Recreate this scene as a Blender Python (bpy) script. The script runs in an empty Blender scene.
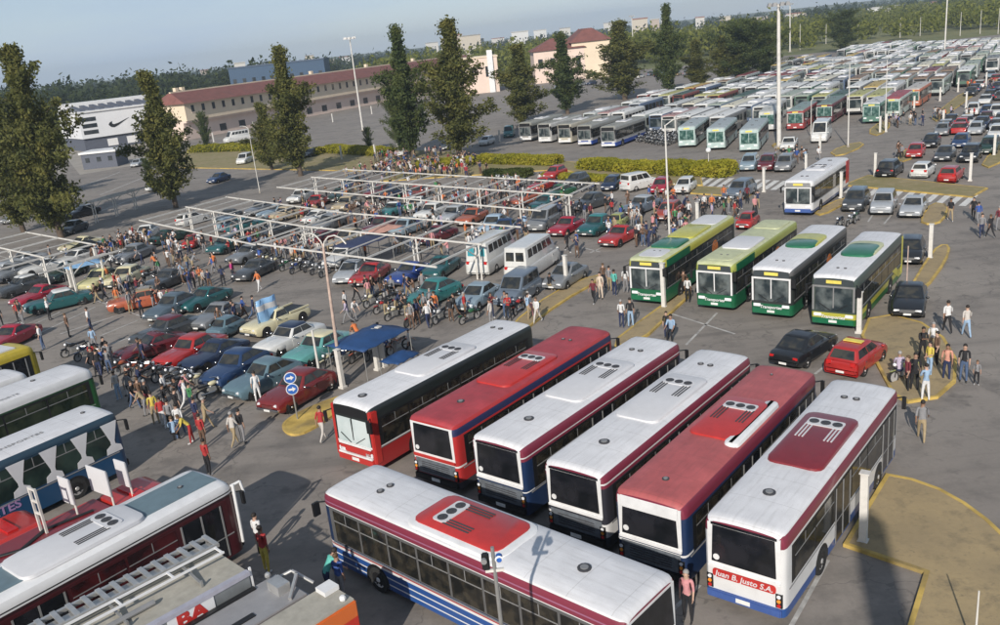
import bpy, bmesh, math, random
import numpy as np
from mathutils import Vector, Matrix
R = math.radians
random.seed(7)
sc = bpy.context.scene
COL = sc.collection

# ------------------------------------------------------------------ camera
PITCH, ROLL, FOC, CAMH = R(17.49), R(-5.97), 866.2, 17.17
fw = Vector((0, math.cos(PITCH), -math.sin(PITCH)))
rt = Vector((1, 0, 0)); up = rt.cross(fw)
c_, s_ = math.cos(ROLL), math.sin(ROLL)
rt, up = c_ * rt + s_ * up, -s_ * rt + c_ * up
cd = bpy.data.cameras.new('camera'); cam = bpy.data.objects.new('camera', cd); COL.objects.link(cam)
cam.matrix_world = Matrix(((rt.x, up.x, -fw.x, 0), (rt.y, up.y, -fw.y, 0), (rt.z, up.z, -fw.z, CAMH), (0, 0, 0, 1)))
cd.sensor_width = 36; cd.lens = 36 * FOC / 1000; cd.clip_end = 20000; cd.clip_start = .1
sc.camera = cam

def G(px, py, z=0.0):
    "ground point (or point on the level z) seen at a photo position"
    d = fw * FOC + rt * (px - 500) - up * (py - 312.5)
    t = (z - CAMH) / d.z
    return Vector((d.x * t, d.y * t, z))
def P(p):
    d = Vector(p) - Vector((0, 0, CAMH)); k = d.dot(fw)
    return 500 + FOC * d.dot(rt) / k, 312.5 - FOC * d.dot(up) / k
def HT(base, topy):
    b = G(*base); lo, hi = 0, 80
    for _ in range(40):
        m = (lo + hi) / 2
        if P((b.x, b.y, m))[1] > topy: lo = m
        else: hi = m
    return b, lo

# ------------------------------------------------------------------ materials
MATS = {}
def nodes_of(name):
    m = bpy.data.materials.new(name); m.use_nodes = True
    nt = m.node_tree; b = nt.nodes['Principled BSDF']
    return m, nt, b
def mat(name, col, rough=.6, metal=0., var=.12, scale=3., coat=0., dirt=0., spec=None, emit=0., co='Object'):
    if name in MATS: return MATS[name]
    m, nt, b = nodes_of(name)
    N = nt.nodes.new; Lk = nt.links.new
    tc = N('ShaderNodeTexCoord'); no = N('ShaderNodeTexNoise')
    no.inputs['Scale'].default_value = scale; no.inputs['Detail'].default_value = 5; no.inputs['Roughness'].default_value = .62
    Lk(tc.outputs[co], no.inputs['Vector'])
    mr = N('ShaderNodeMapRange'); mr.inputs[1].default_value = .3; mr.inputs[2].default_value = .7
    mr.inputs[3].default_value = 1 - var; mr.inputs[4].default_value = 1 + var
    Lk(no.outputs['Fac'], mr.inputs[0])
    mx = N('ShaderNodeMix'); mx.data_type = 'RGBA'; mx.blend_type = 'MULTIPLY'; mx.inputs[0].default_value = 1
    mx.inputs[6].default_value = (*col, 1); Lk(mr.outputs[0], mx.inputs[7])
    out = mx.outputs[2]
    if dirt > 0:
        n2 = N('ShaderNodeTexNoise'); n2.inputs['Scale'].default_value = scale * .45; n2.inputs['Detail'].default_value = 8
        Lk(tc.outputs[co], n2.inputs['Vector'])
        m2 = N('ShaderNodeMapRange'); m2.inputs[1].default_value = .5; m2.inputs[2].default_value = .72; m2.inputs[4].default_value = dirt
        Lk(n2.outputs['Fac'], m2.inputs[0])
        mz = N('ShaderNodeMix'); mz.data_type = 'RGBA'; Lk(m2.outputs[0], mz.inputs[0]); Lk(out, mz.inputs[6]); mz.inputs[7].default_value = (.09, .08, .065, 1)
        out = mz.outputs[2]
    Lk(out, b.inputs['Base Color'])
    b.inputs['Roughness'].default_value = rough; b.inputs['Metallic'].default_value = metal
    if coat: b.inputs['Coat Weight'].default_value = coat; b.inputs['Coat Roughness'].default_value = .08
    if spec is not None: b.inputs['Specular IOR Level'].default_value = spec
    if emit: b.inputs['Emission Color'].default_value = (*col, 1); b.inputs['Emission Strength'].default_value = emit
    MATS[name] = m; return m

def stripes(name, stops, rough=.35, axis='Z', dirt=.12):
    "livery: colour bands by height on the bodywork"
    if name in MATS: return MATS[name]
    m, nt, b = nodes_of(name); N = nt.nodes.new; Lk = nt.links.new
    tc = N('ShaderNodeTexCoord'); sx = N('ShaderNodeSeparateXYZ'); Lk(tc.outputs['Object'], sx.inputs[0])
    dv = N('ShaderNodeMath'); dv.operation = 'DIVIDE'; dv.inputs[1].default_value = 4.0; Lk(sx.outputs[axis], dv.inputs[0])
    cr = N('ShaderNodeValToRGB'); cr.color_ramp.interpolation = 'CONSTANT'
    el = cr.color_ramp.elements
    el[0].position = 0; el[0].color = (*stops[0][1], 1); el[1].position = min(1, stops[1][0] / 4) if len(stops) > 1 else 1; el[1].color = (*stops[min(1, len(stops) - 1)][1], 1)
    for z, c in stops[2:]:
        e = el.new(z / 4); e.color = (*c, 1)
    Lk(dv.outputs[0], cr.inputs[0])
    no = N('ShaderNodeTexNoise'); no.inputs['Scale'].default_value = 1.7; no.inputs['Detail'].default_value = 8; Lk(tc.outputs['Object'], no.inputs['Vector'])
    m2 = N('ShaderNodeMapRange'); m2.inputs[1].default_value = .45; m2.inputs[2].default_value = .75; m2.inputs[4].default_value = dirt; Lk(no.outputs['Fac'], m2.inputs[0])
    mz = N('ShaderNodeMix'); mz.data_type = 'RGBA'; Lk(m2.outputs[0], mz.inputs[0]); Lk(cr.outputs[0], mz.inputs[6]); mz.inputs[7].default_value = (.08, .07, .06, 1)
    Lk(mz.outputs[2], b.inputs['Base Color']); b.inputs['Roughness'].default_value = rough
    b.inputs['Coat Weight'].default_value = .25
    MATS[name] = m; return m

def glass(name, col=(.02, .024, .028), col2=(.05, .048, .04), sc_=2.2, rough=.07):
    if name in MATS: return MATS[name]
    m, nt, b = nodes_of(name); N = nt.nodes.new; Lk = nt.links.new
    tc = N('ShaderNodeTexCoord'); vo = N('ShaderNodeTexNoise'); vo.inputs['Scale'].default_value = sc_; vo.inputs['Detail'].default_value = 3
    Lk(tc.outputs['Object'], vo.inputs['Vector'])
    cr = N('ShaderNodeValToRGB'); cr.color_ramp.elements[0].position = .42; cr.color_ramp.elements[1].position = .62
    cr.color_ramp.elements[0].color = (*col, 1); cr.color_ramp.elements[1].color = (*col2, 1)
    Lk(vo.outputs['Fac'], cr.inputs[0]); Lk(cr.outputs[0], b.inputs['Base Color'])
    b.inputs['Roughness'].default_value = rough; b.inputs['IOR'].default_value = 1.52
    MATS[name] = m; return m

WHITE = (.72, .72, .72)
m_white = mat('white_paint', WHITE, .4, var=.06, dirt=.12, coat=.2)
def roof_paint(name, col, grime=.26, var=.08):
    "bus roof paint with sheet seams, rain streaks and settled grime"
    m = mat(name, col, .5, var=var, scale=1.1, dirt=.14); nt = m.node_tree; N = nt.nodes.new; Lk = nt.links.new; b = nt.nodes['Principled BSDF']
    src = b.inputs['Base Color'].links[0].from_socket; tc = N('ShaderNodeTexCoord'); sx = N('ShaderNodeSeparateXYZ'); Lk(tc.outputs['Object'], sx.inputs[0])
    def M(op, a, v=None, w_=None):
        q = N('ShaderNodeMath'); q.operation = op
        for i, z in enumerate((a, v, w_)):
            if z is None: continue
            if isinstance(z, (int, float)): q.inputs[i].default_value = z
            else: Lk(z, q.inputs[i])
        return q.outputs[0]
    seam = M('MULTIPLY', M('LESS_THAN', M('FRACT', M('DIVIDE', sx.outputs[0], 1.45)), .018), .28)
    mp = N('ShaderNodeMapping'); mp.inputs['Scale'].default_value = (.5, 5, 1); Lk(tc.outputs['Object'], mp.inputs[0])
    n1 = N('ShaderNodeTexNoise'); n1.inputs['Scale'].default_value = 1.6; n1.inputs['Detail'].default_value = 6; Lk(mp.outputs[0], n1.inputs['Vector'])
    q = N('ShaderNodeMapRange'); q.inputs[1].default_value = .48; q.inputs[2].default_value = .75; q.inputs[4].default_value = grime; Lk(n1.outputs['Fac'], q.inputs[0])
    n2 = N('ShaderNodeTexNoise'); n2.inputs['Scale'].default_value = 26; Lk(tc.outputs['Object'], n2.inputs['Vector'])
    sp = M('MULTIPLY', M('GREATER_THAN', n2.outputs['Fac'], .71), .35)
    f = M('MINIMUM', M('ADD', M('ADD', seam, q.outputs[0]), sp), .8)
    x = N('ShaderNodeMix'); x.data_type = 'RGBA'; Lk(f, x.inputs[0]); Lk(src, x.inputs[6]); x.inputs[7].default_value = (col[0] * .35 + .03, col[1] * .33 + .03, col[2] * .3 + .025, 1)
    Lk(x.outputs[2], b.inputs['Base Color']); return m
m_busroof = roof_paint('bus_roof_paint', (.66, .66, .675))
m_roofw = mat('white_roof_paint', (.6, .6, .615), .5, var=.05, scale=1.2, dirt=.16)
m_roofred = roof_paint('faded_red_roof', (.36, .045, .055), .3, .25)
m_roofpink = roof_paint('sun_faded_red_roof', (.40, .095, .095), .3, .2)
m_red = mat('red_paint', (.45, .03, .025), .35, var=.1, coat=.4)
m_dred = mat('dark_red_paint', (.19, .015, .022), .35, var=.1, coat=.4, dirt=.1)
m_black = mat('black_trim', (.012, .012, .013), .45, var=.2)
m_rubber = mat('rubber', (.02, .02, .02), .85, var=.2)
m_rim = mat('painted_rim', (.45, .44, .43), .4, .3)
m_chrome = mat('chrome', (.6, .6, .6), .18, 1.)
m_grey = mat('grey_metal', (.28, .28, .28), .5, .3)
m_greyp = mat('grey_engine_panel', (.115, .13, .15), .6, var=.3, scale=5, dirt=.2)
m_alu = mat('aluminium', (.5, .5, .49), .35, .6, var=.15)
m_glass = glass('dark_glass'); m_glassb = glass('black_glass', (.008, .009, .011), (.02, .02, .024), 1.2, .1)
m_glassi = glass('bus_side_glass', (.012, .012, .011), (.04, .035, .026), 2.4, .08)
m_screen = glass('windscreen_glass', (.025, .035, .04), (.13, .15, .15), 1.1, .06)
m_screenp = glass('pale_windscreen', (.42, .5, .5), (.56, .62, .62), .8, .12)
m_tail = mat('tail_lamp', (.5, .02, .02), .2); m_amber = mat('amber_lamp', (.8, .3, .04), .2)
m_head = mat('headlamp', (.75, .76, .78), .12)
m_plate = mat('number_plate', (.7, .7, .68), .5); m_yel = mat('yellow_sign', (.75, .62, .12), .5)
m_post = mat('white_post_paint', (.62, .6, .56), .6, var=.08, dirt=.25)
m_galv = mat('galvanised_steel', (.33, .33, .32), .5, .5)
m_fan = mat('fan_grille', (.05, .05, .055), .6)

# ------------------------------------------------------------------ mesh builder
class MB:
    def __init__(s): s.v = []; s.f = []; s.m = []
    def add(s, vs, fs, mi=0):
        b = len(s.v); s.v += [tuple(v) for v in vs]; s.f += [tuple(b + i for i in f) for f in fs]; s.m += [mi] * len(fs); return s
    def box(s, x0, x1, y0, y1, z0, z1, mi=0):
        return s.add([(x0, y0, z0), (x1, y0, z0), (x1, y1, z0), (x0, y1, z0), (x0, y0, z1), (x1, y0, z1), (x1, y1, z1), (x0, y1, z1)],
                     [(0, 3, 2, 1), (4, 5, 6, 7), (0, 1, 5, 4), (1, 2, 6, 5), (2, 3, 7, 6), (3, 0, 4, 7)], mi)
    def hexa(s, b4, t4, mi=0):
        return s.add(list(b4) + list(t4), [(0, 3, 2, 1), (4, 5, 6, 7), (0, 1, 5, 4), (1, 2, 6, 5), (2, 3, 7, 6), (3, 0, 4, 7)], mi)
    def bar(s, a, b, w, h=None, mi=0):
        h = h or w; a = Vector(a); b = Vector(b); d = (b - a).normalized()
        u = d.cross(Vector((0, 0, 1)));
        if u.length < 1e-3: u = Vector((1, 0, 0))
        u.normalize(); v = d.cross(u).normalized(); u = u * w / 2; v = v * h / 2
        q = lambda c: [c - u - v, c + u - v, c + u + v, c - u + v]
        return s.hexa(q(a), q(b), mi)
    def cyl(s, a, b, r0, r1=None, n=10, mi=0, cap=True):
        r1 = r0 if r1 is None else r1
        a = Vector(a); b = Vector(b); d = (b - a).normalized(); u = d.cross(Vector((0, 0, 1)))
        if u.length < 1e-3: u = Vector((1, 0, 0))
        u.normalize(); v = d.cross(u)
        vs = [c + (u * math.cos(t) + v * math.sin(t)) * r for c, r in ((a, r0), (b, r1)) for t in [2 * math.pi * i / n for i in range(n)]]
        fs = [(i, (i + 1) % n, n + (i + 1) % n, n + i) for i in range(n)]
        if cap: fs += [tuple(range(n - 1, -1, -1)), tuple(range(n, 2 * n))]
        return s.add(vs, fs, mi)
    def tube(s, pts, r, n=8, mi=0):
        for a, b in zip(pts[:-1], pts[1:]): s.cyl(a, b, r, r, n, mi)
        return s
    def loft(s, rings, mi=0, closed=True, cap=True):
        n = len(rings[0]); vs = [p for r in rings for p in r]; fs = []
        for k in range(len(rings) - 1):
            for i in range(n if closed else n - 1):
                fs.append((k * n + i, k * n + (i + 1) % n, (k + 1) * n + (i + 1) % n, (k + 1) * n + i))
        if cap: fs += [tuple(range(n - 1, -1, -1)), tuple((len(rings) - 1) * n + i for i in range(n))]
        return s.add(vs, fs, mi)
    def ball(s, c, r, n=8, mi=0):
        if not hasattr(r, '__len__'): r = (r, r, r)
        rings = []
        for j in range(1, n):
            t = math.pi * j / n
            rings.append([(c[0] + r[0] * math.sin(t) * math.cos(2 * math.pi * i / (n + 2)), c[1] + r[1] * math.sin(t) * math.sin(2 * math.pi * i / (n + 2)), c[2] - r[2] * math.cos(t)) for i in range(n + 2)])
        return s.loft(rings, mi)
    def prism(s, poly, z0, z1, mi=0):
        n = len(poly)
        return s.add([(x, y, z0) for x, y in poly] + [(x, y, z1) for x, y in poly],
                     [(i, (i + 1) % n, n + (i + 1) % n, n + i) for i in range(n)] + [tuple(range(n - 1, -1, -1)), tuple(range(n, 2 * n))], mi)
    def mesh(s, name, mats, smooth=None, bevel=0, fix=True):
        me = bpy.data.meshes.new(name); me.from_pydata(s.v, [], s.f)
        for m in (mats if isinstance(mats, (list, tuple)) else [mats]): me.materials.append(m)
        me.polygons.foreach_set('material_index', s.m)
        if fix or bevel:
            bm = bmesh.new(); bm.from_mesh(me)
            if bevel: bmesh.ops.bevel(bm, geom=bm.edges[:], offset=bevel, segments=2, affect='EDGES', clamp_overlap=True)
            bmesh.ops.recalc_face_normals(bm, faces=bm.faces); bm.to_mesh(me); bm.free()
        if smooth:
            me.shade_smooth(); me.set_sharp_from_angle(angle=R(smooth))
        me.update(); return me
    def build(s, name, mats, parent=None, **k):
        return put(s.mesh(name, mats, **k), name, parent)
def put(me, name, parent=None):
    o = bpy.data.objects.new(name, me); COL.objects.link(o)
    if parent is not None: o.parent = parent
    return o
def tag(o, label, cat, group=None, kind=None):
    if label: o['label'] = label
    if cat: o['category'] = cat
    if group: o['group'] = group
    if kind: o['kind'] = kind
    if cat and not kind: THINGS.append(o)
    return o
THINGS = []
def empty(name, loc=(0, 0, 0), rz=0):
    o = bpy.data.objects.new(name, None); COL.objects.link(o); o.location = loc; o.rotation_euler = (0, 0, rz); o.empty_display_size = .2
    return o
def slot(o, i, m):
    if i < len(o.material_slots):
        o.material_slots[i].link = 'OBJECT'; o.material_slots[i].material = m
KIDS = {}
def copy_tree(o, parent=None):
    c = o.copy(); COL.objects.link(c)
    if parent is not None: c.parent = parent
    for ch in kids(o): copy_tree(ch, c)
    return c
def kids(o):
    k = o.name
    if k not in KIDS:
        KIDS[k] = [q for q in bpy.data.objects if q.parent == o]
    return KIDS[k]
FOOT = []          # footprints of vehicles: x, y, heading, half length, half width
def foot(x, y, h, L, W): FOOT.append((x, y, math.cos(h), math.sin(h), L / 2, W / 2))
def blocked(x, y, m=.3):
    for fx, fy, c, s, a, b in FOOT:
        dx, dy = x - fx, y - fy
        if abs(dx * c + dy * s) < a + m and abs(-dx * s + dy * c) < b + m: return True
    return False

# ------------------------------------------------------------------ world
SUN_AZ, SUN_EL = R(253), R(28.5)
w = bpy.data.worlds.new('World'); sc.world = w; w.use_nodes = True
nt = w.node_tree; N = nt.nodes.new; Lk = nt.links.new
bg = nt.nodes['Background']; bg.inputs['Strength'].default_value = .08
sk = N('ShaderNodeTexSky'); sk.sky_type = 'NISHITA'; sk.sun_disc = False; sk.sun_elevation = SUN_EL
sk.sun_rotation = math.atan2(math.cos(SUN_AZ), math.sin(SUN_AZ)); sk.air_density = 1.0; sk.dust_density = .4; sk.ozone_density = 2.0
tc = N('ShaderNodeTexCoord'); mp = N('ShaderNodeMapping'); mp.inputs['Scale'].default_value = (1.2, 1.2, 9)
no = N('ShaderNodeTexNoise'); no.inputs['Scale'].default_value = 2.2; no.inputs['Detail'].default_value = 7; no.inputs['Roughness'].default_value = .55
Lk(tc.outputs['Generated'], mp.inputs[0]); Lk(mp.outputs[0], no.inputs['Vector'])
cr = N('ShaderNodeMapRange'); cr.inputs[1].default_value = .42; cr.inputs[2].default_value = .8; cr.inputs[3].default_value = .62; cr.inputs[4].default_value = .95; Lk(no.outputs['Fac'], cr.inputs[0])
hs = N('ShaderNodeHueSaturation'); hs.inputs['Saturation'].default_value = .9; hs.inputs['Value'].default_value = .9; Lk(sk.outputs[0], hs.inputs['Color'])
mx = N('ShaderNodeMix'); mx.data_type = 'RGBA'; Lk(cr.outputs[0], mx.inputs[0]); Lk(hs.outputs[0], mx.inputs[6]); mx.inputs[7].default_value = (3.9, 4.9, 6.4, 1)
sz = N('ShaderNodeSeparateXYZ'); Lk(tc.outputs['Generated'], sz.inputs[0])
hz_ = N('ShaderNodeMapRange'); hz_.inputs[1].default_value = -.02; hz_.inputs[2].default_value = .4; hz_.inputs[3].default_value = 1.5; hz_.inputs[4].default_value = .85; Lk(sz.outputs[2], hz_.inputs[0])
m9 = N('ShaderNodeMix'); m9.data_type = 'RGBA'; m9.blend_type = 'MULTIPLY'; m9.inputs[0].default_value = 1; Lk(mx.outputs[2], m9.inputs[6]); Lk(hz_.outputs[0], m9.inputs[7])
Lk(m9.outputs[2], bg.inputs['Color'])
sl = bpy.data.lights.new('sun', 'SUN'); sun = bpy.data.objects.new('sun', sl); COL.objects.link(sun)
sl.energy = 4.4; sl.angle = R(.6); sl.color = (1, .93, .84)
sdir = Vector((math.cos(SUN_AZ) * math.cos(SUN_EL), math.sin(SUN_AZ) * math.cos(SUN_EL), math.sin(SUN_EL)))
sun.rotation_euler = sdir.to_track_quat('Z', 'Y').to_euler()
sc.view_settings.view_transform = 'Standard'; sc.view_settings.look = 'None'; sc.view_settings.exposure = .12; sc.view_settings.gamma = 1

# ------------------------------------------------------------------ ground
def ground_mat(name, c1, c2, c3, s1=.05, s2=.9, rough=.9, fine=6.):
    m, nt, b = nodes_of(name); N = nt.nodes.new; Lk = nt.links.new
    tc = N('ShaderNodeTexCoord')
    def noise(s, d=6, r=.6):
        n = N('ShaderNodeTexNoise'); n.inputs['Scale'].default_value = s; n.inputs['Detail'].default_value = d; n.inputs['Roughness'].default_value = r
        Lk(tc.outputs['Object'], n.inputs['Vector']); return n.outputs['Fac']
    def mix(f, a, c, lo, hi):
        q = N('ShaderNodeMapRange'); q.inputs[1].default_value = lo; q.inputs[2].default_value = hi; Lk(f, q.inputs[0])
        x = N('ShaderNodeMix'); x.data_type = 'RGBA'; Lk(q.outputs[0], x.inputs[0])
        for i, z in ((6, a), (7, c)):
            if isinstance(z, tuple): x.inputs[i].default_value = (*z, 1)
            else: Lk(z, x.inputs[i])
        return x.outputs[2]
    a = mix(noise(s1, 8), c1, c2, .38, .62)
    a = mix(noise(s2, 8, .7), a, c3, .5, .68); a = mix(noise(s2 * 4.3, 5, .6), a, c3, .6, .74)
    f = N('ShaderNodeMapRange'); f.inputs[3].default_value = .82; f.inputs[4].default_value = 1.18; Lk(noise(fine, 8, .75), f.inputs[0])
    x = N('ShaderNodeMix'); x.data_type = 'RGBA'; x.blend_type = 'MULTIPLY'; x.inputs[0].default_value = 1; Lk(a, x.inputs[6]); Lk(f.outputs[0], x.inputs[7])
    Lk(x.outputs[2], b.inputs['Base Color']); b.inputs['Roughness'].default_value = rough
    bp = N('ShaderNodeBump'); bp.inputs['Strength'].default_value = .25; bp.inputs['Distance'].default_value = .02; Lk(noise(fine * 3, 4), bp.inputs['Height']); Lk(bp.outputs[0], b.inputs['Normal'])
    MATS[name] = m; return m
m_asph = ground_mat('asphalt', (.222, .198, .176), (.268, .24, .212), (.156, .141, .127), .06, .35, .82)
m_field = ground_mat('field', (.11, .13, .04), (.19, .18, .075), (.08, .10, .035), .006, .03, .95, .5)
m_island = ground_mat('painted_kerb_island', (.36, .275, .15), (.29, .225, .13), (.22, .175, .105), .25, 1.3, .9)
m_grassdry = ground_mat('dry_grass', (.26, .21, .11), (.20, .18, .07), (.32, .26, .15), .2, 1.1, .95)
m_kerb = mat('yellow_kerb_paint', (.50, .35, .09), .75, var=.3, scale=1.2, dirt=.75)
m_line = mat('worn_white_line', (.42, .41, .39), .8, var=.35, scale=2.5, dirt=.5)
m_conc = mat('pale_concrete', (.33, .30, .26), .85, var=.15, scale=.6, dirt=.25)

def wear(m):
    "cracks, oil spots and tyre paths in the asphalt"
    nt = m.node_tree; N = nt.nodes.new; Lk = nt.links.new; b = nt.nodes['Principled BSDF']; src = b.inputs['Base Color'].links[0].from_socket
    tc = N('ShaderNodeTexCoord'); n0 = N('ShaderNodeTexNoise'); n0.inputs['Scale'].default_value = .6; n0.inputs['Detail'].default_value = 4; Lk(tc.outputs['Object'], n0.inputs['Vector'])
    ad = N('ShaderNodeMix'); ad.data_type = 'VECTOR'; ad.inputs[0].default_value = .55; Lk(tc.outputs['Object'], ad.inputs[4]); sc3 = N('ShaderNodeVectorMath'); sc3.operation = 'SCALE'; sc3.inputs['Scale'].default_value = 4; Lk(n0.outputs['Color'], sc3.inputs[0])
    av_ = N('ShaderNodeVectorMath'); av_.operation = 'ADD'; Lk(tc.outputs['Object'], av_.inputs[0]); Lk(sc3.outputs[0], av_.inputs[1])
    vo = N('ShaderNodeTexVoronoi'); vo.feature = 'DISTANCE_TO_EDGE'; vo.inputs['Scale'].default_value = .16; Lk(av_.outputs[0], vo.inputs['Vector'])
    c1 = N('ShaderNodeMapRange'); c1.inputs[1].default_value = 0; c1.inputs[2].default_value = .012; c1.inputs[3].default_value = .55; c1.inputs[4].default_value = 0; Lk(vo.outputs['Distance'], c1.inputs[0])
    v2 = N('ShaderNodeTexVoronoi'); v2.inputs['Scale'].default_value = .38; Lk(av_.outputs[0], v2.inputs['Vector'])
    c2 = N('ShaderNodeMapRange'); c2.inputs[1].default_value = .05; c2.inputs[2].default_value = .2; c2.inputs[3].default_value = .6; c2.inputs[4].default_value = 0; Lk(v2.outputs['Distance'], c2.inputs[0])
    mp = N('ShaderNodeMapping'); mp.inputs['Rotation'].default_value = (0, 0, R(-55)); mp.inputs['Scale'].default_value = (.04, .9, 1); Lk(tc.outputs['Object'], mp.inputs[0])
    n1 = N('ShaderNodeTexNoise'); n1.inputs['Scale'].default_value = 1.; n1.inputs['Detail'].default_value = 5; Lk(mp.outputs[0], n1.inputs['Vector'])
    c3 = N('ShaderNodeMapRange'); c3.inputs[1].default_value = .5; c3.inputs[2].default_value = .72; c3.inputs[4].default_value = .4; Lk(n1.outputs['Fac'], c3.inputs[0])
    s1 = N('ShaderNodeMath'); s1.operation = 'MAXIMUM'; Lk(c1.outputs[0], s1.inputs[0]); Lk(c2.outputs[0], s1.inputs[1])
    s2 = N('ShaderNodeMath'); s2.operation = 'MAXIMUM'; Lk(s1.outputs[0], s2.inputs[0]); Lk(c3.outputs[0], s2.inputs[1])
    x = N('ShaderNodeMix'); x.data_type = 'RGBA'; Lk(s2.outputs[0], x.inputs[0]); Lk(src, x.inputs[6]); x.inputs[7].default_value = (.085, .078, .072, 1); Lk(x.outputs[2], b.inputs['Base Color'])
wear(m_asph)
g = MB(); g.add([(-9000, -300, 0), (9000, -300, 0), (9000, 12000, 0), (-9000, 12000, 0)], [(0, 1, 2, 3)])
tag(g.build('ground', m_field, fix=False), 'green open ground reaching to the horizon', None, kind='structure')
def sheet(name, pts, m, z, label=None):
    mb = MB(); mb.add([(p[0], p[1], z) for p in pts], [tuple(range(len(pts)))])
    o = mb.build(name, m); return tag(o, label, None, kind='structure')
lotpts = [(-120, -40), (120, -40), (150, 120), (215, 250), (215, 330), (150, 335), (80, 345), (25, 360), (-60, 290), (-125, 215), (-160, 150)]
sheet('asphalt_lot', lotpts, m_asph, .004, 'grey asphalt of the big parking ground')
def slab(name, pts, m, label, h=.13, kerb=True, kw=.15):
    "raised island with a painted kerb"
    pts = [Vector((p[0], p[1], 0)) for p in pts]
    ar = sum(a.x * b.y - b.x * a.y for a, b in zip(pts, pts[1:] + pts[:1]))
    if ar < 0: pts.reverse()
    n = len(pts); inn = []
    for i in range(n):
        a, b, c = pts[i - 1], pts[i], pts[(i + 1) % n]
        d1 = (b - a).normalized(); d2 = (c - b).normalized()
        n1 = Vector((-d1.y, d1.x, 0)); n2 = Vector((-d2.y, d2.x, 0)); q = (n1 + n2)
        q = q.normalized() * kw / max(.4, q.normalized().dot(n1)); inn.append(b + q)
    mb = MB(); up_ = Vector((0, 0, h)); up2 = Vector((0, 0, h - .012))
    mb.add([*pts, *[p + up_ for p in pts], *[p + up_ for p in inn], *[p + up2 for p in inn]],
           [(i, (i + 1) % n, n + (i + 1) % n, n + i) for i in range(n)] + [(n + i, n + (i + 1) % n, 2 * n + (i + 1) % n, 2 * n + i) for i in range(n)] +
           [(2 * n + i, 2 * n + (i + 1) % n, 3 * n + (i + 1) % n, 3 * n + i) for i in range(n)], 1)
    mb.add([p + up2 for p in inn], [tuple(range(n))], 0)
    return tag(mb.build(name, [m, m_kerb]), label, None, kind='structure')
def gp(*pp): return [G(*p) for p in pp]
def smooth_poly(pts, k=2):
    for _ in range(k):
        q = []
        for a, b in zip(pts, pts[1:] + pts[:1]): q += [a * .75 + b * .25, a * .25 + b * .75]
        pts = q
    return pts
slab('traffic_island', gp((886, 476), (912, 481), (940, 491), (965, 505), (988, 522), (1012, 545), (1040, 590), (1060, 700), (890, 700), (904, 640), (924, 575), (843, 547)), m_island, 'large sandy traffic island at the lower right corner')
slab('traffic_island', gp((861, 337), (868, 320), (892, 316), (922, 324), (944, 339), (957, 361), (956, 383), (938, 399), (908, 404), (892, 396)), m_island, 'sandy traffic island where pedestrians gather')
slab('traffic_island', smooth_poly(gp((905, 296), (925, 262), (938, 246), (951, 246), (947, 262), (925, 292)), 1), m_island, 'narrow traffic island right of the last green bus')
slab('traffic_island', smooth_poly(gp((281, 430), (285, 422), (306, 410), (345, 395), (352, 404), (312, 432), (292, 438)), 2), m_kerb, 'yellow painted island under the arrow signs')
slab('traffic_island', smooth_poly(gp((505, 330), (552, 293), (596, 275), (603, 280), (560, 304), (520, 336)), 1), m_island, 'yellow island beside the grey sedan')
slab('traffic_island', smooth_poly(gp((606, 348), (645, 318), (683, 292), (694, 294), (676, 310), (640, 345)), 1), m_island, 'yellow island between the red and green buses')
slab('traffic_island', gp((843, 186), (868, 176), (988, 189), (972, 198)), m_grassdry, 'long dry median in front of the white hatchback')
slab('traffic_island', smooth_poly(gp((918, 222), (931, 203), (950, 206), (944, 222), (930, 226)), 1), m_island, 'small island at the end of the zebra crossing')
slab('traffic_island', smooth_poly(gp((812, 213), (843, 198), (850, 202), (822, 217)), 1), m_island, 'small island beside the white bus')
slab('traffic_island', gp((690, 194), (697, 187), (756, 191), (748, 198)), m_grassdry, 'long yellow edged median behind the crowd')
slab('traffic_island', smooth_poly(gp((866, 133), (880, 122), (893, 124), (880, 137)), 1), m_grassdry, 'far tuft grown island by the bus yard')
slab('traffic_island', smooth_poly(gp((828, 152), (858, 142), (866, 146), (838, 158)), 1), m_grassdry, 'far island right of the white minibus')
slab('traffic_island', smooth_poly(gp((895, 160), (908, 148), (925, 150), (906, 163)), 1), m_grassdry, 'far island behind the black jeep')
slab('traffic_island', smooth_poly(gp((978, 164), (1010, 140), (1022, 146), (992, 170)), 1), m_grassdry, 'far island at the right edge')
slab('traffic_island', gp((930, 118), (958, 96), (975, 88), (980, 91), (960, 106), (936, 122)), m_grassdry, 'far strip island along the bus yard road')
slab('traffic_island', smooth_poly(gp((770, 147), (776, 143), (790, 145), (786, 151)), 1), m_kerb, 'yellow block at the foot of the thick floodlight mast')
slab('traffic_island', gp((380, 182), (405, 150), (700, 172), (703, 186), (640, 184), (560, 170)), m_grassdry, 'verge of dry grass under the clipped hedges')
slab('traffic_island', gp((150, 165), (190, 150), (330, 152), (400, 154), (385, 172), (180, 168)), m_grassdry, 'verge of dry grass in front of the long building')
sheet('field_strip', [G(*p) for p in ((-60, 215), (-60, 150), (60, 150), (60, 200))], m_conc, .012, 'pale concrete strip at the left edge')
sheet('apron', [G(*p) for p in ((60, 150), (150, 138), (170, 150), (165, 160), (80, 175))], m_conc, .012, 'pale forecourt of the white hall')
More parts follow.
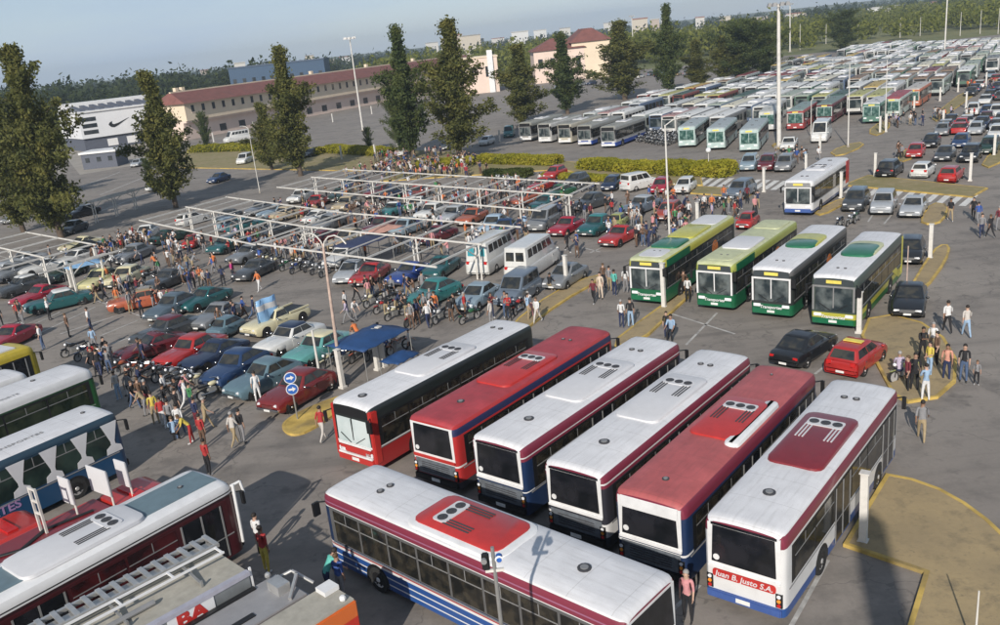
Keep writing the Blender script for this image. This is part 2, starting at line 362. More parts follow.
# painted lines
def stripe_line(mb, a, b, w, z=.009):
    a = G(*a); b = G(*b); d = (b - a).normalized(); n = Vector((-d.y, d.x, 0)) * w / 2
    mb.add([(p.x, p.y, z) for p in (a - n, b - n, b + n, a + n)], [(0, 1, 2, 3)])
mb = MB()
for a, b in [((40, 333), (95, 307)), ((60, 334), (128, 312)), ((100, 336), (146, 317)), ((112, 344), (150, 330)), ((98, 301), (160, 323)), ((22, 330), (60, 312)),
             ((672, 314), (735, 334)), ((686, 345), (717, 313)), ((815, 374), (832, 361)), ((700, 585), (640, 640)), ((790, 628), (828, 560)), ((590, 253), (612, 243)), ((580, 247), (600, 252)),
             ((868, 222), (874, 213)), ((884, 224), (893, 213)), ((855, 218), (862, 208)), ((150, 175), (100, 195)), ((170, 185), (90, 215)),
             ((60, 195), (120, 172)), ((330, 160), (420, 150)), ((812, 142), (820, 144))]:
    stripe_line(mb, a, b, .14 if a[1] > 200 else .3)
tag(mb.build('stall_lines', m_line, fix=False), 'thin worn white parking lines', None, kind='structure')
mb = MB()
for k in range(11):
    t = k / 10; a = (846 + 116 * t, 193 + 13 * t); b = (a[0] + 13, a[1] - 11)
    stripe_line(mb, a, b, .55)
for k in range(13):
    t = k / 12; a = (692 + 108 * t, 185.5 + 6 * t); b = (a[0] + 13, a[1] - 9)
    stripe_line(mb, a, b, .6, .16 if False else .0095)
tag(mb.build('zebra_crossing', mat('zebra_white', (.62, .61, .58), .8, var=.2, dirt=.3), fix=False), 'worn white zebra crossing stripes', None, kind='structure')

# ------------------------------------------------------------------ buses
def hull(L, W, H, z0, nose=.14, mats=None, parent=None, taper=.0):
    st = [(-L / 2, .12, .14), (-L / 2 + .05, .05, .06), (-L / 2 + .16, .01, .015), (-L / 2 + .35, 0, 0), (0, 0, 0), (L / 2 - .4, 0, 0), (L / 2 - .2, .02, .02), (L / 2 - .07, .07, .08), (L / 2, nose, nose + .03)]
    rb, rr = [], []
    for x, i, d in st:
        w = W / 2 - i; h = H - d
        pts = [(w, z0), (w, 1.0), (w, h - .34), (w - .02, h - .17), (w - .08, h - .06), (w - .22, h), (w * .5, h + .03), (0, h + .045)]
        full = pts + [(-a, b) for a, b in pts[-2::-1]]
        rb.append([(x, a, b) for a, b in full[:5]] + [(x, a, b) for a, b in full[-5:]])
        rr.append([(x, a, b) for a, b in full[4:-4]])
    body = MB(); n = 10
    vs = [p for r in rb for p in r]; fs = []
    for k in range(len(rb) - 1):
        for i in range(10):
            if i == 4: continue
            fs.append((k * n + i, k * n + (i + 1) % n, (k + 1) * n + (i + 1) % n, (k + 1) * n + i))
    body.add(vs, fs)
    body.add(rb[0] and ([*rb[0][:5], *rr[0][1:-1], *rb[0][5:]]), [tuple(range(len(rr[0]) + 8))][:1])
    body.add([*rb[-1][:5], *rr[-1][1:-1], *rb[-1][5:]], [tuple(range(len(rr[-1]) + 8))])
    roof = MB(); m = len(rr[0])
    roof.add([p for r in rr for p in r], [(k * m + i, k * m + i + 1, (k + 1) * m + i + 1, (k + 1) * m + i) for k in range(len(rr) - 1) for i in range(m - 1)])
    return body, roof
def rounded_rect(x0, x1, y0, y1, r, n=3):
    pts = []
    for cx, cy, a0 in ((x1 - r, y1 - r, 0), (x0 + r, y1 - r, 90), (x0 + r, y0 + r, 180), (x1 - r, y0 + r, 270)):
        for k in range(n + 1):
            a = R(a0 + 90 * k / n); pts.append((cx + r * math.cos(a), cy + r * math.sin(a)))
    return pts
def wheel_at(parent, x, y, r=.48, w=.28, rim=None, name='wheel', arch=True, body_y=None):
    s = 1 if y > 0 else -1
    t = MB(); yi, yo = y - s * w, y
    rr_ = [(yi, r * .6), (yi, r * .95), (yi + s * .04, r), (yo - s * .04, r), (yo, r * .95), (yo, r * .6)]
    n = 18; rings = [[(x + q * math.cos(2 * math.pi * i / n), yy, r + q * math.sin(2 * math.pi * i / n)) for i in range(n)] for yy, q in rr_]
    t.loft(rings, cap=False)
    wo = t.build(name, m_rubber, parent, smooth=40)
    d = MB(); d.cyl((x, yi, r), (x, yo - s * .02, r), r * .62, n=14); d.cyl((x, yo - s * .021, r), (x, yo + s * .015, r), r * .22, r * .16, n=10)
    for k in range(6):
        a = k * math.pi / 3; d.cyl((x + r * .42 * math.cos(a), yo - s * .02, r + r * .42 * math.sin(a)), (x + r * .42 * math.cos(a), yo + s * .0, r + r * .42 * math.sin(a)), r * .07, n=6, mi=1)
    d.build('rim', [rim or m_rim, m_black], wo, smooth=40)
    if arch:
        yb = body_y if body_y is not None else abs(y)
        a_ = MB(); R_ = r * 1.2; n = 12
        pts = [(x + R_ * math.cos(math.pi * i / n), r + R_ * math.sin(math.pi * i / n)) for i in range(n + 1)]
        pts = [(x + R_, .34 if r > .4 else .2)] + pts + [(x - R_, .34 if r > .4 else .2)]
        a_.add([(px, s * (yb - .05), pz) for px, pz in pts] + [(px, s * (yb + .005), pz) for px, pz in pts],
               [tuple(range(len(pts))), tuple(range(2 * len(pts) - 1, len(pts) - 1, -1))] + [(i, i + 1, len(pts) + i + 1, len(pts) + i) for i in range(len(pts) - 1)])
        a_.build('wheel_arch', m_black, parent)
    return wo
def text(parent, body, size, loc, rot, m, name='lettering', shear=0, bold=0, sx=1.0):
    cu = bpy.data.curves.new(name, 'FONT'); cu.body = body; cu.size = size; cu.extrude = .004; cu.align_x = 'CENTER'; cu.align_y = 'CENTER'; cu.shear = shear; cu.offset = bold
    cu.resolution_u = 3
    cu.materials.append(m); o = bpy.data.objects.new(name, cu); COL.objects.link(o)
    bpy.context.view_layer.update()
    me = bpy.data.meshes.new_from_object(o.evaluated_get(bpy.context.evaluated_depsgraph_get())); bpy.data.objects.remove(o); bpy.data.curves.remove(cu)
    o = bpy.data.objects.new(name, me); COL.objects.link(o); o.location = loc; o.rotation_euler = rot; o.scale.x = sx
    if parent is not None: o.parent = parent
    return o
def ac_unit(root, x0, x1, W, H, m, style):
    z = H - .01
    wd = W * .37
    mb = MB(); r = [rounded_rect(x0, x1, -wd, wd, .35), rounded_rect(x0 + .02, x1 - .02, -wd + .02, wd - .02, .35), rounded_rect(x0 + .30, x1 - .3, -wd + .1, wd - .1, .35)]
    zz = [z, z + .11, z + .17]
    mb.loft([[(a, b, q) for a, b in rr] for rr, q in zip(r, zz)])
    ac = mb.build('air_conditioner', m, root, smooth=35)
    zt = z + .17
    fx = x1 - .95 if style != 'B' else x0 + .95
    sgn = 1 if style != 'B' else -1
    pl = MB(); pl.prism(rounded_rect(fx - .28, fx + .28, -.62, .62, .12), zt - .01, zt + .03)
    plo = pl.build('fan_plate', m_roofw, ac)
    for k in (-1, 0, 1):
        f = MB(); f.cyl((fx, k * .4, zt + .03), (fx, k * .4, zt + .05), .17, n=14); f.cyl((fx, k * .4, zt + .05), (fx, k * .4, zt + .065), .05, n=8)
        f.build('fan', m_fan, ac)
    for sy in (-1, 1):
        gr = MB()
        for k in range(3): gr.box(fx - .75 * sgn - .55, fx - .75 * sgn + .55, sy * (.34 + .12 * k), sy * (.34 + .12 * k) + .05 * sy, zt - .01, zt + .02)
        gr.build('grille', m_fan if style in 'WB' else (m_roofw if m is m_dred else m_fan), ac)
    return ac
def make_bus(name, label, group, L=11.8, W=2.5, H=3.1, roof=None, body=None, band=None, pane=None, front=None, rear=None, ac=None, vents=None, nwin=6, side='normal', trim=None, rim=None, wz=(1.3, 2.42), door=True, wheels=True, mirrors=True):
    root = empty(name); tag(root, label, 'bus', group)
    b_, r_ = hull(L, W, H, .33)
    b_.build('body', body, root, smooth=35); r_.build('roof', roof, root, smooth=50)
    hw = W / 2; xf = L / 2; xr = -L / 2
    for s in (-1, 1):
        m_ = MB(); m_.box(xr + .5, xf - .35, s * (hw - .03), s * (hw + .004), wz[0] - .05, wz[1] + .1); m_.build('window_band', band or m_black, root)
        x = xf - .5; wl = (L - 1.2) / nwin
        for k in range(nwin):
            xa, xb = x - wl + .05, x - .05
            if s == -1 and door and k in (0, nwin // 2):
                d = MB(); d.box(xa + .08, xb - .08, s * (hw - .02), s * (hw + .014), .42, wz[1]); do = d.build('door', m_glassb, root)
                for e in (xa + .08, (xa + xb) / 2 - .03, xb - .14):
                    q = MB(); q.box(e, e + .06, s * (hw - .01), s * (hw + .03), .42, wz[1]); q.build('door_frame', trim or m_alu, do)
            else:
                p = MB(); p.box(xa, xb, s * (hw - .02), s * (hw + .012), wz[0], wz[1]); po = p.build('side_window', pane or m_glassi, root)
                q = MB(); q.box(xa, xb, s * (hw - .0), s * (hw + .02), wz[0] + .66 * (wz[1] - wz[0]), wz[0] + .66 * (wz[1] - wz[0]) + .035)
                q.box((xa + xb) / 2 - .015, (xa + xb) / 2 + .015, s * hw, s * (hw + .018), wz[0] + .66 * (wz[1] - wz[0]) + .036, wz[1])
                q.build('window_bar', trim or m_grey, po)
            x -= wl
        if side == 'skirt' or True:
            q = MB(); q.box(xr + .3, xf - .3, s * (hw - .01), s * (hw + .02), wz[0] - .14, wz[0] - .1); q.build('rub_rail', trim or m_grey, root)
    if wheels:
        for x in (xf - 2.5, xr + 3.1):
            for s in (-1, 1): wheel_at(root, x, s * (hw + .01), rim=rim, body_y=hw)
    # front
    F = dict(screen=m_screen, z=(1.12, 2.45), sign=True, brow=m_black, bumper=m_black); F.update(front or {})
    p = MB(); z0, z1 = F['z']; yw = hw - .2
    p.hexa([(xf - .05, -yw, z0), (xf + .05, -yw + .1, z0), (xf + .05, yw - .1, z0), (xf - .05, yw, z0)], [(xf - .1, -yw, z1), (xf + .012, -yw + .1, z1), (xf + .012, yw - .1, z1), (xf - .1, yw, z1)])
    ws = p.build('windscreen', F['screen'], root)
    q = MB(); q.box(xf + .0, xf + .045, -.03, .03, z0 + .02, z1); q.build('screen_divider', F.get('frame', m_black), ws)
    if F.get('frame'):
        q = MB(); q.box(xf - .02, xf + .07, -yw, yw, z1 - .0, z1 + .1); q.box(xf - .02, xf + .06, -yw - .08, -yw + .02, z0, z1 + .1); q.box(xf - .02, xf + .06, yw - .02, yw + .08, z0, z1 + .1); q.build('screen_frame', F['frame'], ws)
    for s in (-1, 1):
        q = MB(); q.bar((xf + .06, s * .15, z0 + .03), (xf + .05, s * .75, z0 + .4), .03); q.build('wiper', m_black, ws)
    q = MB(); q.hexa([(xf - .1, -hw + .16, z1 + .12), (xf + .02, -hw + .2, z1 + .12), (xf + .02, hw - .2, z1 + .12), (xf - .1, hw - .16, z1 + .12)], [(xf - .2, -hw + .2, H - .16), (xf + .005, -hw + .25, H - .18), (xf + .005, hw - .25, H - .18), (xf - .2, hw - .2, H - .16)])
    q.build('front_brow', F['brow'], root)
    if F['sign']:
        q = MB(); q.box(xf + .01, xf + .04, -.4, .4, H - .42, H - .24); q.build('destination_sign', m_yel, root)
    q = MB(); q.box(xf - .1, xf + .1, -hw + .15, hw - .15, .36, .68); q.build('bumper', F['bumper'], root, bevel=.03)
    q = MB(); q.box(xf + .1, xf + .112, -.22, .22, .46, .6); q.build('number_plate', m_plate, root)
    for s in (-1, 1):
        q = MB(); q.box(xf - .02, xf + .05, s * (hw - .62), s * (hw - .2), .76, .94); q.build('headlight', m_head, root, bevel=.02)
        if mirrors:
            q = MB(); q.bar((xf - .1, s * (hw - .1), H - .45), (xf + .28, s * (hw + .12), H - .5), .04); q.box(xf + .2, xf + .3, s * (hw + .02) - .03, s * (hw + .22) + .03, H - 1.0, H - .5); q.build('mirror', m_black, root)
    # rear
    Q = dict(frame=m_white, lower=m_greyp, bumper=m_black, win=m_glassb, band=None); Q.update(rear or {})
    q = MB(); q.box(xr - .012, xr + .1, -hw + .14, hw - .14, 1.42, H - .19); q.build('rear_frame', Q['frame'], root)
    rz0, rz1 = Q.get('z', (1.62, H - .26)); q = MB(); q.hexa([(xr - .05, -hw + .26, rz0), (xr + .02, -hw + .26, rz0), (xr + .02, hw - .26, rz0), (xr - .05, hw - .26, rz0)], [(xr - .02, -hw + .3, rz1), (xr + .02, -hw + .3, rz1), (xr + .02, hw - .3, rz1), (xr - .02, hw - .3, rz1)])
    if Q.get('top'):
        e = MB(); e.box(xr - .022, xr + .05, -hw + .24, hw - .24, rz1 + .004, H - .17); e.build('rear_brow', Q['top'], root, bevel=.01)
    rw = q.build('rear_window', Q['win'], root)
    q = MB(); q.cyl((xr - .055, hw - .42, 1.8), (xr - .07, hw - .42, 1.8), .1, n=14); q.build('sticker', m_white, rw)
    q = MB(); q.box(xr - .07, xr + .02, -hw + .14, hw - .14, 1.4, 1.5); q.build('rear_ledge', Q.get('ledge', Q['frame']), root, bevel=.015)
    if Q['band']:
        q = MB(); q.prism([(0, 0), (0, 0)], 0, 0) if False else None
        pts = rounded_rect(-.98, .98, 1.08, 1.36, .1)
        q.add([(xr - .03, a, b) for a, b in pts] + [(xr + .01, a, b) for a, b in pts], [tuple(range(16))] + [(i, (i + 1) % 16, 16 + (i + 1) % 16, 16 + i) for i in range(16)])
        bo = q.build('name_band', m_red, root)
        text(bo, Q['band'], .26, (xr - .034, 0, 1.21), (R(90), 0, R(-90)), m_roofw, shear=.2, bold=.004)
    if Q['lower'] is not None:
        q = MB(); q.box(xr - .02, xr + .02, -hw + .2, hw - .2, .66, 1.3 if not Q['band'] else .66); lo = q.build('engine_cover', Q['lower'], root)
        q = MB()
        for k in range(5): q.box(xr - .035, xr - .015, -.75, .75, .78 + k * .09, .81 + k * .09)
        q.build('louvre', m_fan, lo)
    q = MB(); q.box(xr - .1, xr + .05, -hw + .1, hw - .1, .36, .62); q.build('bumper', Q['bumper'], root, bevel=.03)
    q = MB(); q.box(xr - .112, xr - .1, -.22, .22, .44, .58); q.build('number_plate', m_plate, root)
    for s in (-1, 1):
        q = MB(); q.box(xr - .03, xr + .05, s * (hw - .28), s * (hw - .08), .66, 1.12); tl = q.build('taillight', m_black, root)
        for k, mm in enumerate((m_tail, m_amber, m_head)):
            e = MB(); e.cyl((xr - .05, s * (hw - .18), .74 + k * .15), (xr - .03, s * (hw - .18), .74 + k * .15), .06, n=10); e.build('lamp', mm, tl)
    if ac: ac_unit(root, ac[0] * L + xr, ac[1] * L + xr, W, H, ac[2], ac[3])
    for fx, fy, rr_ in (vents if vents is not None else [(.17, 0, .2), (.84, .22, .13), (.84, -.22, .13)]):
        q = MB(); z = H + .03; x = xr + fx * L; q.cyl((x, fy, z - .05), (x, fy, z + .05), rr_, n=12); vo = q.build('roof_vent', m_fan, root)
        q = MB(); q.cyl((x, fy, z + .05), (x, fy, z + .07), rr_ * .6, n=10); q.build('vent_cap', m_grey, vo)
    return root
def place(o, x, y, deg, L=12, W=2.6):
    o.location = (x, y, 0.004); o.rotation_euler = (0, 0, R(deg)); foot(x, y, R(deg), L, W)
def corner(px, py, z, head, L, W=2.5, end='near', side='R'):
    "centre of a vehicle from one visible roof corner; head points away from the camera"
    d = Vector((math.cos(R(head)), math.sin(R(head)), 0)); n = Vector((d.y, -d.x, 0)); p = G(px, py, z)
    p.z = 0
    c = p + d * (L / 2 if end == 'near' else -L / 2) + n * (-W / 2 if side == 'R' else W / 2)
    return c.x, c.y
M3 = (.20, .03, .055)
c_w = (.66, .66, .66); c_b = (.02, .075, .26); c_r = (.42, .03, .03); c_db = (.012, .03, .085)
GB = 'big city buses parked side by side in the foreground'
# B6
b = make_bus('city_bus', 'rightmost foreground bus, white roof, dark red air conditioner and red name band', GB, L=11.7, roof=m_busroof,
    body=stripes('livery_white_blue', [(0, c_b), (.62, c_w), (2.6, M3), (3.0, c_w)]), front={}, rear=dict(frame=m_white, top=m_glassb, lower=None, bumper=mat('blue_bumper', (.05, .1, .3), .4), band='Juan B. Justo S.A.'), ac=(.33, .69, m_dred, 'R'), trim=m_grey)
place(b, 10.1, 26.36, 50.2)
b = make_bus('city_bus', 'bus with sun faded red roof and bright red air conditioner, foreground row', GB, L=11.9, roof=m_roofpink,
    body=stripes('livery_blue_maroon', [(0, c_db), (1.25, c_w), (1.32, c_db), (2.6, M3)]), rear=dict(frame=m_white, z=(1.58, 2.52), top=m_white), ac=(.38, .68, m_red, 'R'), vents=[(.1, 0, .12), (.9, .2, .06)])
place(b, 7.79, 28.54, 50.4)
q = MB(); q.loft([[(a, c, z) for a, c in rounded_rect(-1.75 + i, 2.3 - i, -1.12 + i, -.55 - i, .25)] for z, i in ((3.08, 0), (3.2, .03), (3.24, .1))]); q.build('roof_fairing', m_white, b, smooth=40)
b = make_bus('city_bus', 'white roofed bus right beside the sun faded red roofed one, with white air conditioner hump', GB, L=12.1, roof=m_busroof,
    body=stripes('livery_maroon_top', [(0, (.03, .035, .05)), (.7, c_w), (1.2, (.03, .03, .04)), (2.55, M3), (2.68, c_w), (2.74, M3)]), rear=dict(frame=m_white, top=m_glassb), ac=(.34, .72, m_roofw, 'W'))
place(b, 5.79, 31.0, 49.8)
b = make_bus('city_bus', 'white roofed bus with blue rear corners next to the deep red roofed bus', GB, L=12.1, roof=m_busroof,
    body=stripes('livery_blue_maroon2', [(0, c_db), (1.22, c_w), (1.27, c_db), (2.5, M3), (2.62, c_w), (2.67, M3)]), rear=dict(frame=m_white, top=m_glassb), ac=(.34, .72, m_roofw, 'W'))
place(b, 3.28, 33.6, 49.4)
b = make_bus('city_bus', 'bus with deep red roof and red rear corners in the foreground row', GB, L=12.0, roof=m_roofred,
    body=stripes('livery_red', [(0, (.05, .05, .06)), (.62, c_r), (1.25, c_w), (1.32, c_r), (2.6, (.03, .035, .1)), (2.9, c_r)]), rear=dict(frame=m_white, ledge=m_red), ac=(.32, .66, m_red, 'R'), vents=[(.16, 0, .16), (.82, .2, .09), (.82, -.2, .09)])
place(b, .6, 36.1, 50.6)
# B1 faces the camera
b = make_bus('city_bus', 'bus with pale windscreen and red front at the left end of the row', GB, L=11.6, roof=m_busroof,
    body=stripes('livery_red_front', [(0, (.3, .02, .02)), (1.15, c_w), (1.25, (.015, .02, .02))]), front=dict(screen=m_screenp, bumper=m_red, z=(1.25, 2.4), sign=False, brow=m_black), ac=(.34, .7, m_roofw, 'B'), vents=[(.93, 0, .2), (.12, .25, .13), (.12, -.25, .13)], mirrors=True)
x, y = corner(369, 409, 3.1, 50.2, 11.6); place(b, x, y, 230.2)
for s in (-1, 1):
    q = MB(); q.hexa([(5.45, s * 1.06, .5), (5.83, s * 1.06, .5), (5.83, s * 1.27, .5), (5.45, s * 1.27, .5)], [(5.4, s * 1.02, 2.9), (5.8, s * 1.02, 2.9), (5.8, s * 1.265, 2.9), (5.4, s * 1.265, 2.9)]); q.build('corner_panel', m_red, b, bevel=.04)
q = MB(); q.box(5.8, 5.86, -1.0, 1.0, 1.1, 1.19); q.box(5.8, 5.9, -1.05, 1.05, .66, .74); q.build('front_trim', m_white, b, bevel=.01)
q = MB(); q.box(5.8, 5.85, -.95, .95, .8, 1.06); fp = q.build('front_panel', m_red, b)
# B7 in front
b = make_bus('city_bus', 'bus lying across the foreground with red air conditioner, blue skirt and maroon roof line', GB, L=12.4, roof=m_busroof,
    body=stripes('livery_cross', [(0, c_b), (.5, c_w), (.54, c_b), (.74, c_w), (.79, c_b), (1.0, c_w), (1.08, c_r), (1.13, c_w), (1.2, c_db), (2.56, c_w), (2.6, M3), (2.72, (.3, .12, .2)), (2.78, M3), (2.97, c_w)]),
    front=dict(bumper=m_white, screen=m_glassb), rear=dict(frame=m_white), ac=(.37, .66, m_red, 'R'), door=False, nwin=8, rim=m_white, band=mat('grey_window_posts', (.10, .10, .10), .5), wz=(1.3, 2.48))
place(b, -1.4, 23.3, 136.6)
q = MB(); q.loft([[(a, c, z) for a, c in rounded_rect(-1.9 + i, 2.2 - i, -1.05 + i, 1.13 - i, .5)] for z, i in ((3.07, 0), (3.15, .03), (3.175, .1))]); q.build('roof_fairing', m_white, b, smooth=40)
b7 = b
# left buses
GL = 'buses parked at the left edge'
m_bgroof = mat('blue_grey_roof', (.13, .19, .22), .5, var=.1, dirt=.12)
b = make_bus('city_bus', 'bus with blue grey roof and large white air conditioner, left bottom', GL, L=12.5, roof=m_white,
    body=stripes('livery_dark_maroon', [(0, (.07, .012, .016)), (2.55, (.03, .01, .012)), (2.66, c_w), (2.72, (.02, .02, .02)), (2.78, c_w)]), pane=glass('maroon_glass', (.02, .008, .009), (.07, .012, .014), 1.), band=mat('maroon_band', (.05, .01, .012), .4), front=dict(screen=m_glassb), ac=None, vents=[(.9, .0, .1)], nwin=6)
x, y = corner(231, 481, 3.1, 51, 12.5, end='far'); place(b, x, y, 51)
q = MB(); q.box(-6.1, 6.0, -.72, .72, 3.09, 3.148); q.build('roof_panel', m_bgroof, b)
ac_unit(b, -.9, 3.2, 2.5, 3.14, m_roofw, 'W')
q = MB(); q.tube([(6.2, -1.2, 2.9), (6.55, -1.3, 2.95), (6.6, -1.35, 2.5)], .05); q.tube([(6.25, -1.2, .6), (6.28, -1.24, 2.95)], .06); q.build('mirror_arm', m_white, b, smooth=40)
b = make_bus('city_bus', 'long bus with white roof and blue side with hourglass window pillars', GL, L=12.2, roof=m_busroof,
    body=stripes('livery_blue', [(0, (.012, .06, .14)), (2.5, (.02, .05, .08))]), pane=glass('teal_glass', (.012, .022, .02), (.03, .05, .04), 1.), band=mat('navy_band', (.012, .035, .06), .4), ac=None, vents=[(.93, 0, .1)], nwin=8, door=False, wz=(1.35, 2.66))
x, y = corner(116, 411, 3.1, 53, 12.2, end='far'); place(b, x, y, 53)
for k in range(9):
    for s in (-1, 1):
        x = 5.6 - k * 1.375; q = MB(); yy = s * 1.275
        pts = [(x - .38, 1.3), (x + .38, 1.3), (x + .34, 1.56), (x + .1, 1.7), (x + .1, 1.85), (x + .38, 2.72), (x - .38, 2.72), (x - .1, 1.85), (x - .1, 1.7), (x - .34, 1.56)]
        q.add([(a, yy, c) for a, c in pts] + [(a, yy - s * .03, c) for a, c in pts], [tuple(range(10)), tuple(range(19, 9, -1))] + [(i, (i + 1) % 10, 10 + (i + 1) % 10, 10 + i) for i in range(10)])
        q.build('window_pillar', m_roofw, b)
m_purple = mat('purple_letters', (.36, .22, .42), .5)
text(b, 'TRANSPORTES', .5, (-.6, -1.262, 1.03), (R(90), 0, 0), m_purple, bold=.012, sx=1.15)
text(b, 'TRANSPORTES', .3, (2.0, -.3, 3.152), (0, 0, 0), m_grey, sx=1.3)
b = make_bus('city_bus', 'bus with white roof and bright green front beside the blue one', GL, L=12.0, roof=m_busroof,
    body=stripes('livery_green', [(0, (.012, .13, .03)), (2.5, (.01, .05, .02)), (2.6, c_w)]), pane=glass('green_glass', (.012, .02, .012), (.035, .045, .025), 1.3), band=m_black, trim=m_grey, ac=None, front=dict(brow=mat('green_paint', (.015, .2, .04), .35, coat=.3), bumper=mat('green_paint', (.015, .2, .04)), screen=glass('green_dark', (.01, .05, .02), (.02, .09, .03))), vents=[(.8, .1, .12)], nwin=5, door=False)
x, y = corner(92, 368, 3.1, 55, 12, end='far'); place(b, x, y, 55)
q = MB(); q.prism(rounded_rect(-1.2, 1.0, -.6, .6, .4), 3.12, 3.3); q.build('roof_hatch', m_roofw, b, bevel=.05)
text(b, 'TRANSPORTE', .26, (1.2, -.95, 3.146), (0, 0, 0), m_grey, sx=1.4)
b = make_bus('minibus', 'small white roofed bus squeezed between the yellow one and the green fronted one', GL, L=7.5, W=2.2, H=2.8, roof=m_busroof, body=m_white, nwin=4, wz=(1.2, 2.2), front={'z': (1.1, 2.1)}, vents=[(.8, 0, .2)])
x, y = corner(27, 372, 2.8, 55, 7.5, W=2.2, end='far'); place(b, x, y, 55, 7.5)
b = make_bus('city_bus', 'yellow bus at the left edge', GL, L=10, H=3.0, roof=mat('yellow_paint', (.5, .38, .03), .4, coat=.3), body=mat('yellow_paint', (.5, .38, .03)), nwin=5, vents=[(.8, 0, .15)], front=dict(frame=mat('yellow_paint', (.5, .38, .03)), brow=mat('yellow_paint', (.5, .38, .03)), sign=False))
x, y = corner(33, 345, 3.0, 57, 10, end='far'); place(b, x, y, 57, 10)
q = MB(); q.box(-4.6, 4.2, -.8, .8, 3.02, 3.09); q.build('roof_panel', m_roofw, b)
# green fleet
GG = 'green and yellow buses parked side by side with fronts to the camera'
cg = (.012, .11, .05); cy = (.42, .40, .06)
m_green = mat('fleet_green', (.012, .13, .06), .3, coat=.4); m_yelp = mat('fleet_yellow', (.46, .44, .07), .35, coat=.3); m_pale = mat('pale_yellow_roof', (.48, .50, .30), .45, dirt=.1)
def patch(b, name, x0, x1, m, z=3.12, h=.14, wd=.95, r=.4):
    q = MB(); q.loft([[(a, c, zz) for a, c in rounded_rect(x0 + i, x1 - i, -wd + i * .5, wd - i * .5, r)] for zz, i in ((z, 0), (z + h * .7, .02), (z + h, .18))]); return q.build(name, m, b, smooth=35)
specs = [((664, 260), 12.9, 54.5, 'leftmost of the green buses, with dark green and lime roof patches', 'y'),
         ((734, 264), 11.8, 52.5, 'green bus with lime roof edge and white middle panel, second of the green four', 'g'),
         ((793, 270), 11.2, 52.5, 'green bus with grey roof and green and gold roof pod, third of the green four', 'a'),
         ((858, 278), 10.6, 52.4, 'rightmost of the green buses, with yellow lower front and yellow tail sweep', 'b')]
for k, ((px, py), L, hd, lab, kind) in enumerate(specs):
    body = {'y': stripes('fleet_a', [(0, cg), (1.1, (.015, .03, .025)), (2.55, cy)]), 'g': stripes('fleet_b', [(0, cg), (1.15, (.02, .03, .03)), (2.55, (.32, .36, .08))]),
            'a': stripes('fleet_c', [(0, cg), (.95, (.03, .035, .035)), (2.7, (.1, .1, .1))]), 'b': stripes('fleet_d', [(0, (.02, .13, .03)), (.66, (.42, .40, .06)), (.98, (.05, .07, .06))])}[kind]
    b = make_bus('city_bus', lab, GG, L=L, H=3.1, roof=m_busroof if kind in 'ab' else m_pale, body=body, band=m_black, pane=m_glass,
        front=dict(frame=m_white if k != 3 else m_grey, brow=mat('slate_brow', (.05, .06, .065), .35), bumper=m_green), ac=None, nwin=6, vents=[(.86, .2, .08), (.86, -.2, .08)])
    x, y = corner(px, py, 3.1, hd, L); place(b, x, y, hd + 180, L)
    h = L / 2
    if kind == 'y':
        patch(b, 'roof_pod', h - 5.2, h - 2.6, m_green); patch(b, 'roof_pod', h - 9.2, h - 5.3, m_yelp); patch(b, 'roof_panel', -h + .4, -h + 3.4, m_roofw, h=.06); patch(b, 'roof_panel', h - 2.4, h - .4, m_roofw, h=.05, wd=.8)
        for s in (-1, 1):
            q = MB(); q.box(h - 4.2, h - .4, s * 1.235, s * 1.262, 2.5, 2.98); q.build('roof_cove', m_green, b, bevel=.01)
    elif kind == 'g':
        patch(b, 'roof_panel', h - 2.9, h - .5, m_pale, h=.05, wd=.85); patch(b, 'roof_panel', h - 6.4, h - 3.2, m_roofw, h=.12); patch(b, 'roof_pod', -h + .4, -h + 3.0, m_pale, h=.08)
        for s in (-1, 1):
            q = MB(); q.box(h - 3.4, h - .4, s * 1.235, s * 1.262, 2.5, 2.98); q.build('roof_cove', m_green, b, bevel=.01)
    else:
        p1 = patch(b, 'roof_pod', -h + 3.0, -h + 6.4, m_yelp if kind == 'a' else m_pale, r=.7); patch(b, 'pod_cover', -h + 4.6 if kind == 'a' else -h + 3.7, -h + 6.6, m_green, h=.17, wd=.9, r=.6)
    if kind == 'b':
        for s in (-1, 1):
            q = MB(); q.hexa([(-h + .3, s * 1.25, .5), (-h + 1.1, s * 1.25, .5), (-h + 1.1, s * 1.275, .5), (-h + .3, s * 1.275, .5)], [(-h + 1.8, s * 1.25, 1.3), (-h + 2.8, s * 1.25, 1.3), (-h + 2.8, s * 1.275, 1.3), (-h + 1.8, s * 1.275, 1.3)]); q.build('tail_sweep', m_yelp, b)
            q = MB(); q.box(-h + .05, -h + .3, s * 1.235, s * 1.27, .5, 2.9); q.build('tail_sweep', m_yelp, b)
    text(b, 'Transportes', .26, (h + .105, 0, .78), (R(90), 0, R(90)), m_white, shear=.2, bold=.006)
    if k < 3:
        for s in (-1, 1):
            q = MB(); q.cyl((-h + 4.2, s * 1.25, 1.7), (-h + 4.2, s * 1.268, 1.7), .55, n=18); q.build('side_emblem', mat('orange_emblem', (.5, .16, .04), .5, var=.5, scale=6), b)
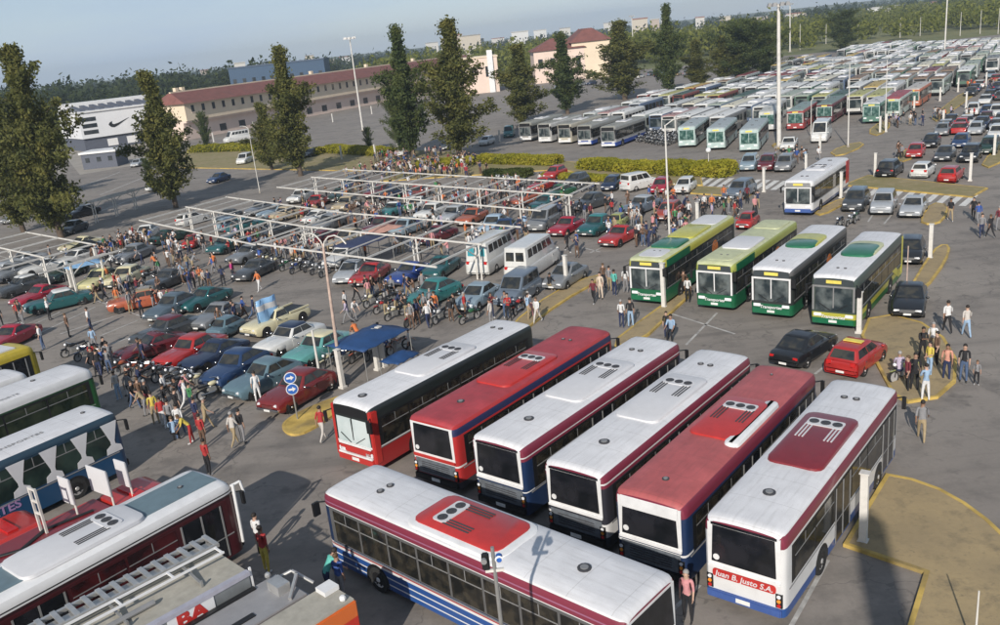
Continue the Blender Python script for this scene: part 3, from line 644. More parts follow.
# white bus at 815,180
b = make_bus('city_bus', 'white bus with dark blue bumper and red tail driving near the zebra crossing', None, L=12.2, H=3.1, roof=m_busroof, body=stripes('livery_wb', [(0, (.03, .06, .16)), (.55, c_w), (1.2, (.1, .1, .1)), (2.6, c_w)]), front=dict(frame=m_white, bumper=mat('blue_bumper', (.05, .1, .3)), brow=m_grey), ac=(.36, .6, m_roofw, 'B'), nwin=6)
x, y = corner(813, 181, 3.1, 53.8, 12.2); place(b, x, y, 233.8)
for s in (-1, 1):
    q = MB(); q.box(-6.0, -4.9, s * 1.235, s * 1.27, .8, 2.9); q.build('tail_panel', m_red, b)
# coaches: one of a kind, then copies
proto = make_bus('coach', 'coach', 'grey coaches parked behind the hedge', L=11.8, H=3.25, roof=mat('grey_green_roof', (.25, .25, .22), .55, dirt=.2), body=stripes('coach_side', [(0, (.06, .07, .08)), (.6, (.35, .34, .32)), (.95, (.12, .13, .14)), (1.25, (.03, .03, .03)), (2.6, (.25, .25, .22))]), front=dict(screen=m_screen, frame=m_grey, bumper=m_white, sign=False), ac=(.35, .6, m_roofw, 'B'), nwin=6)
body_cols = {'grey': None, 'white': mat('coach_white', (.5, .5, .48), .4, dirt=.15), 'cream': mat('coach_cream', (.45, .42, .34), .4), 'blue': stripes('coach_blue', [(0, (.03, .07, .3)), (.85, (.4, .4, .4)), (1.3, (.05, .05, .05)), (2.6, (.28, .28, .26))])}
def recolor(o, part, m):
    for ch in kids(o):
        if ch.name.split('.')[0] == part: slot(ch, 0, m)
for k, (px, py, colr, lab) in enumerate([(526, 142, 'grey', 'grey coach at the left end of the five behind the hedge'), (545, 143.5, 'white', 'pale coach second from the left behind the hedge'), (565, 144.5, 'cream', 'cream coach in the middle of the five behind the hedge'), (585, 146.5, 'blue', 'blue nosed coach fourth from the left behind the hedge'), (608.5, 148.5, 'blue', 'blue nosed coach at the right end of the five behind the hedge')]):
    o = proto if k == 0 else copy_tree(proto)
    o['label'] = lab
    if k: THINGS.append(o)
    p = G(px, py); d = Vector((math.cos(R(57)), math.sin(R(57)), 0)); c = p + d * 5.9
    place(o, c.x, c.y, 237, 11.8)
    if body_cols[colr]: recolor(o, 'body', body_cols[colr])
m_aqua = mat('pale_aqua_paint', (.42, .52, .50), .4, dirt=.12)
proto = make_bus('city_bus', 'x', 'pale aqua buses in front of the bus yard', L=11.8, H=3.0, roof=mat('aqua_grey_roof', (.33, .37, .38), .5, dirt=.2), body=m_aqua, front=dict(screen=glass('aqua_screen', (.03, .08, .07), (.12, .2, .18)), frame=m_aqua, bumper=m_aqua, brow=m_aqua), nwin=6, vents=[(.3, 0, .2), (.7, 0, .2)])
for k, (px, py, lab) in enumerate([(687, 148, 'pale aqua bus on the left of the three in front of the bus yard'), (716, 150.5, 'pale aqua bus in the middle of the three in front of the bus yard'), (749, 152.5, 'pale aqua bus on the right, next to the thick floodlight mast')]):
    o = proto if k == 0 else copy_tree(proto)
    o['label'] = lab
    if k: THINGS.append(o)
    p = G(px, py); d = Vector((math.cos(R(66)), math.sin(R(66)), 0)); c = p + d * 5.9; place(o, c.x, c.y, 246, 11.8)
proto2 = proto
# more front row buses of the yard with their parts
RW = 'buses at the near edge of the packed yard'
for px, py, hd, rc, bc, lab in [(795, 131, 60, (.2, .26, .24), (.30, .05, .05), 'red nosed bus with green windscreen beside the thin mast'), (824, 124, 58, (.15, .2, .18), (.12, .03, .04), 'dark maroon bus with teal windscreen behind the white minibus'),
                                (767, 132, 66, (.45, .45, .42), (.5, .5, .48), 'white bus with tall windows right of the pale aqua ones'), (871, 124, 56, (.5, .5, .5), (.10, .2, .16), 'bus with green front near the tuft grown island'),
                                (891, 118.5, 56, (.30, .06, .07), (.40, .46, .42), 'bus with red roof and white green front at the crowd'), (911, 108, 55, (.45, .42, .38), (.45, .14, .07), 'bus with orange red side by the yard road')]:
    o = copy_tree(proto2); THINGS.append(o); o['label'] = lab; o['group'] = RW
    p = G(px, py); d = Vector((math.cos(R(hd)), math.sin(R(hd)), 0)); c = p + d * 5.9; place(o, c.x, c.y, hd + 180, 11.8)
    m1 = mat('yard_roof_%d' % px, rc, .5, dirt=.2); m2 = mat('yard_body_%d' % px, bc, .4, dirt=.15)
    recolor(o, 'roof', m1)
    for pt in ('body', 'front_brow', 'bumper'): recolor(o, pt, m2)
# ------------------------------------------------------------------ cars
CARK = {
 # L, W, belt z, H, hood x (front of cabin base), rear cabin base x, rake front, rake rear, wheel r, style
 'sedan':   dict(L=4.5, W=1.74, zb=.92, H=1.44, cf=.95, cr=-1.65, kf=.85, kr=.75, r=.31, nose=.74, tail=.9),
 'hatch':   dict(L=3.9, W=1.68, zb=.95, H=1.47, cf=.95, cr=-1.85, kf=.75, kr=.35, r=.30, nose=.76, tail=.93),
 'suv':     dict(L=4.4, W=1.8, zb=1.05, H=1.68, cf=1.0, cr=-2.05, kf=.65, kr=.3, r=.35, nose=.9, tail=1.02),
 'vintage': dict(L=5.0, W=1.84, zb=.95, H=1.46, cf=.72, cr=-1.5, kf=.5, kr=.5, r=.34, nose=.86, tail=.9),
 'rounded': dict(L=4.8, W=1.82, zb=1.0, H=1.55, cf=.7, cr=-1.95, kf=.55, kr=1.05, r=.35, nose=.84, tail=.72),
 'coupe':   dict(L=4.7, W=1.78, zb=.9, H=1.36, cf=.55, cr=-1.75, kf=.65, kr=1.0, r=.33, nose=.8, tail=.85),
 'pickup':  dict(L=5.0, W=1.84, zb=.95, H=1.5, cf=.85, cr=-.55, kf=.45, kr=.2, r=.35, nose=.86, tail=.9),
 'minicar': dict(L=3.0, W=1.34, zb=.85, H=1.33, cf=.75, cr=-1.2, kf=.4, kr=.55, r=.26, nose=.68, tail=.7),
 'van':     dict(L=4.4, W=1.8, zb=1.1, H=1.9, cf=1.2, cr=-2.12, kf=.7, kr=.1, r=.32, nose=.9, tail=1.08),
 'minibus': dict(L=6.4, W=2.0, zb=1.25, H=2.62, cf=2.45, cr=-3.12, kf=.85, kr=.12, r=.36, nose=1.05, tail=1.22),
}
def quadpt(q, u, v):
    a, b, c, d = q
    return (a * (1 - u) + b * u) * (1 - v) + (d * (1 - u) + c * u) * v
def pane(mb, q, u0, u1, v0, v1, off=.012):
    n = (q[1] - q[0]).cross(q[3] - q[0]).normalized()
    pts = [quadpt(q, u, v) for u, v in ((u0, v0), (u1, v0), (u1, v1), (u0, v1))]
    mb.hexa([p - n * .02 for p in pts], [p + n * off for p in pts])
def make_car(kind, full=True):
    k = CARK[kind]; L, W, zb, H = k['L'], k['W'], k['zb'], k['H']; r = k['r']; hw = W / 2
    old = kind in ('vintage', 'rounded', 'coupe', 'pickup')
    root = empty({'minibus': 'minibus', 'van': 'van', 'pickup': 'pickup_truck'}.get(kind, 'car'))
    paint = m_white
    st = [(-L / 2, .16, k['tail'] - .18, .42), (-L / 2 + .06, .07, k['tail'] - .07, .34), (-L / 2 + .25, .02, k['tail'], .26), (k['cr'], 0, zb - .02, .22), (0, 0, zb, .2), (k['cf'], 0, zb, .22),
          (k['cf'] + (L / 2 - k['cf']) * .55, .01, (zb + k['nose']) / 2 + .03, .22), (L / 2 - .25, .04, k['nose'], .26), (L / 2 - .07, .09, k['nose'] - .07, .34), (L / 2, .2, k['nose'] - .18, .42)]
    if kind == 'rounded': st[0] = (-L / 2, .3, .55, .42); st[1] = (-L / 2 + .12, .18, .66, .34); st[2] = (-L / 2 + .4, .08, .8, .26)
    rings = []
    for x, i, zt, z0 in st:
        w = hw - i
        h = [(w - .06, z0), (w, z0 + .12), (w, zt * .62), (w - .015, zt - .12), (w - .07, zt - .03), (w - .2, zt), (w * .45, zt + .025), (0, zt + .03)]
        rings.append([(x, a, b) for a, b in h] + [(x, -a, b) for a, b in h[-2::-1]])
    body = MB(); body.loft(rings)
    # cabin shell in body colour
    zt = H - .05; wb = hw - .07; wt = hw - (.24 if kind not in ('van', 'minibus') else .14); c0, c1 = k['cr'], k['cf']; t0, t1 = c0 + k['kr'], c1 - k['kf']
    z1 = zb - .03
    B = [Vector((c0, -wb, z1)), Vector((c1, -wb, z1)), Vector((c1, wb, z1)), Vector((c0, wb, z1))]
    T = [Vector((t0, -wt, zt)), Vector((t1, -wt, zt)), Vector((t1, wt, zt)), Vector((t0, wt, zt))]
    cab = []
    for f in (0, .33, .66, .9, 1):
        x0 = c0 + (t0 - c0) * f; x1 = c1 + (t1 - c1) * f; w_ = wb + (wt - wb) * f; z = z1 + (zt - z1) * f
        cab.append([(a, b, z) for a, b in rounded_rect(x0, x1, -w_, w_, .12, 2)])
    body.loft(cab, cap=False)
    if kind in ('rounded', 'vintage'):      # separate swelling wings over the wheels, and a raised bonnet
        for s in (-1, 1):
            for xw in (L / 2 - .95, -L / 2 + 1.0): body.ball((xw, s * (hw - .2), .62), (.82 if kind == 'rounded' else .7, .235, .36 if kind == 'rounded' else .3), 8)
        body.ball((L / 2 - 1.1, 0, k['nose'] - .12), (1.1, .5, .26), 8)
    bo = body.build('body', [paint], root, smooth=38)
    rf = MB(); rr = []
    for z, i in (((zt, 0), (zt + .035, .05), (zt + .055, .2)) if not old else ((zt, -.03), (zt + .04, .0), (zt + .09, .1), (zt + .12, .32))):
        rr.append([(a, b, z) for a, b in rounded_rect(t0 - .02 + i, t1 + .02 - i, -wt + i * .8, wt - i * .8, .12 if not old else .2, 3)])
    rf.loft(rr); rf.build('roof', [paint], root, smooth=50)
    # glass
    fq = [B[1], B[2], T[2], T[1]]; rq = [B[3], B[0], T[0], T[3]]; sl_ = [B[2], B[3], T[3], T[2]]; sr_ = [B[0], B[1], T[1], T[0]]
    q = MB(); pane(q, fq, .08, .92, .12, .94); q.build('windscreen', m_glass, root)
    q = MB()
    if kind in ('minibus',): pane(q, rq, .1, .46, .3, .78); pane(q, rq, .54, .9, .3, .78)
    else: pane(q, rq, .1, .9, .18 if kind != 'van' else .35, .92)
    q.build('rear_window', m_glass, root)
    nw = {'minibus': 5, 'van': 3, 'suv': 3, 'pickup': 1, 'minicar': 1}.get(kind, 2)
    for qq in (sl_, sr_):
        for i in range(nw):
            u0 = .07 + i * .86 / nw + .015; u1 = .07 + (i + 1) * .86 / nw - .015
            q = MB(); pane(q, qq, u0, u1, .2 if kind != 'minibus' else .42, .9 if kind != 'minibus' else .86); q.build('side_window', m_glass, root)
    xa = c1 - .1
    for s in (-1, 1):
        for j in range(1 if kind in ('pickup', 'minicar', 'minibus') else 2):
            x1_, x0_ = xa - j * 1.02, xa - j * 1.02 - .96
            q = MB(); q.box(x0_, x1_, s * (hw - .03), s * (hw + .008), .36, zb * .86); dr = q.build('door', [paint], root, bevel=.006)
            q = MB(); q.box(x0_ + .06, x0_ + .2, s * (hw + .006), s * (hw + .03), zb * .78, zb * .78 + .03); q.build('handle', m_chrome, dr)
    if kind == 'pickup':
        q = MB(); q.box(-2.3, -.65, -.72, .72, zb + .0, zb + .03); q.build('load_bed', m_black, root)
        for s in (-1, 1):
            q = MB(); q.box(-2.4, -.6, s * .74, s * .86, zb - .02, zb + .12); q.build('bed_rail', [paint], root, bevel=.02)
    rm = m_chrome if old else m_rim
    for x in (L / 2 - .85 if kind != 'minibus' else L / 2 - 1.1, -L / 2 + .9 if kind != 'minibus' else -L / 2 + 1.4):
        for s in (-1, 1): wheel_at(root, x, s * (hw + .005), r=r, w=.2, rim=rm, body_y=hw - .01)
    nz = k['nose'] - .14; tz = k['tail'] - .16
    for s in (-1, 1):
        q = MB()
        if old: q.cyl((L / 2 - .12, s * (hw - .34), nz - .02), (L / 2 - .0, s * (hw - .34), nz - .04), .1, n=12)
        else: q.box(L / 2 - .2, L / 2 - .015, s * (hw - .5), s * (hw - .16), nz - .08, nz + .06)
        q.build('headlight', m_head, root, bevel=0 if old else .03)
        q = MB()
        q.box(-L / 2 - .0, -L / 2 + .12, s * (hw - .38), s * (hw - .13), tz - .09, tz + (.05 if kind not in ('van', 'minibus', 'hatch') else .15)); q.build('taillight', m_tail, root, bevel=.02)
        q = MB(); q.ball((c1 - .15, s * (hw + .07), zb + .06), (.06, .1, .07), 6); q.build('mirror', [paint] if not old else [m_chrome], root, smooth=60)
    bm_ = m_chrome if old else m_grey
    q = MB(); q.box(L / 2 - .08, L / 2 + .05, -hw + .14, hw - .14, .36, .5); q.build('bumper', bm_ if old else [paint], root, bevel=.03)
    q = MB(); q.box(-L / 2 - .05, -L / 2 + .08, -hw + .14, hw - .14, .36, .5); q.build('bumper', bm_ if old else [paint], root, bevel=.03)
    q = MB(); q.box(L / 2 + .05, L / 2 + .06, -.2, .2, .37, .48); q.build('number_plate', m_plate, root)
    q = MB(); q.box(-L / 2 - .06, -L / 2 - .05, -.2, .2, .37, .48); q.build('number_plate', m_plate, root)
    q = MB(); q.box(L / 2 - .15, L / 2 - .008, -.36, .36, .5, nz + .02)
    for j in range(3): q.box(L / 2 - .1, L / 2 + .004, -.36, .36, .52 + j * .055, .54 + j * .055, 1)
    q.build('grille', [m_black, bm_], root)
    return root
PROTO = {}
VCOL = {
 'white': (.62, .62, .6), 'cream': (.6, .55, .36), 'pale yellow': (.58, .54, .28), 'red': (.36, .022, .02), 'dark red': (.16, .015, .015), 'crimson': (.32, .012, .03), 'maroon': (.11, .012, .018),
 'teal': (.03, .17, .17), 'dark teal': (.012, .085, .09), 'steel blue': (.10, .165, .20), 'navy': (.012, .022, .055), 'dark blue': (.015, .04, .11), 'royal blue': (.02, .05, .22), 'silver': (.34, .36, .38),
 'grey': (.17, .18, .19), 'dark grey': (.05, .055, .06), 'black': (.012, .013, .015), 'slate': (.07, .10, .125), 'beige': (.40, .33, .22), 'orange': (.36, .09, .04), 'green': (.02, .1, .04),
 'dark green': (.012, .04, .03), 'pale blue': (.30, .40, .50), 'silver blue': (.22, .29, .34), 'tan': (.26, .2, .12), 'aqua': (.10, .30, .28), 'lime': (.30, .32, .10), 'blue grey': (.12, .15, .19), 'brick red': (.30, .05, .03)}
def paintm(c): return mat('car_paint_' + c.replace(' ', '_'), VCOL[c], .3, var=.08, coat=.6, dirt=.06)
CATN = {'minibus': 'minibus', 'van': 'van', 'pickup': 'pickup'}
PAINTED = ('body', 'bumper', 'mirror', 'bed_rail', 'door')
def add_car(kind, nose, tail, col, label, group=None, roof=None, z=.7, hd=None):
    if kind not in PROTO:
        PROTO[kind] = o = make_car(kind)
    else:
        o = copy_tree(PROTO[kind])
    a = G(*nose, z); b = G(*tail, z); c = (a + b) / 2
    h = math.atan2(a.y - b.y, a.x - b.x) if hd is None else R(hd)
    k = CARK[kind]; o.location = (c.x, c.y, .004); o.rotation_euler = (0, 0, h); foot(c.x, c.y, h, k['L'], k['W'])
    for ch in kids(o):
        n = ch.name.split('.')[0]
        if n in PAINTED:
            if n == 'mirror' or n == 'bumper':
                if kind in ('vintage', 'rounded', 'coupe', 'pickup'): continue
            slot(ch, 0, paintm(col))
        if n == 'roof': slot(ch, 0, paintm(roof or col))
        if n == 'rear_window' and kind == 'minibus': slot(ch, 0, m_glass)
    tag(o, label, CATN.get(kind, 'car'), group)
    return o
GV = 'old cars shown at the gathering on the left'
GC = 'modern cars parked in the lot'
V = [ # kind, nose, tail, colour, label, roof
 ('vintage', (22, 308), (92, 292), 'dark teal', 'dark teal old sedan with white roof at the left, beside empty stalls', 'white'),
 ('coupe', (14, 302), (62, 286), 'crimson', 'crimson old coupe behind the teal sedan with white roof', None),
 ('vintage', (2, 291), (42, 279), 'dark grey', 'dark old sedan with white roof at the left edge', 'white'),
 ('rounded', (80, 288), (118, 271), 'pale yellow', 'pale yellow old sedan beside the light blue tarp', None),
 ('vintage', (110, 283), (142, 268), 'cream', 'cream old sedan behind the pale yellow one', None),
 ('vintage', (122, 302), (160, 295), 'orange', 'orange car with tan roof behind a row of people', 'tan'),
 ('rounded', (152, 315), (192, 297), 'slate', 'slate blue rounded old car with its roof in the sun', None),
 ('coupe', (184, 305), (222, 290), 'dark teal', 'dark teal old car touching the slate blue rounded one', None),
 ('coupe', (192, 326), (240, 302), 'grey', 'dusty grey old coupe in the middle of the left cars', 'grey'),
 ('vintage', (136, 340), (196, 318), 'dark grey', 'charcoal old sedan with a dark maroon roof', 'maroon'),
 ('vintage', (154, 366), (224, 333), 'red', 'bright red long old sedan with fins', None),
 ('coupe', (128, 352), (174, 337), 'maroon', 'maroon old coupe in front of the bright red long one', None),
 ('minicar', (212, 332), (238, 320), 'steel blue', 'small steel blue car beside the cream pickup', None),
 ('pickup', (234, 336), (313, 303), 'cream', 'cream old pickup with a load bed', None),
 ('vintage', (254, 353), (322, 322), 'white', 'white old car with a navy roof', 'navy'),
 ('vintage', (288, 362), (346, 332), 'aqua', 'aqua old car with cream roof next to the blue canopy', 'cream'),
 ('coupe', (186, 366), (240, 340), 'navy', 'navy old coupe between the bright red sedan and blue cars', None),
 ('rounded', (206, 383), (264, 350), 'dark blue', 'dark blue rounded old car behind the steel blue one', None),
 ('rounded', (222, 396), (304, 358), 'steel blue', 'steel blue rounded old car near the arrow signs', None),
 ('rounded', (260, 409), (334, 368), 'dark red', 'dark red rounded old car beside the arrow signs', None),
 ('vintage', (203, 254), (248, 234), 'dark teal', 'grey green old sedan in front of the left white canopy', 'slate'),
 ('minicar', (184, 246), (199, 236), 'red', 'tiny red three wheel style car left of the grey green sedan', None),
 ('coupe', (232, 259), (262, 247), 'grey', 'grey old coupe right of the grey green sedan', None),
 ('coupe', (133, 239), (157, 225), 'white', 'white open old car left of the first white canopy', None),
 ('vintage', (284, 203), (316, 189), 'white', 'white old sedan under the middle canopy, leftmost there', None),
 ('coupe', (302, 208), (328, 195), 'red', 'red old coupe under the middle canopy', None),
 ('coupe', (328, 200), (350, 189), 'dark green', 'dark green old coupe under the middle canopy', None),
 ('vintage', (332, 210), (360, 197), 'beige', 'beige old sedan under the middle canopy', None),
 ('vintage', (306, 232), (350, 213), 'grey', 'long grey car under the near canopy', None),
 ('coupe', (376, 216), (408, 202), 'teal', 'teal and white old car behind a group of people', 'white'),
 ('pickup', (404, 211), (430, 197), 'white', 'white old pickup with dark bed under the middle canopy', None),
 ('vintage', (412, 219), (450, 203), 'white', 'long white old sedan in the middle of the canopies', None),
 ('vintage', (436, 222), (470, 206), 'silver', 'silver white old sedan next to the long white one', None),
 ('coupe', (455, 224), (487, 208), 'orange', 'orange red old coupe under the canopy edge', None),
 ('rounded', (476, 236), (510, 214), 'pale blue', 'pale blue rounded small car beside a blue one', None),
 ('coupe', (492, 238), (516, 217), 'dark blue', 'dark blue car with white headlights behind the minibuses', None),
 ('coupe', (405, 197), (428, 187), 'brick red', 'brick red car far under the middle canopy', None),
 ('coupe', (545, 236), (586, 215), 'crimson', 'crimson old coupe right of the grey van', None),
 ('rounded', (578, 234), (614, 216), 'dark teal', 'green rounded old car right of the crimson coupe', 'teal'),
 ('minicar', (608, 226), (626, 215), 'lime', 'small lime car in the crowd', None),
 ('coupe', (608, 240), (630, 229), 'red', 'low red car near the crowd by the leftmost green bus', None),
 ('coupe', (352, 284), (386, 262), 'red', 'red small old car between silver and royal blue cars', None),
 ('coupe', (388, 282), (428, 262), 'royal blue', 'royal blue car behind the motorcycles', None),
 ('coupe', (428, 274), (452, 258), 'dark teal', 'dark green car left of the minibuses', None),
 ('rounded', (406, 304), (460, 280), 'teal', 'bright teal rounded old car in front of the minibuses', None),
 ('coupe', (330, 262), (352, 250), 'white', 'white coupe behind the silver sedan', None),
 ('minicar', (738, 226), (757, 213), 'red', 'small red car behind the second green bus', None),
 ('coupe', (532, 188), (552, 180), 'red', 'red low car beneath the far canopy edge', None),
 ('hatch', (543, 177), (566, 168), 'red', 'red hatchback by the hedge, behind the canopy', None),
 ('hatch', (566, 184), (586, 176), 'dark grey', 'dark grey car at the canopy end by the hedge', None),
 ('coupe', (510, 203), (536, 193), 'orange', 'rust coloured car under the canopy behind the grey van', None),
 ('coupe', (545, 196), (572, 187), 'green', 'green car between canopy posts far back', None),
 ('vintage', (574, 206), (608, 196), 'dark grey', 'dark car among people right of the canopy', None),
 ('vintage', (622, 212), (660, 197), 'blue grey', 'blue grey car in the crowd left of the thin white mast', 'silver'),
 ('coupe', (246, 213), (272, 203), 'grey', 'grey green car inside the left canopy', None),
 ('coupe', (216, 222), (240, 210), 'dark grey', 'dark car inside the left canopy', None),
 ('vintage', (340, 187), (362, 178), 'slate', 'slate car at the back of the middle canopy', None),
 ('coupe', (240, 275), (268, 262), 'dark grey', 'dark car right of the pavement shadows', None),
 ('vintage', (364, 232), (398, 218), 'maroon', 'maroon car beneath the near canopy', None),
 ('coupe', (420, 240), (452, 228), 'maroon', 'dark red car behind the right post pair of the near canopy', None),
 ('coupe', (150, 285), (182, 272), 'dark grey', 'dark car hidden behind people at the left', None),
 ('coupe', (26, 270), (55, 262), 'white', 'white car behind the left white frame', None),
 ('coupe', (58, 262), (90, 252), 'white', 'white roofed car beside the tree foot', None),
 ('coupe', (50, 277), (80, 265), 'dark green', 'dark green car with people around it beneath the tree', None),
 ('rounded', (0, 276), (24, 268), 'grey', 'grey car at the left edge behind the frame', None),
 ('coupe', (-4, 342), (22, 330), 'crimson', 'crimson car above the yellow bus', None),
 ('vintage', (118, 259), (148, 247), 'grey', 'grey car left of the strolling people', None),
]
for kd, a, b, c, lab, rf_ in V: add_car(kd, a, b, c, lab, GV, rf_)
C = [
 ('van', (655, 181), (624, 188), 'white', 'white window van at the hedge', None),
 ('hatch', (603, 191), (620, 179), 'navy', 'dark blue hatchback left of the white window van', None),
 ('hatch', (654, 194), (668, 181), 'crimson', 'crimson hatchback between white van and white hatchback', None),
 ('hatch', (675, 195), (694, 180), 'white', 'white hatchback behind the thin white mast', None),
 ('suv', (728, 198), (752, 186), 'blue grey', 'blue grey car surrounded by the crowd', None),
 ('van', (522, 234), (562, 209), 'grey', 'dark silver van left of the crimson coupe', 'silver'),
 ('sedan', (332, 284), (369, 258), 'silver', 'silver sedan left of the red small old car', None),
 ('sedan', (452, 311), (500, 280), 'silver blue', 'silver blue sedan in front of the minibuses', None),
 ('van', (492, 308), (540, 275), 'blue grey', 'blue grey people carrier at the end of the row', None),
 ('sedan', (543, 288), (586, 262), 'grey', 'grey sedan beside the white square post', None),
 ('minibus', (518, 243), (468, 274), 'white', 'white minibus with blue rear glass, left of two', None),
 ('minibus', (556, 248), (508, 279), 'white', 'white minibus with square rear windows, right of two', None),
 ('sedan', (822, 333), (786, 356), 'black', 'black sedan seen from behind above the red roofed bus', None),
 ('hatch', (871, 343), (843, 364), 'red', 'red hatchback with a yellow board on its roof', None),
 ('sedan', (907, 312), (912, 284), 'black', 'black car facing the camera by the sandy island', None),
 ('hatch', (908, 258), (913, 242), 'black', 'black hatchback behind the rightmost green bus', None),
 ('suv', (850, 208), (862, 193), 'dark grey', 'dark silver car left of three by the zebra crossing', 'slate'),
 ('suv', (878, 213), (889, 194), 'silver', 'silver car with dark grille in the middle of three', None),
 ('sedan', (907, 215), (920, 197), 'silver', 'light silver sedan on the right of three by the zebra crossing', None),
 ('suv', (898, 165), (882, 176), 'black', 'black jeep parked behind the dry median', None),
 ('hatch', (931, 165), (915, 177), 'white', 'white hatchback parked behind the dry median', None),
 ('hatch', (958, 170), (944, 181), 'red', 'red car parked behind the dry median', None),
 ('hatch', (911, 158), (920, 147), 'red', 'red hatchback facing the camera among dark cars', None),
 ('sedan', (940, 160), (950, 150), 'dark grey', 'dark silver sedan right of the red hatchback', None),
 ('suv', (965, 162), (976, 150), 'black', 'black car with wide bonnet in the dark group', None),
 ('hatch', (926, 147), (936, 138), 'black', 'black hatchback behind the red one', None),
 ('hatch', (957, 147), (965, 138), 'dark blue', 'dark blue hatchback in the dark group', None),
 ('suv', (985, 153), (994, 143), 'dark green', 'dark green car by the right edge', None),
 ('hatch', (939, 135), (946, 127), 'grey', 'grey car at the left of the upper row', None),
 ('hatch', (957, 131), (965, 121), 'red', 'red small car in the upper row', None),
 ('hatch', (972, 134), (980, 126), 'silver', 'silver car in the upper row', None),
 ('suv', (970, 116), (976, 107), 'white', 'white car with dark rear window in the upper row', None),
 ('hatch', (984, 117), (990, 108), 'dark blue', 'dark blue car between two white ones', None),
 ('suv', (993, 119), (1000, 108), 'white', 'white car at the right edge of the upper row', None),
 ('suv', (992, 141), (1002, 129), 'white', 'white car cut by the right edge', None),
 ('suv', (745, 170), (754, 160), 'silver blue', 'silver car in front of the right pale aqua bus', None),
 ('suv', (763, 170), (772, 160), 'maroon', 'maroon car below the thick mast', None),
 ('suv', (780, 171), (790, 160), 'grey', 'grey car beside the white bus', None),
 ('pickup', (786, 149), (792, 141), 'white', 'white pickup below the red nosed bus', None),
 ('minibus', (813, 146), (829, 128), 'white', 'white minibus driving by the bus yard', None),
 ('minibus', (868, 96), (878, 86), 'white', 'far white van on the yard road', None),
 ('van', (237, 164), (252, 158), 'white', 'white van passing in front of the long building', None),
 ('minibus', (222, 142), (252, 137), 'white', 'white van parked at the long building', None),
 ('hatch', (112, 165), (128, 157), 'royal blue', 'blue car beside the small white shelter', None),
 ('sedan', (128, 168), (146, 160), 'silver', 'silver car right of the small white shelter', None),
 ('sedan', (205, 183), (232, 175), 'dark blue', 'dark blue car in the shade of a tree', None),
 ('sedan', (60, 232), (85, 222), 'dark grey', 'dark car under the left tree', None),
 ('hatch', (22, 197), (32, 190), 'orange', 'orange car near the left tree', None),
 ('sedan', (0, 222), (28, 212), 'grey', 'grey car at the left edge by the trees', None),
 ('sedan', (440, 150), (452, 143), 'dark grey', 'dark car between the two middle trees', None),
 ('sedan', (395, 156), (412, 149), 'white', 'white car under the twin trees', None),
 ('hatch', (478, 145), (495, 139), 'white', 'white car behind the hedge left of the coaches', None),
 ('sedan', (300, 157), (322, 151), 'black', 'black car between trees behind the hedge', None),
 ('van', (506, 138), (512, 130), 'teal', 'teal van left of the five coaches', None),
]
for kd, a, b, c, lab, rf_ in C:
    o = add_car(kd, a, b, c, lab, GC, rf_, z=.7 if a[1] > 200 else .5)
    if 'yellow board' in lab:
        q = MB(); q.box(-.65, -.3, -.45, .45, 1.5, 1.54); q.build('roof_board', m_yel, o)
    if 'blue rear glass' in lab:
        for ch in kids(o):
            if ch.name.startswith('rear_window'): slot(ch, 0, glass('turquoise_glass', (.05, .28, .34), (.08, .36, .4), 1.))
def inpoly(px, py, poly):
    c = False
    for (x0, y0), (x1, y1) in zip(poly, poly[1:] + poly[:1]):
        if (y0 > py) != (y1 > py) and px < (x1 - x0) * (py - y0) / (y1 - y0) + x0: c = not c
    return c
rg = random.Random(21); a0 = G(0, 300); du = Vector((math.cos(R(57)), math.sin(R(57)), 0)); dv = Vector((math.cos(R(-45)), math.sin(R(-45)), 0)); nadd = 0
OLDC = ['dark grey', 'grey', 'white', 'maroon', 'navy', 'dark green', 'silver', 'cream', 'dark red', 'slate', 'white', 'beige', 'dark blue', 'silver blue', 'black', 'dark teal', 'brick red']
oldpoly = [(-20, 275), (60, 245), (140, 236), (200, 214), (300, 190), (420, 184), (560, 198), (620, 205), (700, 205), (660, 226), (580, 245), (520, 246), (470, 258), (420, 262), (330, 252), (250, 262), (180, 268), (110, 284), (-20, 300)]
for i in range(-3, 24):
    for j in range(-14, 42):
        p = a0 + du * (i * 6.6) + dv * (j * 3.0)
        px, py = P((p.x, p.y, .5))
        if not inpoly(px, py, oldpoly) or rg.random() < .3: continue
        if any(blocked(p.x + q * du.x, p.y + q * du.y, 1.05) for q in (-1.7, 0, 1.7)): continue
        if nadd > 85: continue
        kd = rg.choice(['vintage', 'coupe', 'rounded', 'coupe', 'hatch']); c = rg.choice(OLDC); nadd += 1
        t = 1 if rg.random() < .6 else -1; q = Vector((du.x, du.y, 0)) * t * 2
        zone = 'left of the canopies' if px < 150 else ('by the left canopy' if px < 290 else ('by the middle canopy' if py < 215 else 'by the near canopy') if px < 560 else 'right of the canopies')
        o = add_car(kd, (500, 400), (500, 420), c, '%s %s parked %s' % (c, {'vintage': 'long old sedan', 'coupe': 'low old coupe', 'rounded': 'rounded old car', 'hatch': 'hatchback'}[kd], zone), 'more cars ' + zone)
        FOOT.pop(); o.location = (p.x, p.y, .004); h_ = R(57) + (0 if t > 0 else math.pi) + rg.uniform(-.06, .06); o.rotation_euler = (0, 0, h_); foot(p.x, p.y, h_, 4.8, 1.8)
print('OLDADD', nadd)
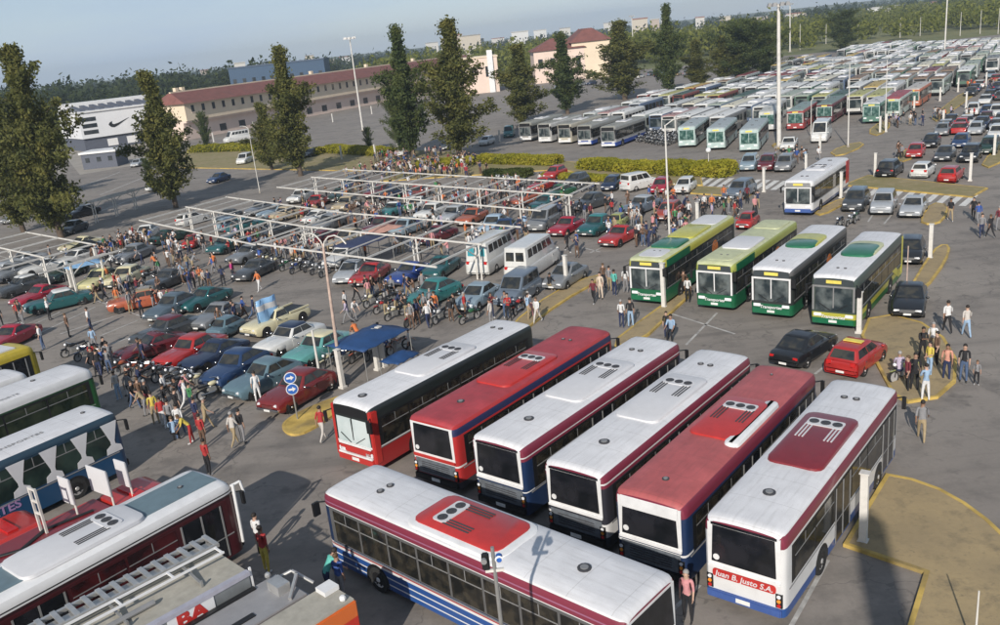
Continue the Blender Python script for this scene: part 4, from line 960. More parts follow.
# far parked cars between the upper rows and the yard (own objects, parts too small to see)
def far_car_mesh():
    m = MB(); st = [(-2.1, .1, .6, .3), (-1.9, 0, .88, .25), (-1.4, 0, .92, .22), (1.0, 0, .92, .22), (1.85, .04, .76, .25), (2.1, .15, .6, .35)]
    rings = []
    for x, i, zt, z0 in st:
        w = .86 - i; h = [(w, z0), (w, zt - .08), (w - .12, zt), (0, zt + .02)]; rings.append([(x, a, b) for a, b in h] + [(x, -a, b) for a, b in h[-2::-1]])
    m.loft(rings, 0)
    m.loft([[(a, b, .9) for a, b in rounded_rect(-1.7, .95, -.78, .78, .1, 1)], [(a, b, 1.36) for a, b in rounded_rect(-1.3, .25, -.64, .64, .1, 1)]], 1)
    m.loft([[(a, b, 1.36) for a, b in rounded_rect(-1.32, .28, -.66, .66, .1, 1)], [(a, b, 1.42) for a, b in rounded_rect(-1.2, .15, -.56, .56, .1, 1)]], 0)
    for x in (-1.3, 1.3):
        for s in (-1, 1): m.cyl((x, s * .7, .3), (x, s * .88, .3), .3, n=10, mi=2)
    for s in (-1, 1): m.box(1.95, 2.1, s * .45, s * .72, .56, .68, 3); m.box(-2.11, -1.98, s * .5, s * .76, .6, .74, 4)
    return m.mesh('car', [m_white, m_glass, m_rubber, m_head, m_tail], smooth=40)
FCM = far_car_mesh()
def far_car(x, y, h, col, label, group):
    if blocked(x, y, .9): return None
    o = put(FCM, 'car'); o.location = (x, y, .004); o.rotation_euler = (0, 0, h); slot(o, 0, paintm(col)); foot(x, y, h, 4.2, 1.8)
    return tag(o, label, 'car', group)
rng = random.Random(3)
COLW = ['white', 'white', 'silver', 'grey', 'dark grey', 'black', 'silver blue', 'dark blue', 'red', 'navy', 'beige', 'blue grey', 'maroon']
def car_rows(p0, p1, rows, step, dr, hd, where, skip=.12, cols=COLW):
    a = G(*p0); b = G(*p1); d = (b - a); n = int(d.length / step); d.normalize(); e = Vector((math.cos(R(hd)), math.sin(R(hd)), 0))
    for r_ in range(rows):
        for i in range(n + 1):
            if rng.random() < skip: continue
            p = a + d * (i * step) + e * (r_ * dr); c = rng.choice(cols)
            far_car(p.x, p.y, R(hd + (180 if rng.random() < .5 else 0)) + rng.uniform(-.04, .04), c, '%s car in rows %s' % (c, where), 'far parked cars ' + where)
car_rows((795, 62), (880, 68), 2, 3.2, 9, 57, 'beyond the packed bus yard')
car_rows((560, 88), (600, 84), 1, 3.4, 8, 50, 'at the beige block with red roofs')
car_rows((450, 96), (490, 92), 1, 3.4, 8, 50, 'before the pink fronted building')
car_rows((640, 78), (700, 74), 2, 3.3, 9, 55, 'between the tall trees')
car_rows((985, 104), (1000, 106), 3, 3.2, 8, 55, 'by the upper right edge')
car_rows((966, 100), (1015, 106), 7, 3.0, 6.5, 55, 'right of the bus yard', .15)
car_rows((945, 131), (1010, 140), 3, 3.0, 6.5, 55, 'in the upper right lot', .1)
car_rows((-20, 236), (48, 226), 2, 3.2, 7, 57, 'under the left trees', .3)
car_rows((160, 190), (262, 178), 1, 3.6, 7, 57, 'behind the left canopy', .35)
# ------------------------------------------------------------------ motorcycles
def make_moto():
    root = empty('motorcycle')
    for x in (-.66, .68):
        t = MB(); r = .3; n = 14
        prof = [(-.05, r * .8), (-.05, r * .97), (0, r), (.05, r * .97), (.05, r * .8)]
        t.loft([[(x + q * math.cos(2 * math.pi * i / n), yy, r + q * math.sin(2 * math.pi * i / n)) for i in range(n)] for yy, q in prof], cap=False)
        wo = t.build('wheel', m_rubber, root, smooth=60)
        d = MB(); d.cyl((x, -.03, r), (x, .03, r), r * .82, n=14); d.build('rim', m_rim, wo)
    q = MB(); q.hexa([(-.25, -.12, .28), (.3, -.12, .28), (.3, .12, .28), (-.25, .12, .28)], [(-.2, -.1, .55), (.28, -.1, .55), (.28, .1, .55), (-.2, .1, .55)]); q.build('engine', m_galv, root, bevel=.03)
    q = MB(); q.ball((.16, 0, .74), (.3, .14, .13), 8); q.build('tank', [m_red], root, smooth=60)
    q = MB(); q.hexa([(-.7, -.1, .68), (-.08, -.13, .68), (-.08, .13, .68), (-.7, .1, .68)], [(-.75, -.08, .8), (-.1, -.12, .76), (-.1, .12, .76), (-.75, .08, .8)]); q.build('seat', m_black, root, bevel=.03)
    q = MB(); q.tube([(.68, -.07, .3), (.42, -.07, .95)], .025, 6); q.tube([(.68, .07, .3), (.42, .07, .95)], .025, 6); q.tube([(-.66, -.06, .3), (-.1, -.06, .42)], .03, 6); q.tube([(-.66, .06, .3), (-.1, .06, .42)], .03, 6); q.tube([(-.5, 0, .7), (.4, 0, .85)], .03, 6); q.build('frame', m_black, root)
    q = MB(); q.tube([(.28, -.36, 1.0), (.42, -.12, 1.0), (.42, .12, 1.0), (.28, .36, 1.0)], .018, 6); q.build('handlebar', m_chrome, root)
    q = MB(); q.ball((.56, 0, .88), (.08, .09, .09), 7); q.build('headlight', m_head, root, smooth=60)
    q = MB(); q.tube([(.1, -.16, .3), (-.75, -.18, .38)], .045, 8); q.build('exhaust', m_chrome, root)
    q = MB(); q.box(-.95, -.7, -.06, .06, .6, .66); q.build('mudguard', [m_red], root, bevel=.01)
    q = MB(); q.box(.5, .9, -.06, .06, .6, .63); q.build('mudguard', [m_red], root, bevel=.01)
    return root
MOTO = [None]
MCOL = ['red', 'black', 'white', 'royal blue', 'silver', 'green', 'orange', 'cream', 'dark grey', 'navy']
def moto(x, y, h, col, label, group):
    if blocked(x, y, .15): return
    if MOTO[0] is None: MOTO[0] = o = make_moto()
    else: o = copy_tree(MOTO[0])
    o.location = (x, y, .004); o.rotation_euler = (R(rng.choice([-7, 7])), 0, h); foot(x, y, h, 1.6, .4)
    for ch in kids(o):
        if ch.name.split('.')[0] in ('tank', 'mudguard'): slot(ch, 0, paintm(col))
    tag(o, label, 'motorcycle', group)
def moto_row(p0, p1, n, hd, where, jit=.15, cols=MCOL, rows=1):
    a = G(*p0); b = G(*p1)
    for r_ in range(rows):
        for i in range(n):
            p = a.lerp(b, i / max(1, n - 1)) + Vector((math.cos(R(hd)), math.sin(R(hd)), 0)) * (r_ * 2.2)
            c = rng.choice(cols)
            moto(p.x + rng.uniform(-jit, jit), p.y + rng.uniform(-jit, jit), R(hd) + rng.uniform(-.2, .2), c, '%s motorcycle parked %s' % (c, where), 'motorcycles ' + where)
moto_row((128, 372), (215, 388), 8, 235, 'in front of the bright red sedan')
moto_row((150, 380), (212, 396), 8, 55, 'near the left walkers')
moto_row((75, 355), (140, 372), 6, 235, 'beside the green fronted bus')
moto_row((372, 306), (410, 325), 4, 235, 'left of the bright teal car')
moto_row((385, 300), (402, 308), 3, 55, 'in the middle of the motorcycle crowd')
moto_row((300, 268), (326, 276), 4, 245, 'left of the silver sedan', cols=['white'])
moto_row((262, 262), (298, 272), 5, 235, 'near the near canopy posts')
moto_row((412, 326), (470, 316), 3, 235, 'in front of the silver blue sedan')
moto_row((470, 322), (520, 312), 2, 55, 'in front of the people carrier')
moto_row((622, 139), (668, 146), 14, 57, 'in tight rows between coaches and aqua buses', rows=5, cols=['dark grey', 'grey', 'black', 'silver', 'silver'], jit=.1)
moto_row((500, 182), (530, 186), 6, 235, 'under the far canopy end')
moto_row((560, 188), (592, 192), 6, 235, 'by the far canopy corner')
moto_row((128, 272), (150, 282), 5, 235, 'behind the cream sedan')
moto_row((905, 380), (908, 384), 1, 200, 'on the sandy island in the crowd', cols=['lime'])
moto_row((840, 228), (856, 222), 3, 235, 'behind the green buses')
moto_row((332, 366), (398, 352), 6, 235, 'around the blue canopy')
moto_row((790, 158), (806, 156), 4, 235, 'by the white bus roof')
moto_row((700, 208), (735, 205), 6, 235, 'in the crowd behind the green buses')
# ------------------------------------------------------------------ far bus yard
def far_bus_mesh(L, kind=0):
    m = MB(); W, H = 2.5, 3.1
    b_, r_ = hull(L, W, H, .4)
    m.add(b_.v, b_.f, 1); m.add(r_.v, r_.f, 0)
    xf = L / 2
    for s in (-1, 1):
        m.box(-xf + .6, xf - .4, s * 1.2, s * 1.262, 1.35, 2.5, 2)
        for x in (xf - 2.5, -xf + 3.1): m.cyl((x, s * 1.0, .48), (x, s * 1.27, .48), .48, n=12, mi=3)
        m.box(xf - .02, xf + .05, s * .7, s * 1.05, .75, .95, 5)
        n = 6
        for k in range(1, n): x = -xf + .6 + (L - 1) * k / n; m.box(x - .06, x + .06, s * 1.25, s * 1.275, 1.35, 2.5, 1)
    m.hexa([(xf - .05, -1.05, 1.15), (xf + .04, -1, 1.15), (xf + .04, 1, 1.15), (xf - .05, 1.05, 1.15)], [(xf - .1, -1.05, 2.45), (xf + .015, -1, 2.45), (xf + .015, 1, 2.45), (xf - .1, 1.05, 2.45)], 4)
    m.box(xf - .1, xf + .1, -1.1, 1.1, .4, .65, 3); m.box(-xf - .04, -xf + .1, -.95, .95, 1.6, 2.75, 2); m.box(xf - .2, xf + .02, -.9, .9, 2.55, 2.88, 3)
    if kind: m.loft([[(a, b, z) for a, b in rounded_rect(-1.8 + i, 1.8 - i, -.85 + i, .85 - i, .3)] for z, i in ((3.1, 0), (3.28, .05), (3.33, .25))], 6)
    m.cyl((xf - 2, .3, 3.1), (xf - 2, .3, 3.2), .16, n=8, mi=3); m.cyl((xf - 2, -.3, 3.1), (xf - 2, -.3, 3.2), .16, n=8, mi=3); m.cyl((-xf + 2, 0, 3.1), (-xf + 2, 0, 3.2), .22, n=8, mi=3)
    return m.mesh('bus', [m_roofw, m_white, m_glass, m_black, m_screen, m_head, m_roofw], smooth=40)
FB = [far_bus_mesh(11.6, 0), far_bus_mesh(11.6, 1), far_bus_mesh(9.5, 0)]
YC = {'white': (.62, .62, .60), 'pale grey': (.46, .47, .46), 'cream': (.56, .53, .42), 'maroon': (.17, .045, .05), 'dark green': (.05, .09, .07), 'olive yellow': (.36, .35, .13), 'ochre': (.42, .30, .09), 'faded pink': (.33, .2, .19), 'sage': (.30, .34, .28), 'grey': (.2, .21, .21), 'brown': (.2, .13, .08)}
BC = {'white': (.56, .56, .54), 'red': (.22, .06, .05), 'green': (.08, .15, .11), 'blue': (.10, .14, .22), 'grey': (.2, .2, .2), 'pale': (.36, .4, .38)}
def inpoly(px, py, poly):
    c = False
    for (x0, y0), (x1, y1) in zip(poly, poly[1:] + poly[:1]):
        if (y0 > py) != (y1 > py) and px < (x1 - x0) * (py - y0) / (y1 - y0) + x0: c = not c
    return c
yard = [(572, 131), (640, 102), (770, 74), (800, 60), (880, 46), (1000, 44), (1012, 64), (985, 72), (950, 86), (915, 102), (880, 116), (850, 122), (810, 124), (776, 122), (740, 126), (700, 134), (640, 132)]
u = Vector((math.cos(R(57)), math.sin(R(57)), 0)); v = Vector((math.cos(R(-62)), math.sin(R(-62)), 0))
o0 = G(640, 134)
rb = random.Random(11)
nb = 0
rowc = {}
for i in range(0, 22):
    base_ = rb.choice([['white', 'white', 'pale grey', 'cream'], ['white', 'pale grey', 'sage', 'white', 'cream'], ['olive yellow', 'sage', 'white', 'cream'], ['white', 'faded pink', 'white', 'pale grey', 'maroon']])
    if i == 2: base_ = ['olive yellow', 'white', 'sage', 'dark green']
    if i in (4, 7, 9): base_ = ['cream', 'white', 'ochre', 'pale grey', 'brown', 'grey']
    if i == 3: base_ = ['ochre', 'white', 'pale grey', 'white']
    if i == 5: base_ = ['maroon', 'brown', 'white', 'maroon']
    for j in range(-45, 60):
        p = o0 + u * (i * 14.8 + 6) + v * (j * 3.5)
        px, py = P((p.x, p.y, 1.5))
        if not inpoly(px, py, yard): continue
        if rb.random() < .06 or blocked(p.x, p.y, 1.6): continue
        if (j % 17) == 16: continue
        if nb >= 284: continue
        rc = rb.choice(base_); bc = rb.choice(['white', 'white', 'white', 'grey', 'red', 'green', 'grey', 'pale', 'pale', 'white', 'white', 'pale', 'blue'])
        o = put(FB[rb.choice([0, 1, 1, 2])], 'bus'); nb += 1
        jj = rb.uniform(-.6, .6)
        o.location = (p.x + u.x * jj, p.y + u.y * jj, .004); o.rotation_euler = (0, 0, R(57 + 180) + rb.uniform(-.02, .02))
        slot(o, 0, mat('yard_roof_' + rc, YC[rc], .5, var=.1, scale=.8, dirt=.25)); slot(o, 1, mat('yard_side_' + bc, BC[bc], .45, dirt=.2))
        foot(p.x, p.y, R(57), 11.6, 2.5)
        tag(o, '%s roofed bus, %s sides, yard row %s' % (rc, bc, ['one', 'two', 'three', 'four', 'five', 'six', 'seven', 'eight', 'nine', 'ten', 'eleven', 'twelve', 'thirteen', 'fourteen', 'fifteen', 'sixteen', 'seventeen', 'eighteen', 'nineteen', 'twenty', 'twenty one', 'twenty two'][i]), 'bus', 'buses packed in the yard')
print('YARD', nb)
# ------------------------------------------------------------------ people
def person_mesh(pose, name='person'):
    """one continuous skinned body facing +x; pose: dict of joint angles in degrees"""
    g = lambda k, d=0: pose.get(k, d)
    lean = R(g('lean')); hipz = g('hip', .92)
    V = []; E = []; RAD = []; REG = []
    def av(p, r, par=None, reg=1):
        V.append(Vector(p)); RAD.append(r); i = len(V) - 1
        if par is not None: E.append((par, i)); REG.append(reg)
        return i
    def sw(p, dx, z):       # rotate torso points by the lean about the hip
        return (p[0] + math.sin(lean) * z + math.cos(lean) * dx, p[1], hipz + math.cos(lean) * z - math.sin(lean) * dx)
    pel = av((0, 0, hipz), (.135, .10)); w_ = av(sw((0, 0), 0, .16), (.135, .095), pel); ch = av(sw((0, 0), .01, .36), (.16, .105), w_); nk0 = av(sw((0, 0), 0, .50), (.085, .075), ch)
    nk = av(sw((0, 0), .01, .56), (.052, .055), nk0, 0); hd = av(sw((0, 0), .03 + g('look') * .01, .66), (.082, .095), nk, 0); tp = av(sw((0, 0), .03 + g('look') * .012, .76), (.072, .085), hd, 0)
    hands = []
    for s, n in ((1, 'L'), (-1, 'R')):
        hp = av((0, s * .09, hipz - .06), (.088, .085), pel, 2)
        t = R(g('th' + n)); kn_ = t - R(g('kn' + n, 4)); ab = R(g('ab' + n, 3))
        K = (math.sin(t) * .42, s * (.09 + math.sin(ab) * .42), hipz - .06 - math.cos(t) * .42)
        kk = av(K, (.06, .062), hp, 2)
        A = (K[0] + math.sin(kn_) * .40, K[1] + s * math.sin(ab) * .2, K[2] - math.cos(kn_) * .40)
        cf = av(tuple(K[i] * .65 + A[i] * .35 for i in range(3)), (.052, .055), kk, 2)
        an = av(A, (.04, .04), cf, 2)
        av((A[0] + .03, A[1], A[2] - .035), (.045, .035), an, 3); toe = av((A[0] + .16, A[1], A[2] - .05), (.045, .028), len(V) - 1, 3)
        sh = av(sw((0, s * .17), 0, .47), (.06, .06), nk0, 1)
        a = R(g('ar' + n)) + 0; o = R(g('ou' + n, 8)); S = V[sh]
        EL = S + Vector((math.sin(a) * .28 * math.cos(o), s * math.sin(o) * .28, -math.cos(a) * .28 * math.cos(o)))
        el = av(EL, (.043, .043), sh, 1)
        f = a + R(g('el' + n, 12)); io = R(g('in' + n, 0))
        WR = EL + Vector((math.sin(f) * .25 * math.cos(io), -s * math.sin(io) * .25, -math.cos(f) * .25 * math.cos(io)))
        md = av(EL.lerp(WR, .45), (.036, .036), el, 1 if pose.get('long') else 0)
        wr = av(WR, (.025, .028), md, 0)
        D = (WR - EL).normalized(); pm = av(WR + D * .07, (.022, .036), wr, 0); hands.append((WR + D * .085, D, s))
    me = bpy.data.meshes.new('sk'); me.from_pydata(V, E, []); o = bpy.data.objects.new('sk', me); COL.objects.link(o)
    o.modifiers.new('s', 'SKIN'); md_ = o.modifiers.new('b', 'SUBSURF'); md_.levels = 1; md_.render_levels = 1
    for i, r in enumerate(RAD): me.skin_vertices[0].data[i].radius = r; me.skin_vertices[0].data[i].use_root = (i == 0)
    bpy.context.view_layer.update()
    dg = bpy.context.evaluated_depsgraph_get(); out = bpy.data.meshes.new_from_object(o.evaluated_get(dg)); bpy.data.objects.remove(o); out.name = name
    regs = []
    for p in out.polygons:
        c = p.center; best = 9; br = 1
        for (a, b), rg in zip(E, REG):
            A, B = V[a], V[b]; ab_ = B - A; t = max(0, min(1, (c - A).dot(ab_) / max(1e-6, ab_.length_squared))); d = (c - A - ab_ * t).length - .5 * min(RAD[b])
            if d < best: best = d; br = rg
        if br == 1 and c.z < hipz - .0 and abs(c.y) < .15 and c.z > hipz - .25 and lean < .5: br = 2
        regs.append(br)
    bm = bmesh.new(); bm.from_mesh(out)
    bm.faces.ensure_lookup_table()
    for fc, rg in zip(bm.faces, regs): fc.material_index = rg
    # fingers, thumb, nose, ears welded into the same mesh
    ex = MB()
    for W_, D, s in hands:
        side = D.cross(Vector((0, 1, 0)));
        if side.length < .1: side = Vector((1, 0, 0))
        side.normalize(); inn = Vector((0, -s, 0))
        for k, ln in enumerate((.065, .075, .07, .055)):
            b0 = W_ + side * (k - 1.5) * .019; b1 = b0 + D * ln * .55 + inn * .006; b2 = b1 + (D + inn * .7).normalized() * ln * .5
            ex.cyl(b0, b1, .0095, .0085, 5); ex.cyl(b1, b2, .0085, .006, 5)
        b0 = W_ - D * .05 + side * .03; ex.cyl(b0, b0 + (D * .6 + side * .7).normalized() * .05, .011, .008, 5)
    Hh = V[hd]; fwd = (Vector(sw((0, 0), .2, .66)) - Vector(sw((0, 0), .0, .66))).normalized()
    ex.cyl(Hh + fwd * .075, Hh + fwd * .115 + Vector((0, 0, -.015)), .014, .009, 6)
    for s in (-1, 1): ex.ball(Hh + Vector((0, s * .085, .0)), (.02, .01, .03), 5)
    t = ex.mesh('x', [m_white], fix=False); bm.from_mesh(t)
    bm.to_mesh(out); bm.free(); out.shade_smooth()
    mi_ = [p.material_index for p in out.polygons]
    out.materials.clear()
    for nm in ('skin', 'shirt', 'trousers', 'shoes'): out.materials.append(mat('person_' + nm, (.3, .2, .15)))
    out.polygons.foreach_set('material_index', mi_); out.update()
    # hair
    hc = V[tp] * .45 + V[hd] * .55 + Vector((-.012, 0, .035)) - fwd * .012
    hm = MB(); hm.ball(hc, (.105, .09, .095), 8)
    hm.v = [(x, y, max(z, hc.z - .06 + .9 * max(0, x - hc.x))) for x, y, z in hm.v]
    if pose.get('long_hair'): hm.ball(hc - fwd * .06 - Vector((0, 0, .12)), (.05, .08, .13), 7)
    hmesh = hm.mesh('hair', [mat('hair_dark', (.02, .015, .012), .7)], smooth=70)
    mins = min(q.co.z for q in out.vertices)
    return out, hmesh, mins
POSES = {
 'standing': dict(thL=3, thR=-3, arL=5, arR=-4, ouL=8, ouR=8),
 'standing with arms folded': dict(thL=2, thR=-2, abL=5, abR=5, arL=25, arR=25, elL=85, elR=85, inL=60, inR=60, long=1),
 'walking': dict(thL=24, knL=8, thR=-16, knR=22, arL=-20, arR=22, elL=18, elR=28, lean=3),
 'striding': dict(thL=-18, knL=26, thR=26, knR=6, arL=24, arR=-18, elL=30, elR=15, lean=4, long=1),
 'holding up a phone': dict(thL=2, thR=-3, arL=60, elL=75, arR=62, elR=72, inL=15, inR=15),
 'bending forward': dict(thL=8, thR=-4, lean=38, arL=20, arR=28, elL=20, elR=15),
 'sitting': dict(hip=.60, thL=78, knL=80, thR=82, knR=84, arL=30, elL=35, arR=32, elR=40, lean=8),
 'with long hair standing': dict(thL=4, thR=-2, arL=10, elL=60, inL=30, arR=0, long_hair=1),
}
PM = {k: person_mesh(v_) for k, v_ in POSES.items()}
CLO = {'white': (.62, .62, .62), 'black': (.015, .015, .018), 'red': (.36, .03, .03), 'navy': (.02, .03, .08), 'sky': (.28, .40, .55), 'grey': (.22, .22, .23), 'pink': (.55, .25, .26), 'yellow': (.55, .44, .08), 'green': (.05, .2, .08),
       'teal': (.10, .42, .36), 'cream': (.6, .5, .4), 'lavender': (.42, .36, .46), 'orange': (.55, .16, .05), 'maroon': (.14, .02, .03), 'brown': (.12, .07, .045), 'khaki': (.32, .25, .15), 'salmon': (.55, .27, .2), 'blue': (.04, .09, .3), 'denim': (.07, .11, .2), 'pale': (.5, .47, .44), 'magenta': (.45, .04, .18)}
SKIN = [(.42, .26, .19), (.34, .2, .14), (.48, .31, .23), (.25, .14, .09)]
def clothm(c): return mat('cloth_' + c.replace(' ', '_'), CLO[c], .85, var=.15, scale=9)
NP = [0]
def person(x, y, h, top, leg, pose, where, group, s=1.0, hair=None):
    me, hme, mz = PM[pose]
    o = put(me, 'person'); hr = put(hme, 'hair', o); NP[0] += 1
    o.location = (x, y, -mz * s + .006); o.rotation_euler = (0, 0, h); o.scale = (s, s, s)
    slot(o, 0, mat('skin_%d' % rng.randrange(4), SKIN[rng.randrange(4)], .6) if False else mat('skin_%d' % (NP[0] % 4), SKIN[NP[0] % 4], .6, scale=8)); slot(o, 1, clothm(top)); slot(o, 2, clothm(leg)); slot(o, 3, mat('shoe_%d' % (NP[0] % 2), ((.03, .03, .03), (.5, .5, .5))[NP[0] % 2], .6))
    hc = NP[0] % 7
    slot(hr, 0, mat('hair_%d' % (hc if hc > 4 else 0), {0: (.02, .015, .012), 5: (.1, .06, .03), 6: (.3, .29, .28)}[hc if hc > 4 else 0], .7))
    ps = {'with long hair standing': 'long haired', 'standing with arms folded': 'arms folded', 'holding up a phone': 'filming', 'bending forward': 'bending'}.get(pose, pose)
    tag(o, ('child' if s < .8 else 'person') + ' in %s and %s %s %s' % (top, leg, ps, where), 'person', group)
    return o
PP = [ # feet px, facing deg, top, legs, pose, where, scale
 ((947, 333), 75, 'white', 'black', 'walking', 'on the right road', 1.04), ((966, 337), 75, 'pale', 'sky', 'walking', 'on the right road', 1),
 ((946, 381), 240, 'salmon', 'navy', 'standing', 'at the island kerb', 1.03), ((963, 382), 240, 'black', 'denim', 'standing', 'at the island kerb', 1.05), ((976, 385), 250, 'grey', 'black', 'standing', 'right of the island', .68),
 ((932, 356), 240, 'white', 'khaki', 'standing', 'on the sandy island', 1), ((922, 361), 260, 'black', 'black', 'standing with arms folded', 'on the sandy island', 1), ((929, 376), 200, 'yellow', 'sky', 'with long hair standing', 'on the sandy island', .98),
 ((914, 392), 250, 'black', 'black', 'standing', 'on the sandy island edge', 1.08), ((925, 401), 90, 'sky', 'white', 'standing with arms folded', 'on the island edge', 1), ((921, 441), 60, 'grey', 'khaki', 'walking', 'below the sandy island', 1.03), ((907, 392), 180, 'maroon', 'black', 'standing', 'on the sandy island edge', 1), ((899, 382), 70, 'lavender', 'navy', 'sitting', 'on the sandy island', 1.05),
 ((936, 366), 180, 'brown', 'black', 'standing', 'on the sandy island', 1),
 ((950, 221), 250, 'black', 'khaki', 'walking', 'near the zebra crossing', 1.05), ((973, 219), 230, 'black', 'black', 'walking', 'on the right road near the crossing', 1), ((978, 224), 80, 'blue', 'grey', 'striding', 'on the right road near the crossing', 1), ((981, 237), 250, 'grey', 'navy', 'striding', 'on the right road near the crossing', 1.02), ((990, 238), 100, 'black', 'black', 'walking', 'at the right edge', 1), ((998, 231), 90, 'maroon', 'grey', 'standing', 'at the right edge', 1.05),
 ((594, 303), 240, 'maroon', 'black', 'walking', 'left of the leftmost green bus', .95), ((601, 299), 240, 'cream', 'cream', 'standing', 'left of the leftmost green bus', 1.05), ((615, 296), 50, 'teal', 'navy', 'standing', 'left of the leftmost green bus', 1.04), ((610, 291), 60, 'grey', 'khaki', 'standing', 'left of the leftmost green bus', 1), ((626, 293), 70, 'white', 'grey', 'standing', 'beside the leftmost green bus', 1.02), ((604, 288), 60, 'brown', 'black', 'standing', 'left of the leftmost green bus', 1),
 ((622, 328), 60, 'white', 'navy', 'standing', 'above the deep red roof', 1), ((631, 327), 90, 'black', 'sky', 'standing', 'above the deep red roof', 1.03), ((672, 340), 240, 'sky', 'black', 'sitting', 'behind the white roofed buses', 1.1), ((667, 338), 250, 'black', 'navy', 'standing', 'behind the white roofed buses', .9),
 ((688, 303), 60, 'white', 'black', 'standing', 'between the two left green buses', 1), ((684, 296), 60, 'brown', 'black', 'standing', 'between the two left green buses', 1),
 ((538, 323), 240, 'white', 'pale', 'striding', 'on the yellow island', 1), ((531, 317), 100, 'white', 'pink', 'bending forward', 'on the yellow island', 1), ((550, 293), 50, 'black', 'khaki', 'sitting', 'by the grey sedan', 1), ((560, 283), 50, 'brown', 'black', 'sitting', 'by the grey sedan', 1),
 ((120, 400), 160, 'pale', 'sky', 'standing', 'in front of the green fronted bus', 1), ((133, 394), 200, 'black', 'white', 'walking', 'in front of the green fronted bus', 1), ((142, 393), 30, 'navy', 'white', 'walking', 'in front of the green fronted bus', 1), ((143, 408), 80, 'brown', 'black', 'standing', 'by the trodden gap', 1), ((150, 410), 80, 'black', 'maroon', 'standing', 'by the trodden gap', 1),
 ((157, 424), 120, 'yellow', 'khaki', 'standing', 'among the left walkers', 1.02), ((165, 428), 100, 'red', 'white', 'walking', 'among the left walkers', 1), ((188, 409), 20, 'white', 'white', 'walking', 'near the steel blue car', 1.05), ((182, 437), 100, 'white', 'denim', 'striding', 'among the left walkers', 1.04), ((173, 432), 90, 'grey', 'black', 'standing', 'among the left walkers', 1), ((193, 443), 200, 'yellow', 'red', 'bending forward', 'above the blue grey bus roof', 1), ((208, 430), 20, 'khaki', 'khaki', 'walking', 'among the left walkers', 1.02), ((199, 430), 60, 'navy', 'maroon', 'standing', 'among the left walkers', 1),
 ((180, 420), 60, 'black', 'black', 'standing', 'among the left walkers', 1), ((168, 415), 50, 'black', 'grey', 'standing', 'among the left walkers', 1), ((194, 414), 50, 'green', 'navy', 'standing', 'among the left walkers', 1), ((205, 448), 70, 'red', 'brown', 'standing', 'above the blue grey bus roof', 1), ((176, 444), 100, 'sky', 'black', 'sitting', 'above the blue grey bus roof', 1), ((236, 446), 60, 'pale', 'khaki', 'walking', 'left of the yellow island', 1.02), ((244, 443), 60, 'black', 'grey', 'standing', 'left of the yellow island', 1.0),
 ((324, 441), 60, 'red', 'pale', 'walking', 'beside the yellow island', 1.03), ((259, 402), 120, 'white', 'white', 'standing', 'beside the steel blue rounded car', 1), ((210, 475), 60, 'red', 'black', 'standing', 'in front of the blue grey roof', 1),
 ((330, 598), 40, 'teal', 'navy', 'bending forward', 'between the ambulance and crossing bus', 1.05), ((343, 600), 60, 'blue', 'grey', 'standing', 'between the ambulance and crossing bus', 1), ((688, 622), 240, 'pink', 'black', 'standing', 'between the two right buses', 1.02), ((268, 572), 60, 'red', 'yellow', 'standing', 'at the front of the blue grey roof', 1.05), ((262, 556), 60, 'white', 'black', 'standing', 'at the front of the blue grey roof', 1.0),
 ((92, 332), 200, 'white', 'navy', 'standing', 'right of the yellow bus', 1.05), ((44, 350), 200, 'white', 'denim', 'standing', 'beside the yellow bus', 1.05), ((96, 352), 100, 'sky', 'grey', 'standing', 'right of the yellow bus', 1), ((70, 337), 40, 'brown', 'black', 'standing', 'right of the yellow bus', 1),
 ((474, 242), 200, 'white', 'white', 'standing', 'behind the near canopy', 1), ((366, 262), 60, 'orange', 'black', 'standing', 'under the navy awning', 1), ((437, 239), 60, 'white', 'pale', 'standing', 'in the open canopy bay', 1),
 ((216, 272), 240, 'orange', 'grey', 'walking', 'on the striped pavement', 1.05), ((260, 291), 240, 'orange', 'white', 'walking', 'at the pavement end', 1), ((234, 281), 200, 'magenta', 'grey', 'standing', 'on the striped pavement', 1), ((171, 255), 240, 'white', 'denim', 'standing', 'in front of the left canopy', 1.05), ((186, 280), 200, 'sky', 'black', 'bending forward', 'behind the dark teal car', 1), ((110, 286), 200, 'orange', 'denim', 'standing', 'beside the pale yellow sedan', 1.05),
]
for f, h, t, l, ps, wh, s in PP:
    p = G(*f); person(p.x, p.y, R(h), t, l, ps, wh, 'people walking about the lot', s)
TOPS = ['white', 'black', 'red', 'navy', 'sky', 'grey', 'pink', 'black', 'maroon', 'brown', 'black', 'white', 'grey', 'navy', 'pale', 'navy', 'black', 'grey', 'khaki', 'lavender', 'white', 'blue', 'green', 'brown', 'grey', 'black', 'orange']
LEGS = ['black', 'denim', 'khaki', 'grey', 'navy', 'black', 'brown']
PK = ['standing', 'standing', 'standing with arms folded', 'walking', 'striding', 'holding up a phone', 'with long hair standing', 'bending forward']
def crowd(p0, p1, wid, n, where, sit=0):
    n = int(n * .84)
    a = G(*p0); b = G(*p1); d = (b - a).normalized(); e = Vector((-d.y, d.x, 0)); k = 0; tries = 0; L = (b - a).length; pts = []
    while k < n and tries < n * 12:
        tries += 1
        p = a + d * rng.uniform(0, L) + e * rng.uniform(-wid, wid)
        if blocked(p.x, p.y, .3) or any((p - q).length < .5 for q in pts): continue
        pts.append(p); k += 1
        person(p.x, p.y, rng.uniform(0, 6.28), rng.choice(TOPS), rng.choice(LEGS), rng.choice(PK), where, 'people ' + where, rng.uniform(.93, 1.06))
FC = {}
